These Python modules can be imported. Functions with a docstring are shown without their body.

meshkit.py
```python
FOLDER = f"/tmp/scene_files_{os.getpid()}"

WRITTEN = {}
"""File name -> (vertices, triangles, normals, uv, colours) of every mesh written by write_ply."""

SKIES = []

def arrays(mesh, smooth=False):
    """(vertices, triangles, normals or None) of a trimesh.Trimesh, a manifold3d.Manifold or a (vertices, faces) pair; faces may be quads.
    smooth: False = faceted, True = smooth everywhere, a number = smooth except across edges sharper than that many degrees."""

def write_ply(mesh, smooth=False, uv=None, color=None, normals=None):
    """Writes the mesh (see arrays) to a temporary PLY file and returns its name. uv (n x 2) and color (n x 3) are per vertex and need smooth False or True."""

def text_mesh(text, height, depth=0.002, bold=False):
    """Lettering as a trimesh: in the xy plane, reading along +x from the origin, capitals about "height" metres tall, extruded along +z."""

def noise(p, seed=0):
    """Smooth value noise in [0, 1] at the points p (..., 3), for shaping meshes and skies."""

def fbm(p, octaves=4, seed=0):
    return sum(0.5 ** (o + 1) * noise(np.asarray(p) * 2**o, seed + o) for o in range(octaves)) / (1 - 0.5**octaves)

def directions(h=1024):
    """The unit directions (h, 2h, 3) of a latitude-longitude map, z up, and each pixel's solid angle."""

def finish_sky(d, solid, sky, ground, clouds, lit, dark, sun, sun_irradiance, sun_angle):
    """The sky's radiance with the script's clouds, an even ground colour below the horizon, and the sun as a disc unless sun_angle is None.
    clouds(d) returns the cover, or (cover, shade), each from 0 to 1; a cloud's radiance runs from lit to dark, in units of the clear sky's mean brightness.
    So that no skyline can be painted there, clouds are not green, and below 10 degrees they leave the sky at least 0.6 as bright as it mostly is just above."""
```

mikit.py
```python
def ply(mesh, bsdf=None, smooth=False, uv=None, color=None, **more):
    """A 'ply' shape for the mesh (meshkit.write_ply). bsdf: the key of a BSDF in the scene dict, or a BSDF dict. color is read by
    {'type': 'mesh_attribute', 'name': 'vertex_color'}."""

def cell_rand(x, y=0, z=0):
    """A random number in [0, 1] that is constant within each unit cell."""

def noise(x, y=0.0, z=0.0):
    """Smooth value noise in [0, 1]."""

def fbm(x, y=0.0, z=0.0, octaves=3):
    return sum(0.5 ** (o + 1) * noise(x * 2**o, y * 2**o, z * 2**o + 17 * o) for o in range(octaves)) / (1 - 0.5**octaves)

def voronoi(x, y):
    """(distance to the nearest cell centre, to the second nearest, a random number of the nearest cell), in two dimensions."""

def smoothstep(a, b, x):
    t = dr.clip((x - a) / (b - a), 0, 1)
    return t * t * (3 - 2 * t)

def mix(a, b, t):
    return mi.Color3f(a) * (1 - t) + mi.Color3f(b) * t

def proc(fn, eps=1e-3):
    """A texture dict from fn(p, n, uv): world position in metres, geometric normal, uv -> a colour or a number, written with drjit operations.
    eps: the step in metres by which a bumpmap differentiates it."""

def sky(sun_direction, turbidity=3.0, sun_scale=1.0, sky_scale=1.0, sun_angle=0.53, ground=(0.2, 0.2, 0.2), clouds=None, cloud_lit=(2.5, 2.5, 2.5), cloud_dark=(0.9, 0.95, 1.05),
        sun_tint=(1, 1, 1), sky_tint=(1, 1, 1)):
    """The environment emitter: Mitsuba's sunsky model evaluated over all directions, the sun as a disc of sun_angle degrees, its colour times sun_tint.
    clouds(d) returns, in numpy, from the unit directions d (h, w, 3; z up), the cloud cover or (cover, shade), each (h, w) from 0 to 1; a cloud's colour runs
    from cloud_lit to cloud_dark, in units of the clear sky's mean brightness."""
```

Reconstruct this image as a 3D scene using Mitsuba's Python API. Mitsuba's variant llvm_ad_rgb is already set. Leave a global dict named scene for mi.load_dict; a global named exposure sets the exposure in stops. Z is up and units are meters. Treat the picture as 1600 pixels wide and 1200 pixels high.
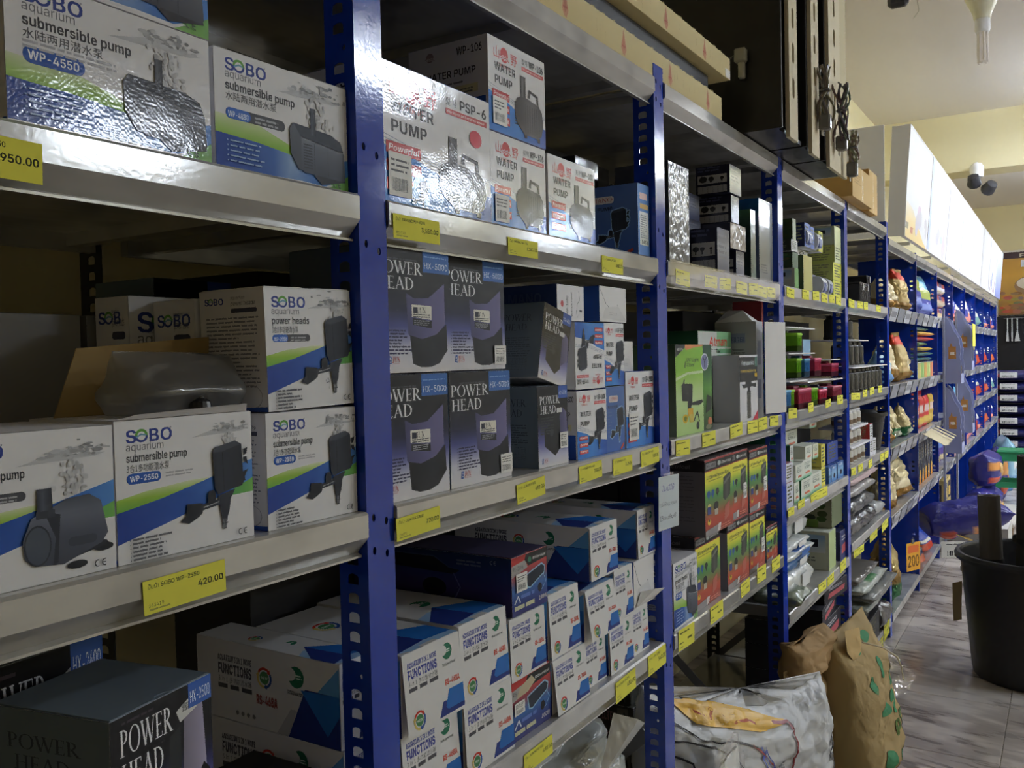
import math, random, glob
import numpy as np
import trimesh
import mitsuba as mi
import drjit as dr
import shapely
from shapely.geometry import Polygon, box as SBox, Point, LineString, MultiPolygon
from shapely import affinity
from shapely.ops import unary_union
import mikit, meshkit
from mikit import proc, noise, fbm, voronoi, cell_rand, smoothstep, mix

T4 = mi.ScalarTransform4f
random.seed(7); np.random.seed(7)
scene, labels = {}, {}
exposure = 0.9

# ------------------------------------------------------------------ camera
EYE = np.array([0.8, 0.0, 1.50029])
YAW, PITCH, ROLL = math.radians(32.1048), math.radians(-1.585), math.radians(-1.3162)
def _cam():
    cy, sy = math.cos(YAW), math.sin(YAW)
    fw = np.array([-sy * math.cos(PITCH), cy * math.cos(PITCH), math.sin(PITCH)])
    r = np.array([cy, sy, 0.0]); u = np.cross(r, fw)
    return fw, -math.sin(ROLL) * r + math.cos(ROLL) * u
_fw, _up = _cam()
scene['camera'] = {'type': 'perspective', 'fov_axis': 'x', 'fov': math.degrees(2 * math.atan(800 / 1390.0)), 'near_clip': 0.02, 'far_clip': 100.0,
                   'to_world': T4().look_at(origin=EYE.tolist(), target=(EYE + _fw).tolist(), up=_up.tolist())}

# ------------------------------------------------------------------ ceiling lamps (fluorescent battens): the room's own light
LAMP_POWER = 62.0
LAMP_SPOTS = [(3.2, 4.75), (2.85, 8.5), (2.8, 12.9), (6.3, 4.9), (5.4, 8.4), (6.0, 12.4), (1.5, 8.1), (1.4, 12.0)]
LAMP_Z, CEIL_Z, WALL_X, ROOM_X, ROOM_Y0, ROOM_Y1 = 3.46, 3.67, -0.78, 8.0, -4.5, 15.6

# ------------------------------------------------------------------ colour and materials
def lin(c):
    c = np.asarray(c, float) / 255.0
    return np.where(c <= 0.04045, c / 12.92, ((c + 0.055) / 1.055) ** 2.4)
def lc(*c):
    return [float(v) for v in lin(c)]
def rgb(*c):
    return {'type': 'rgb', 'value': [float(v) for v in lin(c)]}
VC = {'type': 'mesh_attribute', 'name': 'vertex_color'}
def principled(base, rough, spec=0.5, metal=0.0, **k):
    return {'type': 'principled', 'base_color': base, 'roughness': rough, 'specular': spec, 'metallic': metal, **k}
def two(b):
    return {'type': 'twosided', 'bsdf': b}
def bumped(b, fn, scale, eps=1e-3):
    return {'type': 'bumpmap', 'arbitrary': proc(fn, eps), 'scale': scale, 'bsdf': b}

def _peel(p, n, uv):
    return noise(p.x * 260, p.y * 260, p.z * 260) * 0.6 + noise(p.x * 70, p.y * 70, p.z * 70)
def _card(p, n, uv):
    return noise(p.x * 420, p.y * 420, p.z * 420) * 0.5 + noise(p.x * 60, p.y * 60, p.z * 60) * 1.5
def _foil(p, n, uv):
    return fbm(p.x * 45, p.y * 45, p.z * 30, 3)
def _zinc(p, n, uv):
    a = fbm(p.x * 9, p.y * 9, p.z * 9, 3)
    b = noise(p.x * 90, p.y * 25, p.z * 90)
    s = smoothstep(0.45, 0.8, a)
    return mix(lc(186, 185, 181), lc(150, 149, 146), s * 0.7 + b * 0.25)
def _floor(p, n, uv):
    # travertine-look porcelain, fine veins running across the aisle
    w = fbm(p.x * 1.7 + 3, p.y * 2.2, 0.0, 3)
    sl = p.y + p.x * 0.16 + w * 0.1
    v1 = fbm(p.x * 5.5 + w, sl * 15, 1.0, 3)
    v2 = fbm(p.x * 11.0 + w * 2, sl * 44, 5.0, 3)
    v3 = fbm(p.x * 5.0, p.y * 8.0, 9.0, 3)
    c = mix(lc(190, 181, 173), lc(150, 139, 132), smoothstep(0.35, 0.68, v1))
    c = mix(c, lc(124, 112, 106), smoothstep(0.52, 0.75, v3) * 0.6)
    c = mix(c, lc(92, 82, 78), smoothstep(0.56, 0.72, v2) * smoothstep(0.4, 0.62, v1) * 0.85)
    return mix(c, lc(204, 198, 190), smoothstep(0.56, 0.74, w) * 0.4)
def _wall(p, n, uv):
    return mix(lc(228, 218, 178), lc(218, 206, 164), fbm(p.x * 1.3, p.y * 1.3, p.z * 1.3, 2))

scene['m_print'] = two(principled(VC, 0.5, 0.2))
scene['m_gloss'] = two(bumped(principled(VC, 0.1, 0.6), _card, 0.00014, 6e-4))
scene['m_matte'] = two(principled(VC, 0.8, 0.15))
scene['m_plastic'] = two(principled(VC, 0.3, 0.5))
scene['m_film'] = two(bumped(principled(VC, 0.14, 0.7), _foil, 0.006, 1e-3))
scene['m_foil'] = two(bumped(principled(VC, 0.2, 0.6, metal=0.8), _foil, 0.03, 1e-3))
scene['m_blue'] = two(bumped(principled(rgb(22, 56, 164), 0.1, 0.4), _peel, 0.00005, 6e-4))
scene['m_zinc'] = two(bumped(principled(proc(_zinc), 0.14, 0.6, metal=0.35), _peel, 0.00006, 6e-4))
scene['m_dark'] = two(principled(rgb(46, 46, 50), 0.5, 0.3))
scene['m_iron'] = two(principled(rgb(120, 120, 122), 0.5, 0.4, metal=0.3))
scene['m_wall'] = two({'type': 'diffuse', 'reflectance': proc(_wall)})
scene['m_ceiling'] = two({'type': 'diffuse', 'reflectance': rgb(226, 220, 212)})
scene['m_white'] = two(principled(rgb(235, 235, 235), 0.5, 0.3))
scene['m_floor'] = two(principled(proc(_floor), 0.22, 0.5))
scene['m_grout'] = two({'type': 'diffuse', 'reflectance': rgb(120, 112, 104)})
scene['m_clear'] = {'type': 'thindielectric', 'int_ior': 1.45, 'ext_ior': 1.0}
scene['m_tint'] = {'type': 'principledthin', 'base_color': VC, 'roughness': 0.2, 'spec_trans': 0.35, 'diff_trans': 0.9, 'eta': 1.45}
scene['m_haze'] = {'type': 'principledthin', 'base_color': {'type': 'rgb', 'value': [0.75, 0.77, 0.78]}, 'roughness': 0.12, 'spec_trans': 0.88, 'diff_trans': 0.5, 'eta': 1.5}
# ------------------------------------------------------------------ lettering: outlines of glyphs, cached
_FONTS, _GL = {}, {}
def _font(kind):
    if kind not in _FONTS:
        from PIL import ImageFont
        pat = {'sans': 'Inter*', 'bold': 'Inter*', 'black': 'Inter*', 'cjk': 'Noto Sans CJK*', 'thai': 'NotoSansThai*'}[kind]
        found = glob.glob('/opt/blender-*/*/datafiles/fonts/' + pat) or glob.glob('/opt/blender-*/*/datafiles/fonts/Inter*')
        f = ImageFont.truetype(found[0], 56)
        try:
            if kind in ('bold', 'black'):
                f.set_variation_by_axes([14, 700 if kind == 'bold' else 900] if len(f.get_variation_axes()) == 2 else [700 if kind == 'bold' else 900])
        except Exception:
            pass
        _FONTS[kind] = f
    return _FONTS[kind]
def tri(geom):
    """(vertices, triangles) of a shapely polygon or multipolygon."""
    vs, fs, n = [], [], 0
    for g in getattr(geom, 'geoms', [geom]):
        if g.geom_type != 'Polygon' or g.area < 1e-9:
            continue
        try:
            v, f = trimesh.creation.triangulate_polygon(g, engine='earcut')
        except Exception:
            continue
        a = v[f]
        e1, e2 = a[:, 1] - a[:, 0], a[:, 2] - a[:, 0]
        area = e1[:, 0] * e2[:, 1] - e1[:, 1] * e2[:, 0]
        f = np.where((area < 0)[:, None], f[:, ::-1], f)
        vs.append(v); fs.append(f + n); n += len(v)
    if not vs:
        return np.zeros((0, 2)), np.zeros((0, 3), int)
    return np.vstack(vs), np.vstack(fs)
def _ell(cx, cy, rx, ry, n=24):
    a = np.arange(n) * 2 * np.pi / n
    return Polygon(np.c_[cx + rx * np.cos(a), cy + ry * np.sin(a)])
def _ln(pts, w):
    return LineString(pts).buffer(w / 2, cap_style=2, join_style=2)
def _serif(ch):
    """A light Roman capital drawn from stems, hairlines and serifs; cap height 1. Returns (shape, advance)."""
    k, t, s = 0.13, 0.045, 0.035
    stem = lambda x: unary_union([SBox(x - k / 2, 0, x + k / 2, 1), SBox(x - k * 1.15, 0, x + k * 1.15, s), SBox(x - k * 1.15, 1 - s, x + k * 1.15, 1)])
    thin = lambda x: unary_union([SBox(x - t / 2, 0, x + t / 2, 1), SBox(x - k, 0, x + k, s), SBox(x - k, 1 - s, x + k, 1)])
    foot = lambda x, y=0: SBox(x - k, y, x + k, y + s)
    bowl = lambda x, y0, y1, rx: _ell(x, (y0 + y1) / 2, rx, (y1 - y0) / 2).difference(_ell(x, (y0 + y1) / 2, rx - k, (y1 - y0) / 2 - t)).intersection(SBox(x, y0, x + rx, y1)).union(SBox(x - .05, y1 - t, x + .01, y1)).union(SBox(x - .05, y0, x + .01, y0 + t))
    U = unary_union
    if ch == 'P': return U([stem(.17), bowl(.25, .46, 1, .33)]), .64
    if ch == 'R': return U([stem(.17), bowl(.25, .48, 1, .32), _ln([(.3, .5), (.66, .02)], k), foot(.68)]), .76
    if ch == 'D': return U([stem(.17), bowl(.28, 0, 1, .48)]), .84
    if ch == 'O': return _ell(.45, .5, .42, .52).difference(_ell(.45, .5, .29, .48)), .9
    if ch == 'H': return U([stem(.17), stem(.66), SBox(.17, .48, .66, .48 + t)]), .84
    if ch == 'E': return U([stem(.17), SBox(.17, 0, .55, t), SBox(.17, .49, .46, .49 + t), SBox(.17, 1 - t, .54, 1), SBox(.52, 0, .55, .2), SBox(.51, .82, .54, 1), SBox(.44, .41, .46, .6)]), .62
    if ch == 'W': return U([_ln([(.1, 1), (.36, 0)], k), _ln([(.36, 0), (.56, .95)], t * 1.2), _ln([(.5, 1), (.78, 0)], k), _ln([(.78, 0), (1.02, 1)], t * 1.2), foot(.1, 1 - s), foot(.52, 1 - s), foot(1.02, 1 - s)]), 1.1
    if ch == 'A': return U([_ln([(.12, 0), (.42, 1)], t * 1.2), _ln([(.4, 1), (.7, 0)], k), SBox(.22, .32, .6, .32 + t), foot(.12), foot(.7)]), .8
    if ch == 'J': return U([SBox(.25, .1, .25 + k, 1), SBox(.15, 1 - s, .49, 1), _ln([(.31, .12), (.2, -.05), (.02, -.02)], k * .8)]), .5
    if ch == 'U': return U([SBox(.13, .3, .13 + k, 1), SBox(.62, .3, .62 + t, 1), foot(.2, 1 - s), foot(.64, 1 - s), _ell(.4, .3, .27, .32).difference(_ell(.42, .3, .2, .27)).intersection(SBox(0, -.1, 1, .31))]), .8
    if ch == 'N': return U([thin(.15), thin(.7), _ln([(.13, 1), (.7, 0)], k)]), .86
    if ch == 'M': return U([thin(.14), stem(.88), _ln([(.14, 1), (.5, .05)], k), _ln([(.5, .05), (.86, 1)], t)]), 1.02
    if ch == 'Y': return U([_ln([(.1, 1), (.4, .45)], k), _ln([(.7, 1), (.4, .45)], t * 1.2), SBox(.34, 0, .46, .5), foot(.4), foot(.1, 1 - s), foot(.7, 1 - s)]), .8
    if ch == 'T': return U([stem(.38), SBox(.05, 1 - t, .71, 1), SBox(.05, .8, .08, 1), SBox(.68, .8, .71, 1)]), .76
    if ch == ' ': return Polygon(), .35
    return None
def glyph(kind, ch):
    """(vertices, triangles, advance) for capitals of height 1."""
    key = (kind, ch)
    if key in _GL:
        return _GL[key]
    got = _serif(ch) if kind == 'serif' else None
    if got is None:
        from PIL import Image, ImageDraw
        f = _font('bold' if kind == 'serif' else kind)
        adv = f.getlength(ch) / 40.7
        x0, y0, x1, y1 = f.getbbox(ch, anchor='ls')
        if x1 <= x0 or y1 <= y0:
            _GL[key] = (np.zeros((0, 2)), np.zeros((0, 3), int), adv)
            return _GL[key]
        im = Image.new('L', (x1 - x0 + 8, y1 - y0 + 8))
        ImageDraw.Draw(im).text((4 - x0, 4 - y0), ch, 255, f, anchor='ls')
        on = np.pad(np.asarray(im) > 127, ((0, 0), (1, 1))).astype(np.int8)
        rows, st = np.nonzero(np.diff(on, axis=1) == 1)
        en = np.nonzero(np.diff(on, axis=1) == -1)[1]
        sh = shapely.union_all(shapely.box(st, -rows - 1, en, -rows)).buffer(0.6).buffer(-0.6).simplify(0.75)
        s = 1 / 40.7
        sh = affinity.affine_transform(sh, [s, 0, 0, s, (x0 - 4) * s, (4 - y0) * s])
        got = (sh, adv)
    v, fc = tri(got[0])
    _GL[key] = (v, fc, got[1])
    return _GL[key]

class Art:
    """Flat print on a face of w x h metres: coloured polygons in thin layers (a centimetre unit inside)."""
    STEP = 0.00003
    def __init__(s, w, h, bg=None):
        s.w, s.h = w * 100, h * 100
        s.V, s.F, s.C, s.n, s.k = [], [], [], 0, 1
        s.clip = SBox(0, 0, s.w, s.h)
        if bg is not None:
            s.rect(0, 0, s.w, s.h, bg)
    def _put(s, v, f, c):
        if len(f) == 0:
            return
        s.V.append(np.c_[v / 100.0, np.full(len(v), s.k * s.STEP)])
        s.F.append(f + s.n); s.n += len(v)
        c = np.asarray(c, float)
        s.C.append(np.tile(lin(c), (len(v), 1)) if c.ndim == 1 else lin(c))
    def up(s):
        s.k += 1
        return s
    def poly(s, g, c, up=True):
        if not hasattr(g, 'geom_type'):
            g = Polygon(g)
        if not g.is_valid:
            g = g.buffer(0)
        g = g.intersection(s.clip)
        if up: s.k += 1
        s._put(*tri(g), c)
    def rect(s, x, y, w, h, c, up=True):
        s.poly(SBox(x, y, x + w, y + h), c, up)
    def round(s, x, y, w, h, r, c):
        s.poly(SBox(x + r, y + r, x + w - r, y + h - r).buffer(r, quad_segs=4), c)
    def ell(s, cx, cy, rx, ry, c, n=20, up=True):
        s.poly(_ell(cx, cy, rx, ry, n), c, up)
    def line(s, pts, w, c, up=True):
        s.poly(LineString(pts).buffer(w / 2, cap_style=2, join_style=1, quad_segs=2), c, up)
    def grad(s, g, stops, axis=1, n=10):
        """Fill g with a gradient; stops = [(t, colour)] over the shape's own extent along the axis."""
        if not hasattr(g, 'geom_type'):
            g = Polygon(g)
        if not g.is_valid:
            g = g.buffer(0)
        g = g.intersection(s.clip)
        if g.is_empty:
            return
        s.k += 1
        b = g.bounds; lo, hi = b[axis], b[axis + 2]
        ts = np.array([t for t, _ in stops]); cs = np.array([c for _, c in stops], float)
        for i in range(n):
            a, e = lo + (hi - lo) * i / n, lo + (hi - lo) * (i + 1) / n
            cut = SBox(b[0] - 1, a, b[2] + 1, e) if axis == 1 else SBox(a, b[1] - 1, e, b[3] + 1)
            v, f = tri(g.intersection(cut))
            if len(f):
                t = (v[:, axis] - lo) / max(hi - lo, 1e-9)
                s._put(v, f, np.stack([np.interp(t, ts, cs[:, j]) for j in range(3)], 1))
    def text(s, t, x, y, h, c, font='sans', sx=1.0, rot=0.0, sh=0.0, anchor='l', fit=None, gap=0.0, flip=False):
        """Baseline at (x, y), capitals h tall; fit = the width in cm that the line is stretched to."""
        parts, pen = [], 0.0
        for ch in t:
            f = font
            if ord(ch) > 0x2E80: f = 'cjk'
            elif 0x0E00 <= ord(ch) < 0x0E80: f = 'thai'
            v, fc, adv = glyph(f, ch)
            if len(fc): parts.append((v + [pen, 0], fc))
            pen += adv + gap
        if not parts: return
        if fit: sx = fit / (pen * h)
        ox = {'l': 0, 'm': -pen / 2, 'r': -pen}[anchor]
        ca, sa = math.cos(math.radians(rot)), math.sin(math.radians(rot))
        s.k += 1
        for v, fc in parts:
            p = np.c_[(v[:, 0] + ox + sh * v[:, 1]) * sx * h, v[:, 1] * h]
            if flip: p = -p
            p = np.c_[p[:, 0] * ca - p[:, 1] * sa + x, p[:, 0] * sa + p[:, 1] * ca + y]
            if p[:, 0].min() < 0 or p[:, 0].max() > s.w or p[:, 1].min() < 0 or p[:, 1].max() > s.h:
                continue
            s._put(p, fc, c)
    def greek(s, x, y, w, n, lh, c, seed=0, fill=0.5, bullets=False, slope=0.0):
        """Small print too fine to read: n lines of word-long dashes going down from y."""
        rr = random.Random(seed + 11); s.k += 1
        for i in range(n):
            yy = y - i * lh
            if bullets: s.rect(x - lh * .8, yy, lh * .3, lh * .3, c, up=False)
            end = x + w * (rr.uniform(.55, 1) if i % 3 == 2 or bullets else rr.uniform(.9, 1)); px = x
            while px < end:
                ww = min(rr.uniform(1.0, 4.2) * lh, end - px)
                s.rect(px, yy, ww, lh * fill, c, up=False); px += ww + lh * .45
    def bars(s, x, y, w, h, c=(40, 40, 45), seed=0):
        rr = random.Random(seed); s.k += 1; px = 0
        while px < w:
            b = rr.choice([.02, .03, .05]) * w
            s.rect(x + px, y, min(b, w - px), h, c, up=False); px += b + rr.choice([.02, .03, .04]) * w
    def arrays(s):
        if not s.V: return np.zeros((0, 3)), np.zeros((0, 3), int), np.zeros((0, 3))
        return np.vstack(s.V), np.vstack(s.F), np.vstack(s.C)

# ------------------------------------------------------------------ scene entries
def numbered(name):
    """The next free top-level key for this kind of thing."""
    if name not in _USED: _USED[name] = 0; return name
    _USED[name] += 1
    return f'{name}_{_USED[name]:03d}'
_USED = {}
def thing(name, label, cat, group=None, kind=None):
    key = numbered(name)
    labels[key] = {'label': label, 'category': cat}
    if group: labels[key]['group'] = group
    if kind: labels[key]['kind'] = kind
    return key
def part(root, name, shape, tw=None, label=None):
    key = f'{root}__{name}'; n = 0
    while key in scene:
        n += 1; key = f'{root}__{name}_{n:03d}'
    scene[key] = shape if tw is None else {**shape, 'to_world': tw}
    if label: labels[key] = {'label': label}
    return key
def whole(key, shape, tw=None):
    scene[key] = shape if tw is None else {**shape, 'to_world': tw}
def place(x=0, y=0, z=0, rz=0, rx=0, ry=0, s=1):
    t = T4().translate([x, y, z])
    if rz: t = t @ T4().rotate([0, 0, 1], rz)
    if ry: t = t @ T4().rotate([0, 1, 0], ry)
    if rx: t = t @ T4().rotate([1, 0, 0], rx)
    if s != 1: t = t @ T4().scale(s)
    return t
def arr(m):
    if isinstance(m, trimesh.Trimesh): return np.array(m.vertices), np.array(m.faces)
    return m
def vmesh(parts, mat, smooth=False):
    """One mesh with a colour per vertex from [(mesh, colour or per-vertex linear colours)]."""
    V, F, C, n = [], [], [], 0
    for m, c in parts:
        v, f = arr(m)
        V.append(v); F.append(np.asarray(f, int) + n); n += len(v)
        c = np.asarray(c, float)
        C.append(np.tile(lin(c), (len(v), 1)) if c.ndim == 1 else c)
    V, F, C = np.vstack(V), np.vstack(F), np.vstack(C)
    return mikit.ply((V, F), mat, smooth=smooth, color=C)
def bx(x0, x1, y0, y1, z0, z1):
    m = trimesh.creation.box((x1 - x0, y1 - y0, z1 - z0)); m.apply_translation(((x0 + x1) / 2, (y0 + y1) / 2, (z0 + z1) / 2))
    return m
def cbx(x0, x1, y0, y1, z0, z1, b=0.0015):
    """A box with chamfered edges."""
    pts = []
    for x, sx in ((x0, 1), (x1, -1)):
        for y, sy in ((y0, 1), (y1, -1)):
            for z, sz in ((z0, 1), (z1, -1)):
                pts += [(x + sx * b, y + sy * b, z), (x + sx * b, y, z + sz * b), (x, y + sy * b, z + sz * b)]
    return trimesh.convex.convex_hull(np.array(pts))
def tube(pts, r, n=8):
    v, f = [], []
    p = np.asarray(pts, float); t = np.gradient(p, axis=0); t /= np.linalg.norm(t, axis=1, keepdims=True) + 1e-12
    a = np.cross(t, np.where(np.abs(t[:, 2:]) < .9, [0, 0, 1.0], [1.0, 0, 0])); a /= np.linalg.norm(a, axis=1, keepdims=True) + 1e-12
    b = np.cross(t, a); ang = np.arange(n) * 2 * np.pi / n
    V = p[:, None] + np.broadcast_to(r, (len(p),))[:, None, None] * (np.cos(ang)[None, :, None] * a[:, None] + np.sin(ang)[None, :, None] * b[:, None])
    i, j = np.meshgrid(np.arange(len(p) - 1), np.arange(n), indexing='ij')
    q = np.stack([i * n + j, i * n + (j + 1) % n, (i + 1) * n + (j + 1) % n, (i + 1) * n + j], -1).reshape(-1, 4)
    F = np.vstack([q[:, [0, 1, 2]], q[:, [0, 2, 3]]])
    return V.reshape(-1, 3), F
def lathe(prof, n=32):
    """Revolve [(r, z)] about z."""
    m = trimesh.creation.revolve(np.array(prof, float), sections=n)
    return m
def extr(poly, h):
    return trimesh.creation.extrude_polygon(poly, h, engine='earcut')
def turn(v, M, o=(0, 0, 0)):
    return np.asarray(v) @ np.asarray(M, float).T + np.asarray(o, float)

# ---- a box on the shelf.  Local frame: origin at the lower left corner of the front; +y to the right along the shelf, +x out of the shelf, +z up
_PLY = {}
def onface(art, face, w, d, h, off=0.0004):
    v, f, c = art.arrays()
    if face == 'front': v = np.c_[v[:, 2] + off, v[:, 0], v[:, 1]]
    elif face == 'side': v = np.c_[v[:, 0] - d, -v[:, 2] - off, v[:, 1]]
    elif face == 'top': v = np.c_[-v[:, 1], v[:, 0], v[:, 2] + h + off]
    elif face == 'under': v = np.c_[-v[:, 1], v[:, 0], -v[:, 2] - off]; f = f[:, ::-1]
    return (v, f), c
def box_ply(key, w, d, h, base, arts, mat):
    if key not in _PLY:
        parts = [(cbx(-d, 0, 0, w, 0, h), base)]
        for face, a in arts.items():
            m, c = onface(a, face, w, d, h); parts.append((m, c))
        _PLY[key] = vmesh(parts, mat)
    return _PLY[key]
def lid_ply(w, d, col, mat='m_print', notch=True):
    """The top flap of a carton: a thin card panel with a thumb notch at its front edge and a tuck tongue."""
    key = ('lid', round(w, 3), round(d, 3), tuple(col), mat)
    if key not in _PLY:
        p = SBox(0.002, 0.001, w - 0.002, d - 0.004)
        if notch: p = p.difference(_ell(w / 2, 0.001, 0.011, 0.006, 16))
        m = extr(p, 0.0012); v = np.array(m.vertices); v = np.c_[-v[:, 1], v[:, 0], v[:, 2]]
        _PLY[key] = vmesh([((v, np.array(m.faces)), col)], mat)
    return _PLY[key]
def sticker_ply(w, h, seed=0, lines=3, col=(232, 232, 228)):
    key = ('stk', round(w, 3), round(h, 3), seed, lines, tuple(col))
    if key not in _PLY:
        A = Art(w, h, col)
        A.bars(A.w * .12, A.h * .12, A.w * .7, A.h * .3, seed=seed)
        A.greek(A.w * .1, A.h * .8, A.w * .8, lines, A.h * .12, (90, 90, 95), seed=seed, fill=.4)
        m, c = onface(A, 'front', w, 0, h, 0.0003)
        _PLY[key] = vmesh([(bx(0, 0.0003, 0, w, 0, h), col), (m, c)], 'm_print')
    return _PLY[key]
def carton(name, label, cat, pos, size, design, rz=0, rx=0, ry=0, group=None, mat='m_print', base=(228, 229, 232), lid=None, sticker=None, flip=False):
    """pos = lower left front corner, size = (along the shelf, depth, height). design(w, d, h) -> (key, {face: Art})."""
    w, d, h = size
    t = thing(name, label, cat, group)
    kk, arts = design(w, d, h)
    tw = place(*pos, rz=rz, rx=rx, ry=ry)
    if flip: tw = tw @ T4().translate([0, w, h]) @ T4().rotate([1, 0, 0], 180)
    part(t, 'carton', box_ply((kk, w, d, h, mat), w, d, h, base, arts, mat), tw)
    if lid: part(t, 'lid', lid_ply(w, d, lid, mat), tw @ T4().translate([0, 0, h + 0.0003]))
    if sticker:
        sy, sz, sw, sh, sd = sticker
        part(t, 'barcode_sticker', sticker_ply(sw, sh, sd), tw @ T4().translate([0.0022, sy, sz]))
    return t
# ------------------------------------------------------------------ printed designs (all coordinates in centimetres on the face)
WHITE = (226, 227, 231)
def splash(A, x, y, s, seed=3):
    """Grey water splash and bubbles above a pump outlet."""
    rr = random.Random(seed)
    A.poly([(x - 1.5 * s, y - .16 * s), (x - .6 * s, y + .05 * s), (x + .9 * s, y + .0 * s), (x + .6 * s, y - .08 * s)], (190, 193, 199))
    A.k += 1
    for _ in range(46):
        px, py = rr.gauss(0, .42), abs(rr.gauss(0, .16))
        g = rr.randint(120, 200)
        A.ell(x + px * s, y + (py - .02) * s, rr.uniform(.03, .16) * s, rr.uniform(.02, .06) * s, (g, g + 3, g + 9), 8, up=rr.random() < .3)
    for _ in range(60):
        px, py = rr.gauss(0, .2), -rr.uniform(.1, 1.0)
        g = rr.randint(165, 212)
        A.ell(x + px * s, y + py * s, rr.uniform(.03, .08) * s, rr.uniform(.03, .08) * s, (g, g + 2, g + 6), 8, up=rr.random() < .3)
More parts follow.
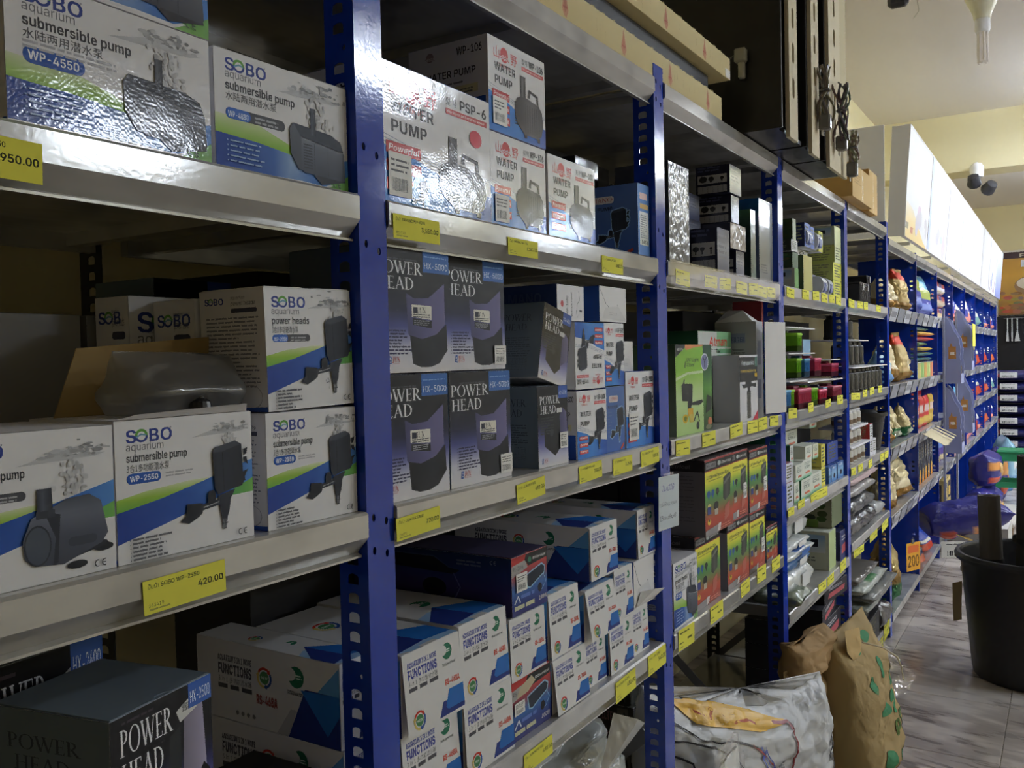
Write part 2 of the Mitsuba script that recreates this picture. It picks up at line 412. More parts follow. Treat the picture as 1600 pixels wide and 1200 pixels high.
def tower_pump(A, x, y, s, rot=0):
    """Upright pump head with nozzle below, cross pipe to the left and suckers on the right; (x, y) nozzle tip, s = height."""
    D, M, L = (30, 34, 44), (44, 49, 61), (70, 76, 90)
    P = lambda pts: Polygon([(x + a * s, y + b * s) for a, b in pts])
    A.poly(P([(-.62, .18), (-.5, .14), (-.36, .2), (-.3, .24), (-.3, .36), (-.52, .38), (-.54, .24)]), D)
    A.poly(P([(-.32, .27), (0, .31), (0, .38), (-.32, .34)]), M)
    A.poly(P([(-.28, .3), (-.02, .345), (-.02, .355), (-.28, .315)]), (170, 172, 176))
    A.poly(P([(-.22, .32), (-.1, .34), (-.1, .46), (-.13, .5), (-.2, .49), (-.22, .44)]), D)
    A.poly(P([(.3, .86), (.4, .9), (.42, .98), (.36, .96), (.34, .82), (.42, .76), (.4, .86)]), D)
    A.poly(P([(.28, .55), (.38, .56), (.4, .48), (.36, .6), (.42, .7), (.3, .66)]), D)
    A.poly(P([(-.06, .42), (.2, .47), (.13, .36), (.1, .2), (.07, .14), (-.01, .13), (-.03, .22)]), (38, 43, 54))
    A.poly(P([(-.01, .14), (.07, .15), (.055, .0), (.005, -.01)]), D)
    for k in range(3):
        A.rect(x + (.005 + .018 * k) * s, y + .01 * s, .008 * s, .11 * s, (150, 154, 160), up=k == 0)
    A.rect(x - .01 * s, y + .06 * s, .09 * s, .012 * s, D)
    A.grad(P([(-.13, .96), (-.09, 1.02), (.22, 1.08), (.32, 1.03), (.34, .54), (.31, .5), (.16, .48), (-.06, .43), (-.11, .52)]), [(0, (33, 38, 49)), (.3, (41, 47, 60)), (1, (34, 38, 48))], 0)
    A.poly(P([(-.13, .96), (-.09, 1.02), (.22, 1.08), (.32, 1.03), (.06, .97), (.02, .96)]), (58, 63, 76))
    A.line([(x + .02 * s, y + .95 * s), (x + .03 * s, y + .47 * s)], .012 * s, (20, 23, 30))
def block_pump(A, x, y, s, q):
    """Low block pump with a riser pipe, ribbed cheek and base plate; (x, y) lower left, s = width."""
    P = lambda pts: Polygon([(x + a * s, y + b * q) for a, b in pts])
    A.poly(P([(.42, .02), (.98, .06), (1.0, .0), (.56, -.1)]), (35, 40, 50))
    A.grad(P([(.02, .62), (.08, .72), (.2, .71), (.26, .06), (.16, .06), (.03, .28)]), [(0, (62, 68, 80)), (1, (84, 90, 102))], 1)
    A.grad(P([(.22, .54), (.98, .44), (1.0, .05), (.96, .01), (.26, .03), (.2, .08)]), [(0, (58, 64, 77)), (.75, (92, 98, 112)), (1, (120, 126, 138))], 1)
    A.poly(P([(.08, .72), (.2, .56), (.26, .54), (.97, .45), (.92, .6), (.74, .68), (.4, .7)]), (50, 56, 68))
    A.line([(x + .44 * s, y + .51 * q), (x + .44 * s, y + .05 * q)], .008 * s, (42, 46, 56))
    A.line([(x + .68 * s, y + .48 * q), (x + .68 * s, y + .03 * q)], .008 * s, (42, 46, 56))
    A.k += 1
    for k in range(9):
        A.rect(x + .25 * s, y + (.1 + .042 * k) * q, .15 * s, .018 * s, (40, 45, 55), up=False)
    A.grad(P([(.38, .6), (.38, 1.0), (.47, 1.0), (.47, .6)]), [(0, (52, 58, 70)), (.3, (84, 90, 102)), (1, (30, 34, 42))], 0)
def round_pump(A, x, y, s, q):
    """Egg-shaped pump on sucker feet."""
    P = lambda pts: Polygon([(x + a * s, y + b * q) for a, b in pts])
    for cx, cy in ((.6, .02), (.92, .16), (.86, .2)):
        A.ell(x + cx * s, y + cy * s, .12 * s, .045 * s, (30, 34, 42))
    A.poly(P([(.4, .08), (.94, .2), (.96, .26), (.4, .16)]), (36, 40, 50))
    A.grad(P([(.0, .42), (.1, .68), (.26, .74), (.5, .86), (.76, .88), (.9, .78), (.98, .36), (.9, .24), (.44, .06), (.12, .1), (.02, .2)]), [(0, (64, 70, 84)), (.45, (74, 80, 96)), (.75, (104, 110, 126)), (1, (70, 76, 90))], 1)
    A.poly(P([(.24, .74), (.42, .68), (.38, .1), (.32, .07), (.36, .4)]), (42, 47, 58))
    A.ell(x + .16 * s, y + .34 * q, .15 * s, .22 * s, (40, 45, 56)); A.ell(x + .16 * s, y + .34 * q, .135 * s, .2 * s, (72, 80, 94))
    A.round(x + .5 * s, y + .26 * q, .34 * s, .1 * s, .05 * s, (58, 64, 77))
    A.grad(P([(.16, .66), (.17, 1.02), (.33, 1.02), (.34, .66)]), [(0, (44, 48, 60)), (.4, (80, 86, 100)), (1, (36, 40, 50))], 0)
    A.rect(x + .15 * s, y + .66 * q, .21 * s, .08 * s, (50, 55, 67))
def sobo_logo(A, x, y, h, c=(46, 62, 140)):
    A.text('S', x, y, h, c, 'bold', 1.15); A.text('BO', x + 2.02 * h, y, h, c, 'bold', 1.15)
    A.poly(_ell(x + 1.42 * h, y + .5 * h, .58 * h, .52 * h).difference(_ell(x + 1.42 * h, y + .5 * h, .38 * h, .34 * h)), c)
    A.poly(_ell(x + 1.42 * h, y + .5 * h, .58 * h, .55 * h).difference(_ell(x + 1.42 * h, y + .5 * h, .36 * h, .34 * h)).intersection(SBox(x, y + .5 * h, x + 3 * h, y + 2 * h)), (96, 158, 70))
    A.line([(x + .95 * h, y + .4 * h), (x + 1.4 * h, y + .62 * h), (x + 1.85 * h, y + .55 * h)], .13 * h, (110, 160, 190))
    A.ell(x + 4.1 * h, y + 1.0 * h, .07 * h, .07 * h, (150, 152, 165), 8)
def ce_mark(A, x, y, h, c=(30, 32, 38)):
    for cx in (x + .5 * h, x + 1.55 * h):
        A.poly(_ell(cx, y + .5 * h, .5 * h, .5 * h).difference(_ell(cx, y + .5 * h, .36 * h, .36 * h)).difference(SBox(cx + .12 * h, y - h, cx + h, y + 2 * h)), c)
    A.rect(x + 1.2 * h, y + .44 * h, .42 * h, .13 * h, c)
def sobo(model, kind, line2, cn, pill=None, shift=0.0, logo=True, seed=0):
    """White pump carton with green and blue waves. kind: tower, block or round pump."""
    def make(w, d, h):
        A = Art(w, h, WHITE); W, H = A.w, A.h
        up = 0.5 if kind == 'block' else 0.0
        if kind == 'block':
            g = [(0, .30), (.25, .33), (.55, .24), (1, .12)]
            A.grad([(0, .28 * H), (0, .47 * H), (.3 * W, .44 * H), (.6 * W, .3 * H), (W, .1 * H), (W, .0 * H), (.8 * W, .08 * H), (.55 * W, .22 * H)], [(0, (92, 168, 84)), (.6, (140, 190, 70)), (1, (214, 224, 190))], 1)
            A.grad([(0, .03 * H), (0, .31 * H), (.3 * W, .29 * H), (.55 * W, .25 * H), (.95 * W, .3 * H), (W, .32 * H), (W, .16 * H), (.8 * W, .03 * H), (.6 * W, .04 * H), (.3 * W, .03 * H)], [(0, (36, 66, 150)), (.4, (58, 100, 176)), (.55, (150, 176, 214)), (.65, (70, 116, 190)), (1, (70, 130, 205))], 0)
            A.grad([(.8 * W, .0), (W, .0), (W, .17 * H), (.93 * W, .1 * H)], [(0, (120, 176, 90)), (1, (110, 172, 96))], 1)
        else:
            A.grad([(0, .32 * H), (0, .45 * H), (.2 * W, .49 * H), (.5 * W, .52 * H), (.66 * W, .52 * H), (.5 * W, .47 * H), (.25 * W, .40 * H)], [(0, (88, 166, 82)), (.6, (150, 192, 72)), (1, (216, 226, 190))], 1)
            A.grad([(0, .14 * H), (0, .36 * H), (.3 * W, .42 * H), (.6 * W, .5 * H), (W, .62 * H), (W, .44 * H), (.7 * W, .35 * H), (.35 * W, .24 * H)], [(0, (36, 64, 150)), (.5, (46, 88, 172)), (1, (84, 140, 212))], 0)
            A.grad([(.72 * W, .35 * H), (W, .47 * H), (W, .36 * H)], [(0, (70, 150, 90)), (1, (120, 184, 92))], 0)
        x0 = .07 * W
        if logo: sobo_logo(A, x0, (.84 if kind != 'block' else .84) * H, .09 * H if kind != 'block' else .105 * H)
        ty = .785 * H if kind != 'block' else .78 * H
        A.text('aquarium', x0, ty, .052 * H if kind != 'block' else .065 * H, (120, 122, 130), 'sans')
        A.text(line2, x0, ty - (.08 if kind != 'block' else .1) * H, .058 * H if kind != 'block' else .075 * H, (48, 50, 58), 'bold', fit=.42 * W if kind != 'block' else .5 * W)
        A.text(cn, x0, ty - (.148 if kind != 'block' else .18) * H, .044 * H if kind != 'block' else .056 * H, (60, 62, 70), 'cjk', fit=.29 * W if kind != 'block' else .36 * W)
        py, ph = (ty - .235 * H, .075 * H) if kind != 'block' else (ty - .35 * H, .115 * H)
        if pill == 'long':
            A.round(x0, py + .01 * H, .42 * W, ph * .8, ph * .38, (70, 72, 80)); A.round(x0, py + .01 * H, .17 * W, ph * .8, ph * .38, (58, 104, 190))
            A.greek(x0 + .2 * W, py + ph * .5, .18 * W, 2, ph * .3, (170, 172, 178), seed)
            A.text(model, x0 + .015 * W, py + ph * .22, ph * .42, (225, 230, 245), 'bold', fit=.14 * W)
        else:
            A.round(x0, py, .23 * W if kind != 'block' else .27 * W, ph, ph * .48, (40, 84, 168))
            A.text(model, x0 + .02 * W, py + ph * .24, ph * .52, (240, 243, 250), 'bold', fit=.19 * W if kind != 'block' else .225 * W)
            A.greek(x0 + .26 * W if kind != 'block' else x0, py + ph * .6 if kind != 'block' else ty - .215 * H, .2 * W if kind != 'block' else .44 * W, 2, ph * .3, (176, 178, 186), seed)
        if kind == 'tower':
            splash(A, .8 * W, .87 * H, .22 * H, seed); tower_pump(A, .74 * W, .11 * H, .62 * H)
            A.greek(.09 * W, .155 * H, .28 * W, 6, .028 * H, (96, 98, 108), seed, bullets=True)
        elif kind == 'block':
            splash(A, .76 * W, .84 * H, .34 * H, seed); block_pump(A, .51 * W, .1 * H, .46 * W, .62 * H)
            A.greek(.09 * W, .25 * H, .32 * W, 5, .042 * H, (150, 175, 215), seed, bullets=True, fill=.3)
        else:
            splash(A, .76 * W, .82 * H, .26 * H, seed); round_pump(A, .46 * W, .07 * H, .5 * W, .54 * H)
        if seed == 11: A.line([(.66 * W, .2 * H), (.65 * W, .225 * H), (.675 * W, .24 * H), (.69 * W, .21 * H), (.655 * W, .2 * H), (.69 * W, .215 * H), (.685 * W, .15 * H)], .07, (90, 92, 104))
        ce_mark(A, .86 * W, .035 * H, .05 * H if kind != 'block' else .06 * H)
        S = Art(d, h, (214, 214, 221)); w2, h2 = S.w, S.h
        sobo_logo(S, .08 * w2, .88 * h2, .055 * h2)
        S.text(line2, .5 * w2, .87 * h2, .035 * h2, (70, 72, 84), 'sans', fit=.38 * w2)
        S.text('aquarium', .5 * w2, .92 * h2, .028 * h2, (120, 122, 132), 'sans', fit=.22 * w2)
        S.round(.5 * w2, .81 * h2, .4 * w2, .035 * h2, .016 * h2, (74, 76, 96))
        S.greek(.1 * w2, .76 * h2, .82 * w2, 18, .033 * h2, (128, 130, 146), seed, fill=.42)
        S.poly(_ell(.75 * w2, .12 * h2, .18 * w2, .1 * h2).difference(_ell(.75 * w2, .12 * h2, .172 * w2, .094 * h2)), (160, 160, 172))
        S.grad([(0, 0), (w2, 0), (w2, .04 * h2), (0, .02 * h2)], [(0, (44, 70, 150)), (1, (52, 90, 170))], 1)
        Tp = Art(w, d, (222, 222, 226)); Tp.line([(.5 * Tp.w, 0), (.5 * Tp.w, Tp.h)], .05, (170, 170, 176))
        return ('sobo', model, kind, line2, pill, seed, logo), {'front': A, 'side': S, 'top': Tp}
    return make
def red_sun(A, x, y, r, c=(204, 66, 72)):
    """Red disc with white zigzag water lines between two red characters."""
    A.ell(x, y, r, r, c)
    for k in range(2):
        A.line([(x - r * 1.1, y - r * (.1 + .32 * k)), (x - r * .7, y - r * (.3 + .32 * k)), (x - r * .35, y - r * (.05 + .32 * k)), (x, y - r * (.3 + .32 * k)), (x + r * .35, y - r * (.05 + .32 * k)), (x + r * .7, y - r * (.3 + .32 * k)), (x + r, y - r * (.1 + .32 * k))], r * .12, WHITE)
    A.line([(x - r * 1.2, y - r * .12), (x - r * .9, y - r * .28)], r * .14, c); A.line([(x + r * .8, y - r * .5), (x + r * 1.2, y - r * .62)], r * .14, c)
def pond_pump(A, x, y, s, q, c0=(70, 72, 78), fins=True):
    """Barrel pump with riser and carrying handle; (x, y) lower left, s = width, q = body height."""
    P = lambda pts: Polygon([(x + a * s, y + b * q) for a, b in pts])
    for fx in (.3, .78):
        A.poly(P([(fx, .12), (fx + .12, .12), (fx + .1, .0), (fx + .02, .0)]), (48, 50, 54))
    A.poly(P([(.46, 1.12), (.5, 1.34), (.84, 1.26), (.86, 1.02), (.8, 1.02), (.78, 1.2), (.55, 1.26), (.53, 1.1)]), (60, 62, 68))
    A.grad(P([(.2, 1.04), (.2, 1.62), (.38, 1.62), (.38, 1.04)]), [(0, (62, 64, 70)), (.35, (112, 114, 120)), (1, (46, 48, 52))], 0)
    A.grad(P([(.0, .8), (.06, .98), (.2, 1.06), (.4, 1.08), (.86, 1.0), (.98, .85), (1.02, .5), (.95, .2), (.8, .08), (.3, .1), (.08, .3), (.0, .5)]), [(0, (56, 58, 62)), (.25, c0), (.6, (104, 106, 112)), (1, (78, 80, 84))], 0)
    if fins:
        A.k += 1
        for k in range(7):
            A.rect(x + (.34 + .085 * k) * s, y + .16 * q, .03 * s, .74 * q, (66, 68, 73), up=False)
    else:
        A.k += 1
        for k in range(5):
            A.rect(x + .32 * s, y + (.44 + .085 * k) * q, .18 * s, .04 * q, (46, 48, 52), up=False)
        A.poly(P([(.3, .95), (.95, .86), (.95, .84), (.3, .92)]), (130, 132, 138))
    A.k += 1
    for k in range(9):
        A.rect(x - .02 * s, y + (.28 + .07 * k) * q, .08 * s, .03 * q, (44, 46, 50), up=False)
def yamano(model, kind='pond', title2=True, seed=0):
    """White water-pump carton with a red sun and a blue wave along its foot."""
    def make(w, d, h):
        A = Art(w, h, (232, 233, 236)); W, H = A.w, A.h
        big = kind == 'psp'
        A.grad([(0, 0), (W, 0), (W, .22 * H), (.6 * W, .26 * H), (.3 * W, .36 * H), (0, .42 * H)], [(0, (58, 128, 214)), (.5, (70, 140, 220)), (1, (38, 84, 178))], 0)
        for k in range(3):
            A.line([(0, (.44 + .03 * k) * H), (.25 * W, (.40 + .02 * k) * H), (.55 * W, (.33 + .02 * k) * H), (W, (.33 + .015 * k) * H)], .006 * H, (150, 160, 182))
        tall = kind == 'tower'
        sx, sy, r = (.27 * W, .85 * H, .06 * W) if not tall else (.24 * W, .88 * H, .055 * W)
        red_sun(A, sx, sy, r * 1.15)
        A.text('山', sx - 3.1 * r, sy - .7 * r, 1.4 * r, (200, 90, 96), 'cjk'); A.text('野', sx + 1.7 * r, sy - .8 * r, 1.4 * r, (206, 66, 72), 'cjk')
        A.text('YAMANO', sx, sy - 1.9 * r, .55 * r, (200, 96, 100), 'sans', anchor='m', fit=None)
        ty = .66 * H if not tall else .62 * H
        A.text('WATER', .1 * W, ty, .085 * H if not tall else .07 * H, (44, 46, 52), 'bold', fit=.36 * W, sh=.0)
        A.text('PUMP', .1 * W, ty - .14 * H, .085 * H if not tall else .07 * H, (44, 46, 52), 'bold', fit=.30 * W)
        A.text('型', .57 * W, .86 * H, .05 * H, (110, 112, 118), 'cjk'); A.text('号', .63 * W, .86 * H, .05 * H, (110, 112, 118), 'cjk')
        A.text(model, .7 * W, .85 * H, .075 * H, (50, 52, 58), 'bold', fit=.27 * W)
        A.rect(.57 * W, .785 * H, .4 * W, .045 * H, (204, 92, 98)); A.text('For fresh and marine water', .585 * W, .797 * H, .022 * H, (240, 220, 220), 'bold', fit=.36 * W)
        for i, t in enumerate(('Powerful', 'Durable', 'Quiet')):
            yy = (.36 - .13 * i) * H if not tall else (.27 - .1 * i) * H
            A.rect(.06 * W, yy, .28 * W, .085 * H if not tall else .06 * H, (196, 70, 78)); A.text(t, .075 * W, yy + .022 * H, .045 * H if not tall else .035 * H, (244, 236, 236), 'bold', sh=.15, fit=.25 * W)
        if tall: tower_pump(A, .7 * W, .10 * H, .58 * H)
        elif big:
            pond_pump(A, .5 * W, .03 * H, .44 * W, .36 * H, fins=False)
            A.ell(.85 * W, .66 * H, .06 * W, .07 * H, (214, 74, 96)); A.ell(.33 * W, .1 * H, .075 * W, .16 * H, (120, 176, 232)); tower_pump(A, .34 * W, .0 * H, .2 * H)
        else: pond_pump(A, .44 * W, .04 * H, .5 * W, .42 * H)
        S = Art(d, h, (206, 206, 214)); w2, h2 = S.w, S.h
        S.grad([(.12 * w2, 0), (w2 * .97, 0), (w2 * .97, .36 * h2), (.12 * w2, .36 * h2)], [(0, (30, 66, 150)), (1, (36, 78, 166))], 1)
        red_sun(S, .28 * w2, .88 * h2, .05 * w2, (150, 130, 140)); S.text('WATER PUMP', .2 * w2, .62 * h2, .075 * h2, (48, 48, 62), 'bold', fit=.66 * w2)
        S.text(model, .62 * w2, .84 * h2, .085 * h2, (48, 48, 62), 'bold', fit=.32 * w2)
        S.greek(.14 * w2, .54 * h2, .6 * w2, 1, .04 * h2, (120, 120, 130), seed); S.rect(.14 * w2, .42 * h2, .74 * w2, .09 * h2, (206, 200, 160)); S.greek(.16 * w2, .46 * h2, .7 * w2, 2, .03 * h2, (110, 110, 110), seed)
        Tp = Art(w, d, (60, 96, 180)); U = Art(w, d, (60, 96, 180))
        return ('yam', model, kind, seed), {'front': A, 'side': S, 'top': Tp}
    return make
def yam_blue(front_big=True, seed=0):
    """Blue pump carton: the broad side carries the pump outline, the narrow end small print."""
    def make(w, d, h):
        F = Art(w, h, (92, 138, 206)); S = Art(d, h, (70, 104, 176))
        for A, full in ((S, True), (F, not front_big)):
            W, H = A.w, A.h
            if full:
                A.grad(SBox(0, 0, W, H), [(0, (62, 104, 184)), (.6, (78, 108, 168)), (1, (86, 118, 182))], 1)
                A.round(.16 * W, .76 * H, .5 * W, .1 * H, .04 * H, (214, 206, 208)); A.text('YAMANO', .18 * W, .785 * H, .055 * H, (176, 70, 70), 'serif', fit=.46 * W)
                A.text('WATER PUMP', .1 * W, .66 * H, .05 * H, (34, 42, 66), 'bold', fit=.54 * W)
                A.greek(.06 * W, .6 * H, .26 * W, 8, .05 * H, (96, 122, 170), seed, fill=.3)
                a = Art(.01, .01); a.w, a.h, a.clip = W, H, A.clip; tower_pump(a, .68 * W, .14 * H, .5 * H)
                hull = [Polygon(v[f][:, :2] * 100) for vv, ff in [(np.vstack(a.V), np.vstack(a.F))] for v, f in [(vv, x) for x in ff]]
                A.poly(unary_union([g.buffer(.015 * H) for g in hull]), (150, 186, 222))
                tower_pump(A, .68 * W, .14 * H, .5 * H)
                A.line([(.76 * W, .02 * H), (.93 * W, .1 * H)], .04 * H, (206, 80, 70))
            else:
                A.round(.16 * W, .79 * H, .66 * W, .09 * H, .2, (226, 200, 200)); A.rect(.18 * W, .66 * H, .7 * W, .07 * H, (222, 190, 120))
                A.grad(SBox(.14 * W, .16 * H, .9 * W, .62 * H), [(0, (216, 222, 210)), (1, (240, 244, 248))], 1); A.greek(.2 * W, .56 * H, .6 * W, 11, .03 * H, (150, 160, 166), seed)
                A.bars(.3 * W, .18 * H, .5 * W, .05 * H)
        return ('yblue', front_big, seed), {'front': F, 'side': S}
    return make
def jun_logo(A, x, y, h):
    A.poly([(x, y - .3 * h), (x + .9 * h, y - .3 * h), (x + .9 * h, y + 1.1 * h), (x + .2 * h, y + 1.1 * h), (x + .1 * h, y + .3 * h)], (38, 78, 160))
    A.poly([(x + .3 * h, y), (x + .75 * h, y - .1 * h), (x + .7 * h, y + .7 * h), (x + .45 * h, y + .9 * h)], (225, 228, 236)); A.ell(x + .5 * h, y + .25 * h, .16 * h, .2 * h, (38, 78, 160))
    A.text('JUN', x + 1.15 * h, y, h, (176, 56, 58), 'serif'); A.greek(x + 1.15 * h, y - .3 * h, 2.2 * h, 1, .12 * h, (200, 120, 120))
def jun5000(seed=0):
    """Tall black-to-violet carton with a filter cylinder and a blue model square."""
    def make(w, d, h):
        A = Art(w, h); W, H = A.w, A.h
        A.grad(SBox(0, 0, W, H), [(0, (222, 220, 222)), (.2, (206, 208, 224)), (.36, (78, 84, 150)), (.5, (34, 38, 66)), (.7, (26, 28, 36)), (1, (24, 24, 28))], 1, 16)
        A.grad([(.4 * W, .64 * H), (.5 * W, .6 * H), (.7 * W, .61 * H), (.93 * W, .74 * H), (.93 * W, .78 * H), (.93 * W, .4 * H), (.8 * W, .3 * H), (.6 * W, .27 * H), (.44 * W, .29 * H), (.42 * W, .31 * H)], [(0, (70, 70, 108)), (.5, (96, 94, 138)), (1, (110, 106, 150))], 0)
        A.poly([(.39 * W, .66 * H), (.5 * W, .615 * H), (.7 * W, .63 * H), (.93 * W, .77 * H), (.95 * W, .84 * H), (.4 * W, .84 * H)], (33, 34, 40))
        A.grad([(.44 * W, .3 * H), (.6 * W, .27 * H), (.8 * W, .31 * H), (.95 * W, .4 * H), (.96 * W, .18 * H), (.84 * W, .07 * H), (.72 * W, .04 * H), (.58 * W, .04 * H), (.47 * W, .07 * H)], [(0, (22, 24, 29)), (.6, (34, 38, 46)), (1, (24, 26, 32))], 0)
        A.poly([(.47 * W, .55 * H), (.74 * W, .545 * H), (.74 * W, .43 * H), (.47 * W, .45 * H)], (226, 224, 214)); A.poly([(.48 * W, .44 * H), (.74 * W, .42 * H), (.74 * W, .36 * H), (.48 * W, .385 * H)], (26, 28, 34))
        A.text('JUN', .55 * W, .482 * H, .05 * H, (30, 32, 40), 'serif'); A.rect(.49 * W, .48 * H, .06 * W, .05 * H, (34, 38, 56)); A.greek(.49 * W, .465 * H, .24 * W, 2, .018 * H, (70, 72, 78), seed); A.greek(.5 * W, .415 * H, .22 * W, 3, .016 * H, (150, 152, 158), seed)
        A.greek(.16 * W, .9 * H, .42 * W, 1, .022 * H, (70, 72, 80), seed)
        A.text('POWER', .02 * W, .79 * H, .1 * H, (232, 232, 236), 'serif', fit=.6 * W); A.text('HEAD', .03 * W, .665 * H, .1 * H, (232, 232, 236), 'serif', fit=.48 * W)
        A.rect(.63 * W, .82 * H, .37 * W, .18 * H, (54, 104, 178)); A.greek(.65 * W, .945 * H, .33 * W, 1, .022 * H, (120, 160, 214), seed); A.text('HX-5000', .645 * W, .85 * H, .052 * H, (236, 240, 248), 'sans', fit=.34 * W)
        A.greek(.12 * W, .33 * H, .34 * W, 8, .026 * H, (44, 46, 84), seed, bullets=True)
        jun_logo(A, .15 * W, .085 * H, .045 * H)
        S = Art(d, h, (86, 98, 112)); Tp = Art(w, d, (74, 80, 92)); Tp.text('POWER HEAD', .1 * Tp.w, .3 * Tp.h, .2 * Tp.h, (40, 44, 60), 'serif', fit=.7 * Tp.w)
        return ('jun5', seed), {'front': A, 'side': S, 'top': Tp}
    return make
def junpower(model, seed=0, wide=False):
    """Black and violet carton front, slate-blue sides and top."""
    def make(w, d, h):
        A = Art(w, h); W, H = A.w, A.h
        A.grad(SBox(0, 0, W, H), [(0, (224, 222, 224)), (.14, (196, 198, 222)), (.3, (98, 100, 166)), (.46, (40, 42, 84)), (.62, (20, 20, 26)), (1, (17, 17, 20))], 1, 16)
        if not wide:
            A.poly([(.2 * W, .26 * H), (.2 * W, .46 * H), (.5 * W, .56 * H), (.72 * W, .46 * H), (.74 * W, .22 * H), (.55 * W, .12 * H)], (26, 30, 36)); A.poly([(.5 * W, .56 * H), (.72 * W, .46 * H), (.96 * W, .62 * H), (.9 * W, .68 * H), (.7 * W, .7 * H), (.55 * W, .66 * H)], (34, 38, 44))
            A.grad([(.74 * W, .26 * H), (.72 * W, .62 * H), (.82 * W, .72 * H), (.95 * W, .66 * H), (.97 * W, .36 * H)], [(0, (70, 70, 106)), (1, (104, 102, 142))], 0); A.round(.62 * W, .66 * H, .18 * W, .06 * H, .2, (206, 206, 208)); A.ell(.44 * W, .42 * H, .06 * W, .05 * H, (46, 52, 60))
            A.text('POWER', .06 * W, .78 * H, .1 * H, (232, 232, 236), 'serif', fit=.66 * W); A.text('HEAD', .08 * W, .66 * H, .1 * H, (232, 232, 236), 'serif', fit=.52 * W)
            A.rect(.68 * W, .84 * H, .32 * W, .16 * H, (54, 90, 170)); A.text(model, .7 * W, .885 * H, .05 * H, (220, 226, 240), 'sans', fit=.27 * W); A.greek(.08 * W, .6 * H, .46 * W, 7, .032 * H, (50, 58, 60), seed)
            jun_logo(A, .1 * W, .06 * H, .045 * H)
        else:
            A.grad([(.66 * W, .08 * H), (.7 * W, .84 * H), (.78 * W, .9 * H), (.9 * W, .84 * H), (.93 * W, .4 * H), (.84 * W, .2 * H)], [(0, (120, 116, 132)), (1, (168, 162, 190))], 0)
            A.poly([(.62 * W, .86 * H), (.78 * W, .92 * H), (.84 * W, .83 * H), (.66 * W, .78 * H)], (206, 206, 204)); A.bars(.68 * W, .84 * H, .12 * W, .05 * H); A.poly([(.64 * W, .1 * H), (.66 * W, .2 * H), (.9 * W, .44 * H), (.96 * W, .38 * H), (.94 * W, .24 * H), (.74 * W, .02 * H)], (22, 22, 26)); A.poly([(.5 * W, .1 * H), (.55 * W, .72 * H), (.66 * W, .76 * H), (.66 * W, .1 * H)], (36, 40, 42))
            A.text('POWER', .08 * W, .76 * H, .16 * H, (236, 236, 240), 'serif', fit=.5 * W); A.text('HEAD', .09 * W, .55 * H, .16 * H, (236, 236, 240), 'serif', fit=.4 * W)
            A.rect(.75 * W, .84 * H, .25 * W, .16 * H, (56, 96, 176)); A.text(model, .765 * W, .87 * H, .075 * H, (230, 236, 246), 'sans', fit=.22 * W); A.greek(.1 * W, .95 * H, .3 * W, 1, .03 * H, (60, 50, 60), seed)
        S = Art(d, h, (92, 106, 120)); w2, h2 = S.w, S.h
        S.text('POWER', .14 * w2, .76 * h2, .09 * h2, (50, 58, 76), 'serif', fit=.62 * w2); S.text('HEAD', .2 * w2, .63 * h2, .09 * h2, (50, 58, 76), 'serif', fit=.48 * w2)
        S.greek(.2 * w2, .52 * h2, .6 * w2, 9, .03 * h2, (66, 76, 90), seed); S.k += 1
        for i in range(8):
            S.rect(.2 * w2 + i * .075 * w2, .1 * h2, .006 * w2, .16 * h2, (70, 82, 96), up=False); S.rect(.2 * w2, .1 * h2 + i * .022 * h2, .53 * w2, .003 * h2, (70, 82, 96), up=False)
        Tp = Art(w, d, (112, 126, 138)); Tp.text('POWER HEAD', .1 * Tp.w, .45 * Tp.h, .16 * Tp.h, (74, 84, 120), 'serif', fit=.7 * Tp.w)
        if wide: Tp.rect(.14 * Tp.w, .08 * Tp.h, .22 * Tp.w, .2 * Tp.h, (214, 210, 186)); Tp.rect(.4 * Tp.w, .12 * Tp.h, .24 * Tp.w, .14 * Tp.h, (204, 204, 198)); Tp.rect(.54 * Tp.w, .14 * Tp.h, .1 * Tp.w, .08 * Tp.h, (100, 104, 108))
        return ('junp', model, seed, wide), {'front': A, 'side': S, 'top': Tp}
    return make
def recycle(A, x, y, r):
    """Ring of three bent arrows round a green disc."""
    A.ell(x, y, .62 * r, .62 * r, (72, 130, 84)); A.text('NEW', x, y - .14 * r, .26 * r, (225, 232, 222), 'bold', anchor='m')
    for k, c in enumerate(((196, 60, 48), (48, 82, 150), (206, 186, 104))):
        a0 = math.radians(150 - 120 * k)
        a = np.linspace(a0, a0 - 1.75, 9); o = np.c_[x + r * np.cos(a), y + r * np.sin(a)]; i = np.c_[x + .76 * r * np.cos(a[::-1]), y + .76 * r * np.sin(a[::-1])]
        A.poly(np.vstack([o, i]), c)
        e, tt = a[-1], a[-1] - .45
        A.poly([(x + 1.15 * r * math.cos(e), y + 1.15 * r * math.sin(e)), (x + .6 * r * math.cos(e), y + .6 * r * math.sin(e)), (x + .9 * r * math.cos(tt), y + .9 * r * math.sin(tt))], c)
def crescent(A, x, y, r):
    A.poly(_ell(x, y, r, r, 28).difference(_ell(x - .75 * r, y + .2 * r, .72 * r, .62 * r)), (36, 110, 82)); A.greek(x - .05 * r, y + .1 * r, .8 * r, 2, .24 * r, (226, 236, 230))
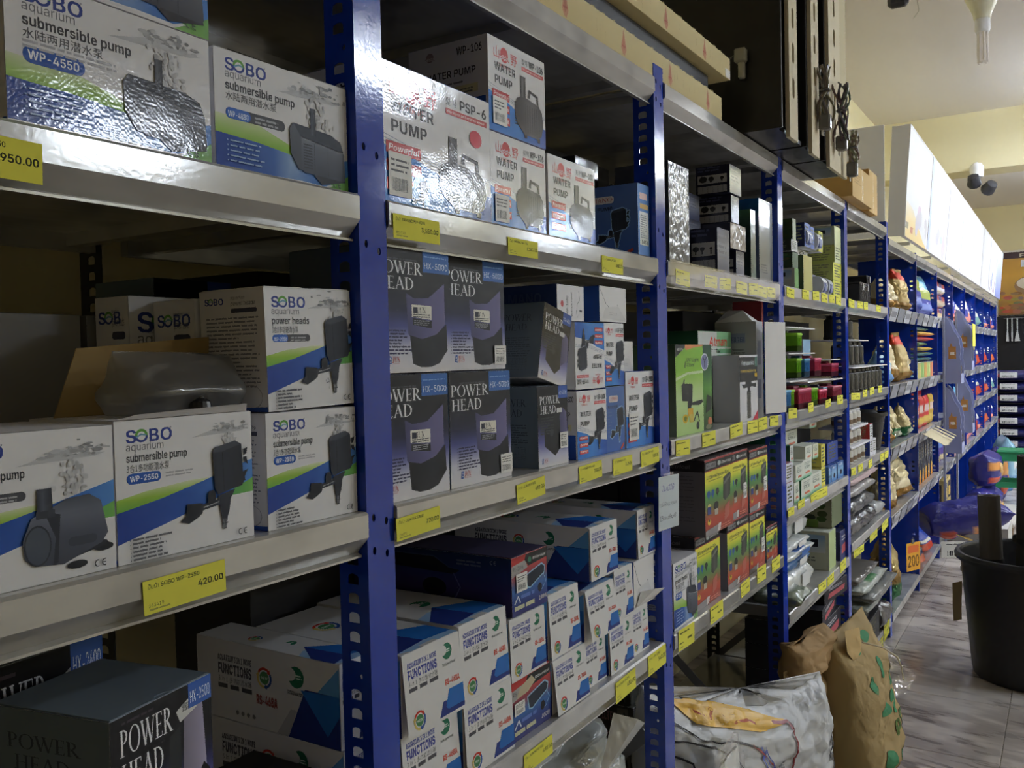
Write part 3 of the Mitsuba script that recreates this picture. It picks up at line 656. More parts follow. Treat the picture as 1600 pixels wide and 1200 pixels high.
def rsbox(model, seed=0, grey=False):
    """White long carton with blue facets, its small end printed AQUARIUM 3 IN 1 MORE FUNCTIONS."""
    NV, BL, LB = (34, 52, 128), (38, 106, 186), (96, 156, 212)
    def words(A, x, y, w, h, c):
        A.text('AQUARIUM 3 IN 1 MORE', x, y + .66 * h, .22 * h, c, 'black', fit=w); A.text('FUNCTIONS', x, y + .2 * h, .38 * h, c, 'black', fit=w)
        A.text('3 in 1', x, y - .06 * h, .17 * h, (60, 60, 70), 'sans', fit=.3 * w); A.text('多功能滤水器', x + .33 * w, y - .07 * h, .17 * h, (60, 60, 70), 'cjk', fit=.67 * w)
        A.k += 1
        for i, (a, b) in enumerate(((0, .28), (.36, .62), (.7, 1))):
            A.rect(x + a * w, y - .3 * h, (b - a) * w, .16 * h, (74, 74, 82), up=False)
    def make(w, d, h):
        A = Art(w, h, (224, 224, 224)); W, H = A.w, A.h
        words(A, .07 * W, .62 * H, .5 * W, .3 * H, (40, 50, 140))
        crescent(A, .76 * W, .82 * H, .09 * W); A.text('RSElectrical', .66 * W, .645 * H, .03 * H, (50, 56, 60), 'bold', fit=.24 * W)
        A.text(model, .68 * W, .4 * H, .075 * H, (196, 78, 62), 'black', fit=.27 * W)
        A.poly([(.54 * W, .04 * H), (.62 * W, .22 * H), (W, .22 * H), (W, .04 * H)], NV); A.poly([(.66 * W, .14 * H), (.74 * W, .34 * H), (W, .34 * H), (W, .1 * H), (.7 * W, .1 * H)], BL)
        recycle(A, .2 * W, .16 * H, .1 * W)
        S = Art(d, h, (214, 213, 216)); w2, h2 = S.w, S.h
        words(S, .16 * w2, .5 * h2, .25 * w2, .36 * h2, (60, 58, 76)); recycle(S, .5 * w2, .64 * h2, .13 * h2); crescent(S, .72 * w2, .74 * h2, .13 * h2); S.text('RSElectrical', .66 * w2, .52 * h2, .05 * h2, (60, 62, 70), 'bold', fit=.14 * w2)
        S.text(model, .44 * w2, .3 * h2, .12 * h2, (150, 70, 70), 'black', fit=.15 * w2)
        for k in range(4): S.ell((.3 + .04 * k) * w2, .12 * h2, .012 * w2, .012 * w2, (120, 120, 124), 10, up=False)
        S.poly([(.66 * w2, 0), (.78 * w2, .62 * h2), (w2, .62 * h2), (w2, 0)], NV); S.poly([(.75 * w2, .6 * h2), (.92 * w2, .12 * h2), (w2, .4 * h2), (w2, .62 * h2)], BL); S.poly([(.86 * w2, .62 * h2), (w2, .96 * h2), (w2, .62 * h2)], LB)
        S.poly([(.58 * w2, 0), (.68 * w2, .34 * h2), (.72 * w2, .34 * h2), (.66 * w2, 0)], (180, 180, 186))
        Tp = Art(w, d, (206, 206, 206)); w3, h3 = Tp.w, Tp.h
        Tp.poly([(0, .04 * h3), (0, .26 * h3), (.3 * w3, .3 * h3), (w3, .22 * h3), (w3, 0), (.2 * w3, 0)], (150, 186, 222)); Tp.poly([(.0, .18 * h3), (.5 * w3, .34 * h3), (.55 * w3, .06 * h3), (0, .03 * h3)], NV); Tp.poly([(.5 * w3, .34 * h3), (w3, .2 * h3), (w3, .04 * h3), (.55 * w3, .06 * h3)], BL)
        crescent(Tp, .55 * w3, .44 * h3, .13 * w3); recycle(Tp, .4 * w3, .66 * h3, .16 * w3)
        return ('rs', model, seed), {'front': A, 'side': S, 'top': Tp}
    return make
def redbox(model, seed=0, worn=False):
    """Dark night-blue carton; its end is red over blue with a hood filter on it."""
    def make(w, d, h):
        A = Art(w, h); W, H = A.w, A.h
        A.grad(SBox(0, 0, W, H), [(0, (50, 50, 110)), (.2, (44, 60, 130)), (.45, (58, 112, 176)), (.62, (140, 70, 84)), (.85, (196, 66, 64)), (1, (170, 50, 50))], 1, 12)
        A.poly([(.0, .66 * H), (.0, .86 * H), (.38 * W, .9 * H), (.44 * W, .76 * H)], (166, 164, 162)); A.text(model, .03 * W, .76 * H, .07 * H, (70, 70, 72), 'sans', fit=.3 * W)
        A.poly([(.36 * W, .9 * H), (.46 * W, .78 * H), (W, .82 * H), (W, .99 * H), (.4 * W, .99 * H)], (24, 26, 28)); A.ell(.5 * W, .88 * H, .05 * W, .05 * H, (50, 120, 96)); A.text('RSElectrical', .58 * W, .86 * H, .045 * H, (220, 220, 220), 'bold', sh=.2, fit=.38 * W)
        A.poly(Polygon([(.44 * W, .42 * H), (.4 * W, .62 * H), (.84 * W, .72 * H), (.92 * W, .66 * H), (.9 * W, .56 * H), (.5 * W, .4 * H)]).buffer(.02 * W), (150, 190, 214)); A.poly([(.44 * W, .42 * H), (.4 * W, .62 * H), (.84 * W, .72 * H), (.92 * W, .66 * H), (.9 * W, .56 * H), (.5 * W, .4 * H)], (30, 38, 54))
        A.line([(.88 * W, .56 * H), (.96 * W, .4 * H), (.86 * W, .28 * H), (.76 * W, .26 * H)], .012 * H, (150, 200, 230)); A.ell(.78 * W, .32 * H, .06 * W, .08 * H, (28, 30, 40))
        A.line([(.06 * W, .2 * H), (.16 * W, .32 * H), (.22 * W, .2 * H)], .03 * H, (220, 226, 236)); A.greek(.24 * W, .26 * H, .4 * W, 1, .1 * H, (90, 120, 190), seed, fill=.6); A.greek(.06 * W, .09 * H, .6 * W, 1, .1 * H, (200, 200, 170), seed + 1, fill=.7); A.text('200W', .74 * W, .1 * H, .07 * H, (220, 216, 220), 'bold')
        if worn: A.poly([(.12 * W, .7 * H), (.2 * W, .86 * H), (.5 * W, .96 * H), (.6 * W, .84 * H), (.4 * W, .72 * H)], (196, 184, 156))
        S = Art(d, h); w2, h2 = S.w, S.h
        S.grad(SBox(0, 0, w2, h2), [(0, (40, 38, 72)), (.4, (56, 46, 110)), (.7, (32, 50, 112)), (1, (20, 40, 84))], 1, 10)
        S.poly([(.24 * w2, .66 * h2), (.26 * w2, .9 * h2), (.54 * w2, .9 * h2), (.64 * w2, .72 * h2), (.7 * w2, .7 * h2), (.66 * w2, .62 * h2)], (22, 24, 36)); S.line([(.26 * w2, .9 * h2), (.54 * w2, .9 * h2), (.64 * w2, .72 * h2)], .02 * h2, (60, 76, 110)); S.ell(.54 * w2, .36 * h2, .075 * w2, .16 * h2, (22, 24, 34))
        S.line([(.66 * w2, .64 * h2), (.7 * w2, .4 * h2), (.66 * w2, .16 * h2), (.58 * w2, .12 * h2)], .025 * h2, (96, 100, 156)); S.text('20W', .1 * w2, .4 * h2, .12 * h2, (96, 92, 90), 'bold'); ce_mark(S, .88 * w2, .86 * h2, .07 * h2, (160, 166, 180)); S.greek(.68 * w2, .86 * h2, .16 * w2, 2, .06 * h2, (100, 106, 130), seed)
        Tp = Art(w, d); Tp.grad(SBox(0, 0, Tp.w, Tp.h), [(0, (150, 60, 60)), (.12, (70, 70, 110)), (.4, (54, 66, 110)), (1, (36, 46, 60))], 1)
        return ('redb', model, seed, worn), {'front': A, 'side': S, 'top': Tp}
    return make
def plain(c, c2=None, top=None):
    def make(w, d, h):
        return ('plain', tuple(c), c2 and tuple(c2), top and tuple(top)), {'front': Art(w, h, c), 'side': Art(d, h, c2 or c), 'top': Art(w, d, top or c)}
    return make
def flapend(seed=0):
    """Blank white end of a carton with its folded flaps showing."""
    def make(w, d, h):
        A = Art(w, h, (226, 226, 226)); W, H = A.w, A.h
        A.line([(0, H), (.24 * W, .5 * H), (.5 * W, .3 * H)], .02 * H, (120, 120, 126)); A.line([(W, .02 * H), (.66 * W, .5 * H)], .016 * H, (140, 140, 146)); A.poly([(.2 * W, .4 * H), (.7 * W, .46 * H), (W, .02 * H), (.1 * W, .1 * H)], (214, 214, 214)); A.greek(.36 * W, .24 * H, .3 * W, 2, .05 * H, (180, 180, 184), seed)
        S = Art(d, h, (42, 84, 170)); S.rect(.3 * S.w, .1 * S.h, .4 * S.w, .7 * S.h, (36, 48, 116)); S.greek(.34 * S.w, .7 * S.h, .3 * S.w, 6, .06 * S.h, (90, 110, 180), seed)
        return ('flap', seed), {'front': A, 'side': S, 'top': Art(w, d, (215, 215, 217))}
    return make
def lyingbox(seed=0):
    """Pump carton lying on its side: the print on its white end runs upwards."""
    def make(w, d, h):
        A = Art(w, h, (228, 228, 232)); W, H = A.w, A.h
        A.ell(.18 * W, .47 * H, .055 * W, .09 * H, (190, 84, 92)); A.text('SP-1600', .4 * W, .2 * H, .07 * W, (60, 60, 66), 'bold', rot=90, fit=.5 * H); A.text('WATER PUMP', .56 * W, .12 * H, .05 * W, (60, 60, 66), 'bold', rot=90, fit=.7 * H)
        A.line([(.7 * W, .2 * H), (.75 * W, .5 * H), (.84 * W, .6 * H), (.8 * W, .86 * H)], .02 * H, (110, 112, 118)); A.line([(.72 * W, .1 * H), (.9 * W, .3 * H)], .015 * H, (150, 152, 158)); A.rect(.82 * W, .26 * H, .1 * W, .06 * H, (60, 60, 66))
        S = Art(d, h, (38, 58, 110)); S.text('YAMANO', .1 * S.w, .5 * S.h, .28 * S.h, (66, 80, 120), 'bold', fit=.7 * S.w)
        return ('lying', seed), {'front': A, 'side': S, 'top': Art(w, d, (40, 70, 150))}
    return make
# ------------------------------------------------------------------ the room
def structure(key, shape):
    scene[key] = shape; labels[key] = {'kind': 'structure'}
def slab(x0, x1, y0, y1, z0, z1, mat):
    return mikit.ply(bx(x0, x1, y0, y1, z0, z1), mat)
structure('floor', slab(WALL_X - .1, ROOM_X, ROOM_Y0, ROOM_Y1, -.1, -.004, 'm_grout'))
_tile = {}
def floor_tiles():
    # 0.6 m tiles where the aisle shows them; rows run along the aisle, joints 3 mm
    X0 = 0.045; n = 0
    gx = [X0 + .535 * i for i in range(-2, 4)]
    for i in range(len(gx) - 1):
        for j in range(4, 25):
            y0 = .6 * j + (.0 if i % 2 else .0)
            m = cbx(gx[i] + .0015, gx[i + 1] - .0015, y0 + .0012, y0 + .5988, -.03, 0, .0012)
            part('floor', 'tile', mikit.ply(m, 'm_floor'))
    part('floor', 'tile_field', mikit.ply(trimesh.util.concatenate([bx(gx[-1] + .0015, ROOM_X, ROOM_Y0, ROOM_Y1, -.03, 0), bx(WALL_X, gx[-1], ROOM_Y0, 2.397, -.03, 0)]), 'm_floor'))
floor_tiles()
structure('wall_left', slab(WALL_X - .12, WALL_X, ROOM_Y0, ROOM_Y1, 0, CEIL_Z, 'm_wall'))
structure('wall_right', slab(ROOM_X, ROOM_X + .1, ROOM_Y0, ROOM_Y1, 0, CEIL_Z, 'm_wall'))
structure('wall_near', slab(WALL_X - .1, ROOM_X + .1, ROOM_Y0 - .1, ROOM_Y0, 0, CEIL_Z, 'm_wall'))
structure('wall_far', slab(WALL_X - .1, ROOM_X + .1, ROOM_Y1, ROOM_Y1 + .1, 0, CEIL_Z, 'm_wall'))
structure('ceiling', slab(WALL_X - .1, ROOM_X + .1, ROOM_Y0 - .1, ROOM_Y1 + .1, CEIL_Z, CEIL_Z + .1, 'm_ceiling'))
# dropped beams across the shop
structure('trim_1', slab(WALL_X, ROOM_X, 9.25, 9.6, 3.14, CEIL_Z, 'm_wall'))
structure('trim_2', slab(WALL_X, ROOM_X, ROOM_Y1 - .03, ROOM_Y1, 0, 2.98, 'm_ceiling'))

# ------------------------------------------------------------------ ceiling lamps
scene['m_lampbody'] = two(principled(rgb(225, 225, 222), .5, .3))
_lamp_tube = None
for i, (lx, ly) in enumerate(LAMP_SPOTS):
    t = thing('ceiling_lamp', 'white twin-tube fluorescent lamp fixed under the shop ceiling', 'lamp', 'fluorescent lamps of the shop')
    ax = np.array([0, 1.0, 0])
    body = trimesh.util.concatenate([cbx(lx - .025, lx + .025, ly - .64, ly + .64, LAMP_Z + .03, LAMP_Z + .09, .004), bx(lx - .012, lx + .012, ly - .4, ly - .37, LAMP_Z + .09, CEIL_Z), bx(lx - .012, lx + .012, ly + .37, ly + .4, LAMP_Z + .09, CEIL_Z)])
    part(t, 'housing', mikit.ply(body, 'm_lampbody'))
    for s in (-1, 1):
        m = trimesh.creation.cylinder(.019, 1.18, sections=12); m.apply_transform(trimesh.transformations.rotation_matrix(math.pi / 2, [1, 0, 0])); m.apply_translation((lx + s * .055, ly, LAMP_Z + .025))
        part(t, 'tube', {**mikit.ply(m, 'm_lampbody', smooth=40), 'emitter': {'type': 'area', 'radiance': {'type': 'rgb', 'value': [LAMP_POWER * v for v in (.86, .97, 1.14)]}}})

# ------------------------------------------------------------------ the long shelving rack
BAY, P1 = 1.0093, 0.957
post_y = lambda k: P1 + BAY * (k - 1)           # right edge of post k
Z_T, Z_A, Z_B, Z_C = 2.137, 1.7245, 1.3006, 0.8386
FL = 0.056
def post_front():
    p = SBox(0, 0, FL, 2.168); holes = []
    for z in (.33, .78, .825, 1.245, 1.29, 1.66, 1.79, 2.09, 2.13):
        for y in (.014, .04):
            holes.append(_ell(y, z - (.008 if y > .03 else 0), .0035, .0055, 10))
    m = extr(p.difference(unary_union(holes)), .002); v = np.array(m.vertices)
    return np.c_[v[:, 2] - .002, v[:, 0] - FL, v[:, 1]], np.array(m.faces)
def post_side(depth=.052):
    p = SBox(0, 0, depth, 2.168); holes = []
    for i in range(80):
        z = .04 + .0265 * i
        if i % 8 == 7:
            holes.append(_ell(depth * .35, z, .003, .004, 8)); continue
        a = SBox(.018, z - .007, .038, z + .004); b = _ell(.028, z + .003, .010, .005, 10)
        holes.append(a.union(b))
    m = extr(p.difference(unary_union(holes)), .002); v = np.array(m.vertices)
    return np.c_[-v[:, 0], v[:, 2] - FL, v[:, 1]], np.array(m.faces)
_pf, _ps = mikit.ply(post_front(), 'm_blue'), mikit.ply(post_side(), 'm_blue')
_rear = mikit.ply(post_side(.06), 'm_dark')
def shelf_ply(L, D=.6, lip=.034, mat='m_zinc', low=.022):
    key = ('shelf', round(L, 3), D, lip, mat)
    if key not in _PLY:
        prof = Polygon([(-D, -.0015), (-D, 0), (-.001, 0), (.003, -.003), (.003, -lip), (-.008, -lip - low), (-.005, -lip - low - .004), (-.003, -lip - low - .001), (.0045, -lip + .001), (.0045, -.003), (.002, .0005), (0, .0012), (-.012, .0005), (-D, .0005)][:10] + [(0.0045, -.0005), (-D, .0012)]).buffer(0)
        prof = Polygon([(-D, 0), (.001, 0), (.0045, -.0035), (.0045, -lip), (-.0165, -lip - low), (-.009, -lip - low - .003), (-.009, -lip - low - .006), (-.021, -lip - low - .004), (-.0195, -lip - low + .001), (.0015, -lip), (.0015, -.005), (-D, -.003)])
        m = extr(prof, L); v = np.array(m.vertices)
        back = bx(-D, -D + .02, 0, L, -.03, -.003)
        rib = [bx(-D + .02, -.01, y - .012, y + .012, -.024, -.003) for y in (.04, L / 2, L - .04)]
        _PLY[key] = mikit.ply(trimesh.util.concatenate([trimesh.Trimesh(np.c_[v[:, 0], v[:, 2], v[:, 1]], np.array(m.faces)[:, ::-1], process=False), back] + rib), mat)
    return _PLY[key]
def brace_ply(p, q, w=.03, t=.003):
    p, q = np.array(p, float), np.array(q, float); d = q - p; L = np.linalg.norm(d); d /= L
    n = np.cross(d, [0, 1, 0]) if abs(d[1]) < .9 else np.array([0, 0, 1.0])
    n /= np.linalg.norm(n); b = np.cross(d, n)
    c = [p + s * n * w / 2 + u * b * t / 2 + e * d * L for e in (0, 1) for s in (-1, 1) for u in (-1, 1)]
    return trimesh.convex.convex_hull(np.array(c))
rack = thing('shelving_rack', 'long rack of blue slotted posts and grey metal shelves along the left wall', 'shelving')
far_rack = thing('shelving_rack', 'far end of the shelving with solid blue dividers, holding the pet food bags', 'shelving')
levels = {0: (Z_T, Z_A, Z_B, Z_C, .36), 1: (Z_T, Z_A, Z_B, Z_C, .36), 2: (Z_T, Z_A, Z_B, Z_C, .36), 3: (Z_T, Z_A, Z_B, .977, .63, .12), 4: (Z_T, Z_A, 1.315, 1.0, .672, .105)}
for b in range(0, 5):
    y0, y1 = post_y(b), post_y(b + 1)
    for z in levels[b]:
        if b < 3 and z == .36: continue
        part(rack, 'shelf', shelf_ply(y1 - y0 - FL - .004), place(0, y0 + .002, z))
for k in range(0, 6):
    y = post_y(k)
    t = part(rack, 'post', _pf, place(0, y, 0)); scene[t + '__slotted_flange'] = {**_ps, 'to_world': place(0, y, 0)}
    part(rack, 'rear_post', _rear, place(-.57, y, 0))
    part(rack, 'side_brace', mikit.ply(brace_ply((-.6, y - FL + .03, .1), (-.06, y - FL + .03, .6)) if k != 3 else brace_ply((-.06, y - FL + .03, .12), (-.6, y - FL + .03, .62)), 'm_iron'))
for b in range(0, 3):
    y0, y1 = post_y(b), post_y(b + 1) - FL
    part(rack, 'rear_brace', mikit.ply(brace_ply((-.615, y0, 1.2 if b else 1.0), (-.615, y1, 2.05)), 'm_dark'))
    part(rack, 'rear_brace', mikit.ply(brace_ply((-.615, y1, .1), (-.615, y0, .8)), 'm_iron'))
# pet food end
flv = (Z_A + .004, 1.318, .985, .625, .105)
_div = None
def divider_ply():
    p = SBox(0, 0, .34, 2.1); holes = []
    for i in range(70):
        z = .1 + .028 * i
        if (i * 7919) % 5 < 3: holes.append(SBox(.02, z, .036, z + .012))
    m = extr(p.difference(unary_union(holes)), .003); v = np.array(m.vertices)
    return trimesh.util.concatenate([trimesh.Trimesh(np.c_[-v[:, 0], v[:, 2] - .012, v[:, 1]], np.array(m.faces), process=False), bx(-.003, .0, -.016, 0, 0, 2.1)])
_div = mikit.ply(divider_ply(), 'm_blue')
for k in range(6, 14):
    part(far_rack, 'divider', _div, place(0, post_y(k), 0))
    z0 = 0
scene['m_grey_post'] = two(principled(rgb(150, 152, 170), .4, .4))
part(far_rack, 'end_post', mikit.ply(bx(-.34, .004, post_y(13) + .003, post_y(13) + .09, 0, 2.1), 'm_grey_post'))
for b in range(5, 13):
    y0, y1 = post_y(b), post_y(b + 1)
    for z in (flv if b < 8 else flv[:4]) + (2.09,):
        sh = part(far_rack, 'shelf', shelf_ply(y1 - y0 - .02, D=.45), place(0, y0 + .004, z))
# ------------------------------------------------------------------ price tags
YEL = (232, 228, 92)
def tag_ply(w, h, top, price, code, seed):
    A = Art(w, h, YEL); W, H = A.w, A.h
    if top: A.text(top, .05 * W, .74 * H, .13 * H, (60, 60, 40), 'bold', fit=min(.62 * W, .085 * H * len(top) * 1.15))
    else: A.greek(.06 * W, .76 * H, .6 * W, 1, .16 * H, (120, 118, 60), seed)
    if price: A.text(price, .97 * W, .4 * H, .2 * H, (50, 50, 36), 'bold', anchor='r')
    else: A.greek(.55 * W, .36 * H, .36 * W, 1, .2 * H, (110, 108, 56), seed + 1)
    if code: A.text(code, .05 * W, .2 * H, .1 * H, (90, 90, 60), 'sans')
    else: A.greek(.06 * W, .3 * H, .22 * W, 1, .12 * H, (130, 128, 66), seed + 2)
    A.greek(.06 * W, .1 * H, .25 * W, 1, .1 * H, (170, 168, 90), seed + 3)
    m, c = onface(A, 'front', w, 0, h, .0003)
    return vmesh([(bx(-.0004, .0003, 0, w, 0, h), YEL), (m, c)], 'm_matte')
def price_tag(y0, y1, z0, z1, label, top=None, price=None, code=None, tilt=0.0, x=.006, group=None):
    w, h = y1 - y0, z1 - z0
    t = thing('price_tag', label, 'price tag', group)
    whole(t, tag_ply(w, h, top, price, code, len(labels)), place(x, y0, z0, rx=tilt))
    return t
ORD = ['first', 'second', 'third', 'fourth', 'fifth', 'sixth', 'seventh', 'eighth', 'ninth', 'tenth', 'eleventh', 'twelfth']
price_tag(0.367, 0.467, 1.671, 1.708, 'yellow price tag cut by the left picture edge, reading 950.00', 'ปั๊มน้ำ SOBO WP-4550', '950.00', '163450', -1)
price_tag(0.556, 0.659, 1.249, 1.284, 'yellow price tag reading 420.00 below the WP-2550 boxes', 'ปั๊มน้ำ SOBO WP-2550', '420.00', '163419', 1.5)
price_tag(0.965, 1.072, 1.673, 1.707, 'yellow price tag reading 3,550.00 below the PSP-6 box', 'ปั๊มน้ำ YAMANO PSP-6000', '3,550.00', '8857122', 0)
price_tag(1.263, 1.361, 1.676, 1.705, 'yellow price tag reading 1,550.00 below the WP-106 boxes', 'ปั๊มน้ำ YAMANO WP-106', '1,550.00', '8857123', 0)
price_tag(1.615, 1.714, 1.672, 1.705, 'yellow price tag below the blue pump box on the upper shelf', 'ปั๊มน้ำ YAMANO SP-2500', '480.00', '88571', 0)
price_tag(0.955, 1.056, 1.250, 1.282, 'yellow price tag reading 720.00 below the HX-5000 boxes', 'ปั๊มน้ำ JUN HX5000', '720.00', '168032', 2)
price_tag(1.274, 1.369, 1.254, 1.287, 'yellow price tag reading 680.00 below the upright POWER HEAD box', 'ปั๊มน้ำ JUN HX4500', '680.00', '168031', 3)
price_tag(1.500, 1.597, 1.259, 1.292, 'yellow price tag below the bottom SP-1600 box', 'ปั๊มน้ำ YAMANO SP-1600', '280.00', '16801', 2)
price_tag(1.649, 1.742, 1.256, 1.290, 'yellow price tag below the pale blue pump box', 'ปั๊มน้ำ YAMANO SP-1800', '310.00', '16802', 1)
price_tag(1.790, 1.889, 1.257, 1.292, 'yellow price tag below the SP-2800 box next to the second post', 'ปั๊มน้ำ YAMANO SP-2800', '380.00', '16803', 2)
price_tag(1.277, 1.375, 0.788, 0.822, 'yellow price tag at the lower picture edge below the FUNCTIONS boxes', 'ตู้กรอง RS Electrical RS-268A', '480.00', '16901', 1)
price_tag(1.640, 1.739, 0.786, 0.829, 'yellow price tag below the FUNCTIONS boxes, middle of that shelf', 'ตู้กรอง RS Electrical RS-268A', '480.00', '16902', 2)
price_tag(1.807, 1.908, 0.790, 0.835, 'yellow price tag below the FUNCTIONS boxes beside the second post', 'ตู้กรอง RS-188A', '340.00', '16903', 1)
for _where, _rows in {
        'upper shelf of the third bay': [(2.008, 2.100, 1.672, 1.708), (2.209, 2.302, 1.676, 1.707), (2.323, 2.418, 1.675, 1.706), (2.463, 2.562, 1.674, 1.708), (2.581, 2.669, 1.674, 1.708), (2.672, 2.762, 1.675, 1.708), (2.769, 2.854, 1.676, 1.707)],
        'middle shelf of the third bay': [(1.992, 2.083, 1.261, 1.298), (2.171, 2.271, 1.264, 1.301), (2.393, 2.499, 1.267, 1.304), (2.548, 2.647, 1.268, 1.305), (2.655, 2.747, 1.267, 1.305), (2.776, 2.869, 1.273, 1.305)],
        'lower shelf of the third bay': [(1.987, 2.091, 0.793, 0.843), (2.210, 2.308, 0.798, 0.843), (2.465, 2.547, 0.807, 0.847), (2.619, 2.709, 0.812, 0.858), (2.774, 2.866, 0.811, 0.851)],
        'upper shelf of the fourth bay': [(2.991, 3.088, 1.688, 1.720), (3.196, 3.290, 1.689, 1.723), (3.347, 3.445, 1.691, 1.724), (3.481, 3.580, 1.692, 1.726), (3.608, 3.702, 1.693, 1.725), (3.726, 3.819, 1.693, 1.728)],
        'second shelf of the fourth bay': [(2.993, 3.099, 1.282, 1.316), (3.259, 3.333, 1.285, 1.319), (3.525, 3.611, 1.285, 1.315), (3.726, 3.832, 1.289, 1.325)],
        'third shelf of the fourth bay': [(2.968, 3.047, 0.957, 0.984), (3.099, 3.185, 0.960, 0.988), (3.278, 3.372, 0.957, 0.985), (3.364, 3.536, 0.954, 0.989)],
        'fourth shelf of the fourth bay': [(3.374, 3.495, 0.602, 0.637), (3.518, 3.626, 0.597, 0.632), (3.745, 3.852, 0.598, 0.642)],
        'upper shelf of the fifth bay': [(3.970, 4.088, 1.692, 1.727), (4.158, 4.287, 1.693, 1.724), (4.303, 4.393, 1.690, 1.725), (4.604, 4.724, 1.694, 1.725)],
        'second shelf of the fifth bay': [(3.998, 4.189, 1.293, 1.323), (4.249, 4.353, 1.292, 1.324), (4.416, 4.528, 1.293, 1.326), (4.630, 4.734, 1.295, 1.330)],
        'third shelf of the fifth bay': [(3.979, 4.071, 0.968, 1.001), (4.128, 4.227, 0.964, 0.997), (4.364, 4.457, 0.953, 0.989), (4.661, 4.766, 0.953, 0.991), (4.786, 4.896, 0.952, 0.988)],
        'fourth shelf of the fifth bay': [(4.010, 4.233, 0.606, 0.639), (4.374, 4.566, 0.605, 0.640), (4.691, 4.872, 0.596, 0.640)],
        'bottom shelf of the fifth bay': [(4.352, 4.445, 0.012, 0.035), (4.551, 4.686, 0.022, 0.084), (4.712, 4.874, 0.043, 0.125)],
        }.items():
    for _i, (_a, _b, _c, _d) in enumerate(_rows):
        price_tag(_a, _b, _c, _d, 'small yellow price tag on the %s, %s from the left' % (_where, ORD[_i]), tilt=(_i * 37 % 5 - 2) * 1.2, group='yellow price tags on the ' + _where)

# ------------------------------------------------------------------ first bay, upper shelf
A, B, C = Z_A + .0005, Z_B + .0005, Z_C + .0005
ytop = 'boxes on the upper shelf of the first bay'
sob = sobo('WP-4550', 'block', 'submersible pump', '水陆两用潜水泵', seed=1)
carton('pump_box', 'white submersible pump box WP-4550 at the far left, a like box on top of it', 'box', (-.012, .447, A), (.226, .17, .137), sob, mat='m_gloss')
carton('pump_box', 'white pump box at the top left picture edge, standing on the WP-4550 box', 'box', (-.012, .446, A + .1385), (.228, .17, .137), sob, mat='m_gloss')
carton('pump_box', 'dull white submersible pump box with grey pill label, tight against the first blue post', 'box', (-.02, .686, A), (.212, .19, .138), sobo('WP-4880', 'block', 'submersible pump', '水陆两用潜水泵', pill='long', seed=2), rz=-1.5, lid=(206, 206, 206))
# second bay, upper shelf
carton('pump_box', 'large white PSP-6 water pump box right behind the first blue post', 'box', (-.014, .96, A), (.284, .21, .2), yamano('PSP-6', 'psp', seed=3), mat='m_gloss', lid=(60, 96, 180), sticker=(.02, .012, .052, .062, 4))
carton('pump_box', 'white WP-106 water pump box stacked on top of another, grey side with yellow strip', 'box', (-.015, 1.246, A + .1595), (.188, .165, .157), yamano('WP-106', seed=5), mat='m_gloss', sticker=(.01, .012, .044, .046, 5))
carton('pump_box', 'white WP-106 water pump box beneath the grey-sided stacked one', 'box', (-.015, 1.246, A), (.184, .165, .157), yamano('WP-106', seed=6), mat='m_gloss', sticker=(.01, .008, .044, .046, 6))
carton('pump_box', 'film-wrapped white water pump box right of the WP-106 stack, strong glare on it', 'box', (-.012, 1.434, A), (.19, .165, .153), yamano('WP-107', seed=7), mat='m_gloss')
carton('pump_box', 'blue pump box with a black pump outline near the second blue post', 'box', (-.015, 1.843, A), (.064, .17, .163), yam_blue(True, 1), mat='m_print')
carton('dark_box', 'black carton with a white corner behind the blue pump box', 'box', (-.2, 1.9, A), (.12, .25, .26), plain((36, 36, 42)), mat='m_gloss')

# ------------------------------------------------------------------ first bay, middle shelf
t = carton('pump_box', 'white box with a round grey pump at the left picture edge, top edge torn', 'box', (-.012, .365, B), (.174, .16, .143), sobo('WP-3550', 'round', 'submersible pump', '水陆两用潜水泵', pill='long', seed=8), lid=None)
t21 = carton('pump_box', 'white WP-2550 pump box standing below the grey plastic bag', 'box', (-.012, .541, B), (.176, .15, .146), sobo('WP-2550', 'tower', 'submersible pump', '3合1多功能潜水泵', seed=9))
fp = trimesh.convex.convex_hull(np.array([(-.128, .548, B + .147), (-.128, .75, B + .147), (-.118, .57, B + .222), (-.112, .742, B + .236), (-.1265, .548, B + .147), (-.1265, .75, B + .147), (-.1165, .57, B + .222), (-.1105, .742, B + .236)]))
part(t21, 'open_flap', vmesh([(fp, (150, 126, 84))], 'm_matte'), label='raised brown inner side of the open top flap')
part(t21, 'open_flap', vmesh([(trimesh.convex.convex_hull(np.array([(-.012, .545, B + .1465), (-.012, .71, B + .1465), (.0, .56, B + .152), (.002, .7, B + .156), (-.0105, .545, B + .1478), (-.0105, .71, B + .1478)])), (214, 214, 216))], 'm_print'))
carton('pump_box', 'white WP-2550 pump box under the power heads box beside the first post', 'box', (-.014, .741, B), (.157, .13, .141), sobo('WP-2550', 'tower', 'submersible pump', '3合1多功能潜水泵', seed=10))
carton('pump_box', 'white power heads box with a handwritten 9, stacked beside the first post', 'box', (-.016, .749, B + .1425), (.15, .115, .15), sobo('WP-2550', 'tower', 'power heads', '3合1多功能潜水泵', pill='long', seed=11), rx=1.2, lid=(222, 222, 222))
carton('pump_box', 'white power heads box standing behind the handwritten-9 box', 'box', (-.137, .742, B), (.15, .08, .285), sobo('WP-2551', 'tower', 'power heads', '3合1多功能潜水泵', pill='long', seed=12))
carton('pump_box', 'dim white power heads box second behind the handwritten-9 box', 'box', (-.222, .708, B), (.15, .07, .292), sobo('WP-2552', 'tower', 'power heads', '3合1多功能潜水泵', pill='long', seed=13))
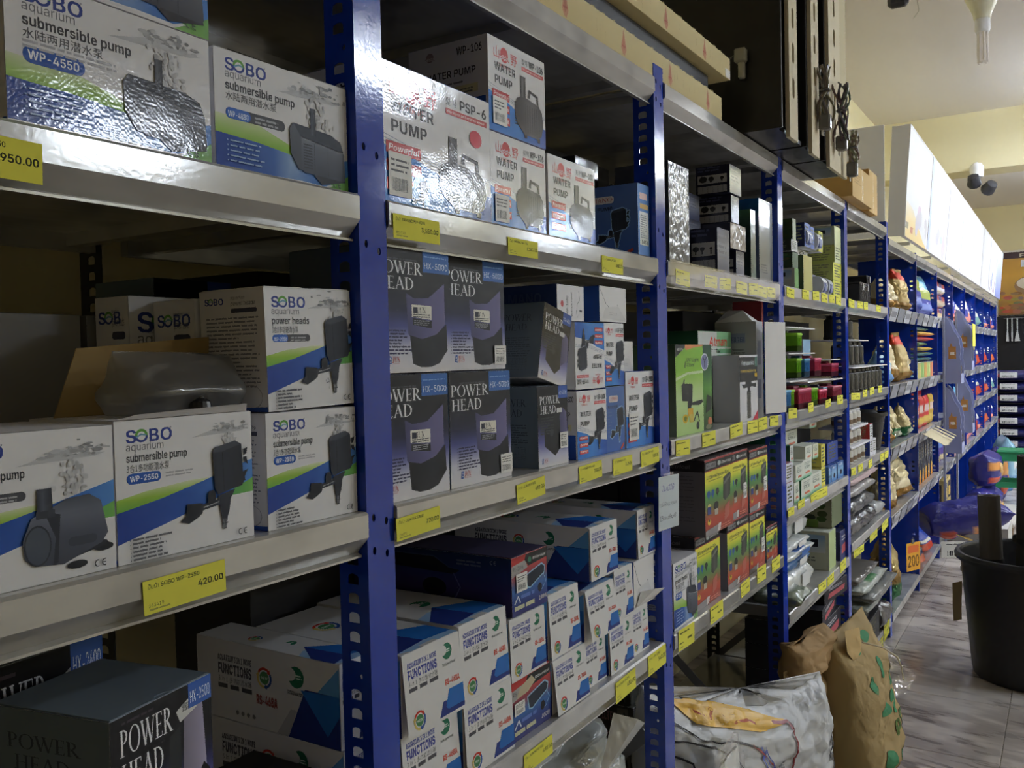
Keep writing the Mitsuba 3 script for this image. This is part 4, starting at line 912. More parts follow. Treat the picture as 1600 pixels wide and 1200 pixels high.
carton('pump_box', 'shadowed carton in the depth of the middle shelf under the black rear brace', 'box', (-.3, .56, B), (.13, .12, .27), plain((150, 150, 150), (130, 130, 130)))
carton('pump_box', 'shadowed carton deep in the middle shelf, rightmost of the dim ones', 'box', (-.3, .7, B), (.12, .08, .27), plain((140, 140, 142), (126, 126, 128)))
carton('power_head_box', 'unlit black POWER HEAD carton deep behind the first blue post', 'box', (-.33, .825, B), (.14, .14, .33), junpower('HX-6500', 20))

# ------------------------------------------------------------------ second bay, middle shelf
jun = jun5000(1); JS = (.176, .16, .1805); gj = 'HX-5000 boxes'
for (x, y, z, lb) in ((-.014, .943, B + .1835, 'HX-5000 power head box, upper one against the first blue post'), (-.03, 1.126, B + .1835, 'HX-5000 power head box with a barcode sticker, upper right of the four'),
                      (-.012, .93, B, 'HX-5000 power head box, lower one against the first blue post'), (-.014, 1.113, B, 'HX-5000 power head box with a barcode sticker, lower right of the four')):
    carton('power_head_box', lb, 'box', (x, y, z), JS, jun, lid=(70, 74, 86), sticker=(.14, .008, .036, .032, 9) if 'sticker' in lb else None)
carton('power_head_box', 'upright black POWER HEAD box with grey side beside the HX-5000 boxes', 'box', (-.014, 1.382, B), (.112, .1, .148), junpower('HX-4500', 2), lid=(92, 104, 116), sticker=(.078, .03, .03, .03, 10))
carton('power_head_box', 'leaning cellophane-wrapped POWER HEAD box on top of the upright one', 'box', (-.014, 1.385, B + .1665), (.105, .1, .14), junpower('HX-4501', 3), rx=-13, mat='m_gloss')
carton('pump_box', 'flat-lying pump box whose white end is printed SP-1600 upwards', 'box', (-.015, 1.464, B + .271), (.108, .16, .068), lyingbox(1))
carton('pump_box', 'box with a blank white folded end on top of the stack near the second post', 'box', (-.015, 1.642, B + .273), (.128, .16, .073), flapend(2))
carton('pump_box', 'SP-1600 water pump box standing upside down', 'box', (-.014, 1.53, B + .137), (.128, .12, .132), yamano('SP-1601', 'tower', seed=14), flip=True)
carton('pump_box', 'SP-1600 water pump box at the bottom under the upside-down one', 'box', (-.013, 1.53, B), (.13, .1, .134), yamano('SP-1600', 'tower', seed=15))
carton('pump_box', 'white SP-1600 water pump box right of the upside-down box', 'box', (-.016, 1.661, B + .1395), (.096, .12, .131), yamano('SP-1600', 'tower', seed=16))
carton('pump_box', 'pale blue pump box between two white water pump boxes', 'box', (-.016, 1.664, B), (.09, .12, .137), yam_blue(False, 2))
carton('pump_box', 'SP-2800 water pump box with a white sticker beside the second blue post', 'box', (-.014, 1.758, B), (.152, .12, .166), yamano('SP-2800', 'tower', seed=17), sticker=(.012, .016, .05, .06, 11))
carton('pump_box', 'small white folded box on top of the SP-2800 box', 'box', (-.03, 1.76, B + .167), (.075, .1, .066), flapend(5))
carton('dark_box', 'dark purple carton behind the small white folded box', 'box', (-.16, 1.84, B), (.12, .12, .27), plain((62, 40, 64)))

# ------------------------------------------------------------------ first bay, lower shelf
carton('power_head_box', 'dark HX-2500 power head box with a white pump at the lower left', 'box', (-.045, .546, .955), (.155, .17, .178), junpower('HX-2500', 4, wide=True), rz=11, lid=(118, 132, 144))
carton('power_head_box', 'unlit carton with a sagging lid behind the HX-2500 box', 'box', (-.255, .5, C), (.19, .14, .315), junpower('HX-2400', 5, wide=True), rz=6, lid=(60, 64, 68))
carton('power_head_box', 'carton with a light blue edge under the HX-2500 box', 'box', (-.03, .56, C), (.165, .16, .115), plain((60, 110, 176), (90, 110, 130), (130, 160, 190)), rz=11)
rs468 = rsbox('RS-468A', 1)
carton('filter_box', 'shadowed white FUNCTIONS box left of the first post, upper one', 'box', (-.062, .905, C + .121), (.068, .3, .121), rs468, rz=0)
carton('filter_box', 'shadowed white FUNCTIONS box left of the first post, lower one', 'box', (-.058, .905, C), (.068, .3, .12), rs468)
carton('filter_box', 'dark carton with a yellow 2500 label in front of the shadowed FUNCTIONS boxes', 'box', (-.01, .75, C), (.13, .2, .1), plain((190, 170, 70), (30, 30, 32), (36, 34, 34)))

# ------------------------------------------------------------------ second bay, lower shelf: FUNCTIONS boxes
rs = {m: rsbox(m, i + 2) for i, m in enumerate(('RS-268A', 'RS-368A', 'RS-188A', 'RS-388A'))}
rs['RS-468A'] = rs468
FB = [  # y, z, w, h, model, tilt (deg about the shelf line, top forward), label
    (.979, C + .1205, .141, .119, 'RS-468A', 0, 'RS-468A FUNCTIONS box, upper one beside the first post'),
    (1.125, C + .1215, .141, .121, 'RS-468A', 0, 'RS-468A FUNCTIONS box under the left end of the dark blue filter box'),
    (.982, C, .141, .12, 'RS-468A', 0, 'RS-468A FUNCTIONS box at the lower picture edge beside the first post'),
    (1.128, C, .142, .12, 'RS-468A', 0, 'RS-468A FUNCTIONS box left of the worn red box'),
    (1.273, C + .105, .121, .108, 'RS-268A', 0, 'RS-268A FUNCTIONS box on top of the worn red box'),
    (1.414, C + .1015, .121, .12, 'RS-368A', 0, 'RS-368A FUNCTIONS box right of the dark blue filter box'),
    (1.412, C, .131, .1, 'RS-388A', 0, 'FUNCTIONS box with a slanting front beside the worn red box'),
    (1.553, C + .097, .13, .1, 'RS-268A', 8, 'RS-268A FUNCTIONS box with a loose bent front flap'),
    (1.553, C, .094, .096, 'RS-268A', 0, 'RS-268A FUNCTIONS box below the loose-flapped one'),
    (1.65, C, .118, .1, 'RS-268A', 0, 'RS-268A FUNCTIONS box in the bottom row, second from the second post'),
    (1.686, C + .101, .094, .108, 'RS-268A', 0, 'RS-268A FUNCTIONS box under the gap between the two topmost boxes'),
    (1.778, C, .089, .101, 'RS-188A', 0, 'RS-188A FUNCTIONS box in the bottom row next to the second post'),
    (1.572, C + .213, .125, .108, 'RS-188A', 0, 'RS-188A FUNCTIONS box lying on top, blue facets on its long side'),
    (1.809, C + .211, .1, .107, 'RS-268A', 0, 'topmost FUNCTIONS box beside the second post under the hanging paper note')]
def rsb(lb, pos, size, design, rz, out):
    # the printed end is a loose flap hinged at its top edge
    w, d, h = size; t = thing('filter_box', lb, 'box'); kk, arts = design(w, d, h); tw = place(*pos, rz=rz)
    part(t, 'carton', box_ply((kk, w, d, h, 'm_print', 1), w, d, h, (222, 222, 224), {k: v for k, v in arts.items() if k != 'front'}, 'm_print'), tw)
    key = ('rsflap', kk, w, h)
    if key not in _PLY:
        m, c = onface(arts['front'], 'front', w, 0, h, .0016); _PLY[key] = vmesh([(cbx(0, .0014, .001, w - .001, .002, h, .0006), (222, 222, 224)), (m, c), (cbx(-.014, .0014, w * .36, w * .64, h - .001, h + .0012, .0005), (214, 214, 216))], 'm_print')
    part(t, 'end_flap', _PLY[key], tw @ T4().translate([.0006, 0, h]) @ T4().rotate([0, 1, 0], -out) @ T4().translate([0, 0, -h]))
for i, (y, z, w, h, m, tilt, lb) in enumerate(FB):
    fx = -.014 - .004 * (i % 3)
    rsb(lb, (fx, y, z), (w - .003, .33 if i > 3 else .3, h), rs[m], (-.4, .3, 0, -.2)[i % 4], (5, 3, 4, 2.5, 1.5, 3, 6, 9, 2, 2, 1.5, 2, 1, 1)[i])
t = carton('filter_box', 'filter box with its blank white end flaps bulging open, near the second post', 'box', (-.016, 1.785, C + .1025), (.112, .3, .106), flapend(6))
flap = np.array([[0.001, .005, .003], [0.001, .108, .003], [.03, .1, .03], [.024, .06, .036], [.002, .03, .034]])
part(t, 'flap', mikit.ply(trimesh.convex.convex_hull(np.vstack([flap, flap + [.0012, 0, .0012]])), 'm_white'), place(-.015, 1.785, C + .1025))
carton('hood_filter_box', 'night-blue 200W filter box with a red end lying on the FUNCTIONS boxes', 'box', (-.014, 1.281, C + .2165), (.121, .36, .102), redbox('RS-268A', 1), lid=(60, 56, 84), sticker=(.012, .04, .036, .032, 12))
carton('hood_filter_box', 'worn red and blue filter box in the bottom row, its lid torn', 'box', (-.014, 1.272, C), (.134, .3, .104), redbox('RS-268', 2, worn=True), lid=(180, 60, 60), sticker=(.006, .045, .034, .022, 13))
# ------------------------------------------------------------------ third bay
def navybox(seed=0):
    """Navy accessory carton with white picture panels on its side."""
    def make(w, d, h):
        A = Art(w, h, (52, 56, 76)); A.grad(SBox(0, 0, A.w, A.h), [(0, (70, 78, 110)), (.6, (150, 156, 170)), (1, (60, 64, 84))], 1, 5); A.greek(.1 * A.w, .8 * A.h, .7 * A.w, 5, .12 * A.h, (120, 124, 140), seed)
        S = Art(d, h, (34, 37, 60)); w2, h2 = S.w, S.h
        S.rect(.06 * w2, .38 * h2, .86 * w2, .3 * h2, (198, 200, 202)); S.rect(.06 * w2, .04 * h2, .86 * w2, .25 * h2, (176, 178, 182))
        for cx, r in ((.22, .12), (.46, .09), (.78, .06)):
            S.ell(cx * w2, .54 * h2, r * w2, r * w2 * .8, (48, 50, 54), 10); S.rect((cx - .03) * w2, .42 * h2, .05 * w2, .1 * h2, (60, 62, 66))
        for k in range(5): S.rect((.2 + .15 * k) * w2, .05 * h2, .02 * w2, .22 * h2, (140, 142, 148), up=k == 0)
        S.greek(.06 * w2, .92 * h2, .7 * w2, 2, .1 * h2, (80, 86, 120), seed)
        return ('navy', seed % 3), {'front': A, 'side': S}
    return make
def mirrorbox():
    def make(w, d, h):
        A = Art(w, h, (104, 106, 112)); A.grad(SBox(.06 * A.w, .02 * A.h, .9 * A.w, .97 * A.h), [(0, (80, 82, 84)), (.4, (130, 132, 136)), (.7, (190, 192, 196)), (1, (96, 98, 104))], 1, 8)
        for k in range(4): A.rect((.12 + .2 * k) * A.w, .08 * A.h, .02 * A.w, .8 * A.h, (70, 72, 76))
        return ('mirror',), {'front': A, 'side': Art(d, h, (60, 62, 68))}
    return make
g3 = 'navy cartons on the upper shelf of the third bay'
carton('silver_box', 'tall silvery wrapped box just right of the second blue post, full of glare', 'box', (-.012, 2.018, A), (.134, .14, .243), mirrorbox(), mat='m_film', base=(90, 92, 98))
nb = navybox(1)
for (x, y, z, w, d, h, lb) in ((-.1, 2.36, A + .158, .11, .11, .072, 'navy carton with a white picture strip, upper left of the pile beside the silvery box'), (-.095, 2.352, A + .082, .11, .11, .074, 'navy carton with a white picture strip directly below the upper left one'),
                               (-.015, 2.485, A + .236, .103, .1, .08, 'topmost navy carton with a shiny front in the pile of the third bay'), (-.022, 2.515, A + .156, .07, .1, .078, 'navy carton second from the top of the pile, its side strip white'),
                               (-.014, 2.367, A, .1, .078, .124, 'larger indigo carton in front at the foot of the navy pile'), (-.015, 2.531, A, .075, .1, .075, 'navy carton at the foot of the pile next to the green box'), (-.085, 2.25, A, .09, .12, .125, 'black carton between the silvery box and the indigo one')):
    carton('accessory_box', lb, 'box', (x, y, z), (w, d, h), nb, mat='m_gloss', base=(34, 36, 56))
carton('accessory_box', 'clear-fronted carton with an orange print in the navy pile', 'box', (-.012, 2.474, A + .077), (.14, .1, .072), plain((150, 140, 128), (44, 46, 66)), mat='m_film', base=(60, 62, 80))
def lamp_box(c0, c1, cf):
    def make(w, d, h):
        S = Art(d, h); S.grad(SBox(0, 0, S.w, S.h), [(0, c0), (.7, c0), (1, c1)], 1, 6); S.rect(.3 * S.w, .3 * S.h, .34 * S.w, .4 * S.h, (216, 218, 216)); S.rect(.4 * S.w, .33 * S.h, .14 * S.w, .3 * S.h, (40, 42, 46)); S.rect(.4 * S.w, .66 * S.h, .12 * S.w, .03 * S.h, (60, 60, 64)); S.rect(.3 * S.w, .1 * S.h, .3 * S.w, .06 * S.h, (150, 154, 156))
        A = Art(w, h); A.grad(SBox(0, 0, A.w, A.h), [(0, cf), (.6, (150, 156, 158)), (1, (222, 226, 230))], 1, 6); A.greek(.1 * A.w, .2 * A.h, .5 * A.w, 4, .03 * A.h, (70, 74, 80))
        return ('lampbox', c0, c1), {'front': A, 'side': S}
    return make
carton('lamp_box', 'dark green glossy box between the navy pile and the tall blue box', 'box', (-.02, 2.69, A), (.05, .075, .215), lamp_box((44, 62, 58), (96, 150, 116), (60, 90, 80)), mat='m_gloss')
carton('lamp_box', 'tall blue glossy box beside the third blue post on the upper shelf', 'box', (-.014, 2.757, A), (.145, .12, .258), lamp_box((30, 50, 80), (36, 110, 176), (96, 100, 100)), mat='m_gloss')
part(rack, 'clear_film', mikit.ply(trimesh.util.concatenate([bx(.0072, .0075, post_y(2) + .01, post_y(3) - .06, Z_A - .055, Z_A + .003)]), 'm_clear'))

def uvbox():
    def make(w, d, h):
        A = Art(w, h, (150, 196, 84)); W, H = A.w, A.h
        A.grad(SBox(0, 0, W * .74, H), [(0, (176, 208, 130)), (.45, (196, 222, 160)), (.7, (142, 196, 66)), (1, (134, 188, 60))], 1); A.line([(0, .62 * H), (.3 * W, .68 * H), (.74 * W, .69 * H)], .03 * H, (206, 228, 176))
        A.grad(SBox(.74 * W, 0, W, H), [(0, (50, 70, 44)), (.5, (92, 150, 60)), (.75, (40, 86, 52)), (1, (34, 72, 48))], 1)
        A.poly([(0, H), (0, .86 * H), (.25 * W, .97 * H), (.25 * W, H)], (40, 42, 40)); A.poly([(.25 * W, H), (.74 * W, H), (.74 * W, .985 * H), (.5 * W, .97 * H), (.28 * W, .94 * H), (.25 * W, .965 * H)], (226, 150, 96)); A.text('BOYU', .04 * W, .935 * H, .025 * H, (220, 220, 216), 'bold', fit=.16 * W)
        A.text('UV Light', .28 * W, .81 * H, .04 * H, (40, 66, 36), 'bold', fit=.34 * W); A.text('Filter', .28 * W, .755 * H, .04 * H, (40, 66, 36), 'bold', fit=.22 * W); A.poly([(.22 * W, .75 * H), (.25 * W, .82 * H), (.27 * W, .82 * H), (.25 * W, .74 * H)], (60, 90, 30))
        A.ell(.79 * W, .8 * H, .11 * W, .1 * H, (226, 228, 232)); A.ell(.79 * W, .8 * H, .095 * W, .088 * H, (120, 126, 170)); A.line([(.74 * W, .86 * H), (.79 * W, .8 * H), (.84 * W, .86 * H)], .02 * H, (60, 60, 80)); A.line([(.79 * W, .8 * H), (.79 * W, .74 * H)], .03 * H, (60, 60, 80))
        D = (34, 40, 38)
        A.poly([(.16 * W, .38 * H), (.14 * W, .56 * H), (.2 * W, .57 * H), (.42 * W, .56 * H), (.44 * W, .54 * H), (.42 * W, .34 * H), (.38 * W, .28 * H), (.3 * W, .28 * H), (.3 * W, .37 * H)], D); A.poly([(.4 * W, .35 * H), (.7 * W, .37 * H), (.72 * W, .34 * H), (.62 * W, .31 * H), (.42 * W, .32 * H)], D); A.line([(.18 * W, .56 * H), (.22 * W, .61 * H), (.2 * W, .57 * H)], .02 * H, D); A.rect(.3 * W, .2 * H, .14 * W, .09 * H, (220, 176, 60)); A.rect(.34 * W, .13 * H, .12 * W, .09 * H, (206, 190, 90))
        A.ell(.23 * W, .18 * H, .07 * W, .05 * H, (214, 186, 50)); A.ell(.23 * W, .18 * H, .04 * W, .03 * H, (120, 130, 40)); A.line([(.46 * W, .14 * H), (.56 * W, .24 * H), (.62 * W, .12 * H)], .022 * H, D); A.ell(.57 * W, .08 * H, .04 * W, .045 * H, D)
        A.ell(.92 * W, .1 * H, .06 * W, .05 * H, (200, 120, 80)); A.poly([(.8 * W, .2 * H), (.98 * W, .24 * H), (.98 * W, .38 * H), (.84 * W, .42 * H)], (40, 50, 36)); A.ell(.88 * W, .04 * H, .08 * W, .03 * H, (130, 130, 100))
        S = Art(d, h, (120, 150, 110)); S.grad(SBox(0, 0, S.w, S.h), [(0, (150, 170, 150)), (1, (70, 96, 60))], 1)
        return ('uv',), {'front': A, 'side': S, 'top': Art(w, d, (196, 170, 140))}
    return make
def atmanbox():
    def make(w, d, h):
        A = Art(w, h, (206, 210, 204)); W, H = A.w, A.h
        A.grad(SBox(.55 * W, 0, W, H), [(0, (90, 100, 70)), (.3, (96, 160, 120)), (.7, (120, 180, 140)), (1, (150, 200, 150))], 1)
        for k in range(9): A.rect(.35 * W, (.25 + .07 * k) * H, .65 * W, .018 * H, (206, 216, 208))
        A.text('Atman', .3 * W, .84 * H, .1 * H, (206, 70, 56), 'bold', sh=.2, fit=.56 * W); A.rect(.34 * W, .8 * H, .22 * W, .01 * H, (60, 60, 60)); A.text('Filter', .52 * W, .76 * H, .04 * H, (60, 64, 60), 'bold')
        A.rect(.58 * W, .16 * H, .36 * W, .5 * H, (92, 98, 100)); A.rect(.72 * W, .52 * H, .06 * W, .08 * H, (150, 156, 156))
        A.grad(SBox(0, 0, W, .17 * H), [(0, (44, 52, 38)), (1, (110, 128, 70))], 1); A.text('-881', .4 * W, .03 * H, .09 * H, (206, 206, 190), 'bold', sh=.15, fit=.26 * W); ce_mark(A, .82 * W, .04 * H, .06 * H, (210, 210, 200))
        S = Art(d, h, (44, 88, 60)); S.grad(SBox(0, 0, S.w, S.h), [(0, (80, 100, 90)), (.8, (50, 96, 66)), (1, (32, 74, 50))], 1)
        return ('atman',), {'front': A, 'side': S, 'top': Art(w, d, (60, 110, 70))}
    return make
def aquanic():
    def make(w, d, h):
        A = Art(w, h, (216, 216, 220)); W, H = A.w, A.h
        A.rect(.0, .6 * H, W, .37 * H, (34, 34, 34)); A.text('Aquanic', .08 * W, .85 * H, .065 * H, (210, 222, 226), 'serif', fit=.74 * W); A.text('POWER LIQUID FILTER', .06 * W, .74 * H, .035 * H, (228, 190, 70), 'bold', fit=.86 * W); A.rect(.84 * W, .66 * H, .14 * W, .06 * H, (220, 180, 40)); A.rect(.86 * W, .82 * H, .14 * W, .15 * H, (80, 120, 110))
        A.rect(.3 * W, .54 * H, .36 * W, .12 * H, (30, 32, 34)); A.poly([(.1 * W, .56 * H), (.2 * W, .5 * H), (.7 * W, .52 * H), (.92 * W, .5 * H), (.9 * W, .57 * H), (.66 * W, .56 * H)], (36, 38, 40)); A.rect(.38 * W, .04 * H, .22 * W, .42 * H, (38, 38, 36)); A.rect(.42 * W, .44 * H, .14 * W, .1 * H, (30, 32, 34)); A.k += 1
        for k in range(16): A.rect(.4 * W, (.06 + .024 * k) * H, .18 * W, .008 * H, (110, 110, 100), up=False)
        A.poly([(.68 * W, .0), (W, .0), (W, .14 * H)], (200, 60, 80))
        return ('aqua',), {'front': A, 'side': Art(d, h, (186, 190, 198))}
    return make
def filterwhite():
    def make(w, d, h):
        S = Art(d, h, (176, 178, 180)); W, H = S.w, S.h
        S.rect(.38 * W, .78 * H, .36 * W, .1 * H, (140, 150, 176)); S.text('FILTER', .4 * W, .79 * H, .05 * H, (90, 104, 146), 'bold', fit=.32 * W); S.greek(.2 * W, .7 * H, .56 * W, 2, .03 * H, (130, 132, 134)); S.text('T', .68 * W, .56 * H, .05 * H, (100, 100, 104), 'bold'); S.rect(.3 * W, .38 * H, .3 * W, .14 * H, (40, 42, 46)); S.ell(.14 * W, .84 * H, .04 * W, .02 * H, (90, 92, 96))
        A = Art(w, h, (190, 192, 196)); A.rect(.2 * A.w, .2 * A.h, .5 * A.w, .2 * A.h, (130, 136, 160)); A.rect(.2 * A.w, .55 * A.h, .5 * A.w, .25 * A.h, (140, 144, 160))
        return ('fw',), {'front': A, 'side': S}
    return make
carton('filter_box', 'bright green UV light filter box with a round emblem beside the second blue post', 'box', (-.015, 2.05, B), (.258, .12, .226), uvbox())
carton('filter_box', 'green and white striped filter box with red lettering behind the UV light box', 'box', (-.1, 2.44, B), (.29, .13, .268), atmanbox(), lid=(70, 120, 80))
carton('filter_box', 'narrow white box with a black label and a tall black pump tube on it', 'box', (-.012, 2.537, B), (.172, .08, .196), aquanic())
t = carton('filter_box', 'tall white open carton with a big white flap swung out past the third blue post', 'box', (-.024, 2.742, B), (.07, .13, .3), filterwhite())
fl = [np.array([(-.01, .0, .3), (-.01, .07, .3), (-.13, .0, .3), (-.13, .07, .3), (-.04, .0, .335), (-.1, .03, .338)])]
part(t, 'lid', mikit.ply(trimesh.convex.convex_hull(fl[0]), 'm_white'), place(-.024, 2.742, B), label='half-open top flap')
part(t, 'flap', mikit.ply(cbx(0, .0022, 0, .118, .0, .285, .0006), 'm_white'), place(.002, 2.742, B + .012, rz=-16), label='large white flap')
def colorbox(seed=0):
    def make(w, d, h):
        A = Art(w, h); W, H = A.w, A.h
        A.grad(SBox(0, .0, W, .85 * H), [(0, (150, 84, 74)), (.22, (196, 76, 60)), (.45, (110, 130, 80)), (.62, (80, 150, 84)), (.8, (222, 222, 70)), (1, (236, 226, 84))], 1, 12); A.rect(0, .85 * H, W, .15 * H, (30, 28, 30)); A.rect(0, .975 * H, W, .025 * H, (170, 70, 66)); A.rect(0, .845 * H, W, .012 * H, (170, 60, 50)); A.rect(.04 * W, .88 * H, .34 * W, .075 * H, (130, 130, 132)); A.text('RS-608', .07 * W, .9 * H, .035 * H, (40, 40, 44), 'bold', fit=.28 * W); A.ell(.5 * W, .92 * H, .06 * W, .03 * H, (190, 200, 196)); A.text('Electrical', .58 * W, .9 * H, .035 * H, (216, 216, 212), 'bold', sh=.2, fit=.36 * W)
        A.text('1.8 External type bio-filter', .06 * W, .745 * H, .045 * H, (60, 62, 30), 'black', fit=.78 * W, sh=.15); A.greek(.12 * W, .71 * H, .5 * W, 1, .02 * H, (130, 130, 60), seed)
        A.grad([(.62 * W, .42 * H), (.64 * W, .7 * H), (.88 * W, .75 * H), (.92 * W, .72 * H), (.88 * W, .44 * H), (.7 * W, .38 * H)], [(0, (44, 48, 46)), (.5, (84, 86, 82)), (1, (40, 44, 40))], 0); A.poly([(.66 * W, .64 * H), (.9 * W, .72 * H), (.9 * W, .68 * H), (.66 * W, .6 * H)], (120, 122, 112))
        for cx, c in ((.12, (52, 92, 150)), (.26, (50, 90, 146)), (.42, (44, 52, 48))):
            A.ell(cx * W, .55 * H, .06 * W, .045 * H, c, 12); A.poly([((cx - .04) * W, .54 * H), ((cx + .04) * W, .54 * H), (cx * W, .47 * H)], c)
        A.ell(.13 * W, .38 * H, .06 * W, .04 * H, (200, 190, 120), 12); A.rect(.07 * W, .28 * H, .12 * W, .1 * H, (60, 70, 130)); A.ell(.37 * W, .36 * H, .08 * W, .06 * H, (46, 46, 44), 14); A.rect(.31 * W, .24 * H, .12 * W, .08 * H, (186, 176, 160)); A.ell(.12 * W, .18 * H, .06 * W, .04 * H, (216, 176, 70), 10); A.ell(.12 * W, .2 * H, .02 * W, .02 * H, (60, 40, 40), 8)
        A.poly([(.66 * W, .1 * H), (.68 * W, .3 * H), (.86 * W, .36 * H), (.84 * W, .16 * H)], (190, 110, 96)); A.greek(.56 * W, .06 * H, .36 * W, 2, .03 * H, (214, 130, 110), seed + 2)
        A.poly([(0, 0), (0, .08 * H), (.4 * W, .1 * H), (.44 * W, 0)], (150, 146, 148)); A.poly([(.4 * W, .01 * H), (.44 * W, .11 * H), (.54 * W, .11 * H), (.5 * W, .01 * H)], (220, 214, 210))
        S = Art(d, h, (112, 110, 118)); S.rect(0, .85 * S.h, S.w, .15 * S.h, (38, 34, 38)); S.greek(.1 * S.w, .78 * S.h, .7 * S.w, 14, .045 * S.h, (92, 90, 98), seed, fill=.3); S.text('Electrical', .1 * S.w, .89 * S.h, .05 * S.h, (96, 92, 94), 'bold', sh=.2, fit=.6 * S.w)
        Tp = Art(w, d, (60, 54, 54)); Tp.rect(0, 0, Tp.w, .12 * Tp.h, (176, 72, 68)); Tp.rect(.5 * Tp.w, .3 * Tp.h, .3 * Tp.w, .3 * Tp.h, (150, 146, 144)); Tp.rect(.1 * Tp.w, .4 * Tp.h, .2 * Tp.w, .2 * Tp.h, (140, 138, 140))
        return ('cbox', seed), {'front': A, 'side': S, 'top': Tp}
    return make
cb = [colorbox(i) for i in range(2)]
for i, (x, y, z, w, h, st, lb) in enumerate(((.008, 2.178, C + .193, .222, .197, 0, 'largest yellow-green-red bio-filter box in the upper row beside the hanging note'), (-.012, 2.412, C + .192, .185, .19, 1, 'bio-filter box with a barcode sticker in the middle of the upper row'), (-.014, 2.62, C + .185, .19, .186, 1, 'bio-filter box with a barcode sticker at the right of the upper row'),
                                             (-.016, 2.163, C, .19, .192, 0, 'bio-filter box at the left of the lower row behind the white pump box'), (-.012, 2.404, C, .195, .19, 0, 'bio-filter box in the middle of the lower row with its grey side showing'), (-.014, 2.613, C, .156, .183, 1, 'bio-filter box with a white sticker in the lower row, third from the left'),
                                             (-.014, 2.785, C, .125, .11, 0, 'low bio-filter box in the lower row beside the third post'), (-.075, 2.815, C + .2, .08, .15, 1, 'bio-filter box lying back beside the third post above the low one'))):
    carton('bio_filter_box', lb, 'box', (x, y, z), (w, .13, h), cb[i % 2], sticker=(w * .74, h * .25, .03, .045, 20) if st else None, lid=(64, 58, 58))
carton('pump_box', 'white pump box with green foot stripe squeezed beside the second post in the lower row', 'box', (-.006, 1.99, C), (.158, .1, .162), sobo('WP-1550', 'block', 'power heads', '多功能潜水泵', seed=30))
# the hanging note
t = thing('paper_note', 'handwritten paper note in a plastic sleeve hanging on the second blue post', 'note')
N = Art(.112, .122, (206, 216, 220)); N.text('ใบนี้ใช้', .15 * N.w, .72 * N.h, .1 * N.h, (120, 120, 170), 'thai', fit=.6 * N.w, sh=.2); N.text('***ห้ามวางของ', .05 * N.w, .44 * N.h, .07 * N.h, (80, 84, 92), 'thai', fit=.85 * N.w); N.text('ไว้บนชั้นนี้', .06 * N.w, .18 * N.h, .08 * N.h, (80, 84, 92), 'thai', fit=.8 * N.w)
m, c = onface(N, 'front', .112, 0, .122, .0004)
part(t, 'paper', vmesh([(cbx(-.0006, .0003, 0, .112, 0, .122, .0002), (206, 216, 220)), (m, c)], 'm_matte'), place(.012, 1.865, 1.104, rx=-2, rz=-2))
part(t, 'tape', mikit.ply(bx(-.006, .0015, .03, .09, .116, .126), 'm_clear'), place(.012, 1.865, 1.104))

# ------------------------------------------------------------------ low stock under the third bay
def ugbox(seed):
    def make(w, d, h):
        S = Art(d, h, (58, 60, 54)); S.text('UNDERGRAVEL FILTER', .2 * S.w, .3 * S.h, .4 * S.h, (120, 92, 100), 'black', fit=.6 * S.w); S.rect(.82 * S.w, .1 * S.h, .12 * S.w, .8 * S.h, (96, 96, 92)); S.poly([(.84 * S.w, .1 * S.h), (.9 * S.w, .8 * S.h), (.93 * S.w, .1 * S.h)], (46, 46, 46))
        return ('ug', seed % 2), {'front': Art(w, h, (50, 52, 50)), 'side': S, 'top': Art(w, d, (60, 62, 56))}
    return make
for i in range(8):
    carton('undergravel_filter_box', 'dim flat undergravel filter box in the low pile, %s from the bottom' % ORD[i], 'box', (-.26 - .012 * (i % 2), 2.3 + .01 * (i % 3), .001 + .071 * i), (.3, .28, .07), ugbox(i))
part(rack, 'side_rail', mikit.ply(bx(-.5, -.03, post_y(3) - FL + .01, post_y(3) - FL + .03, .625, .66), 'm_iron'))

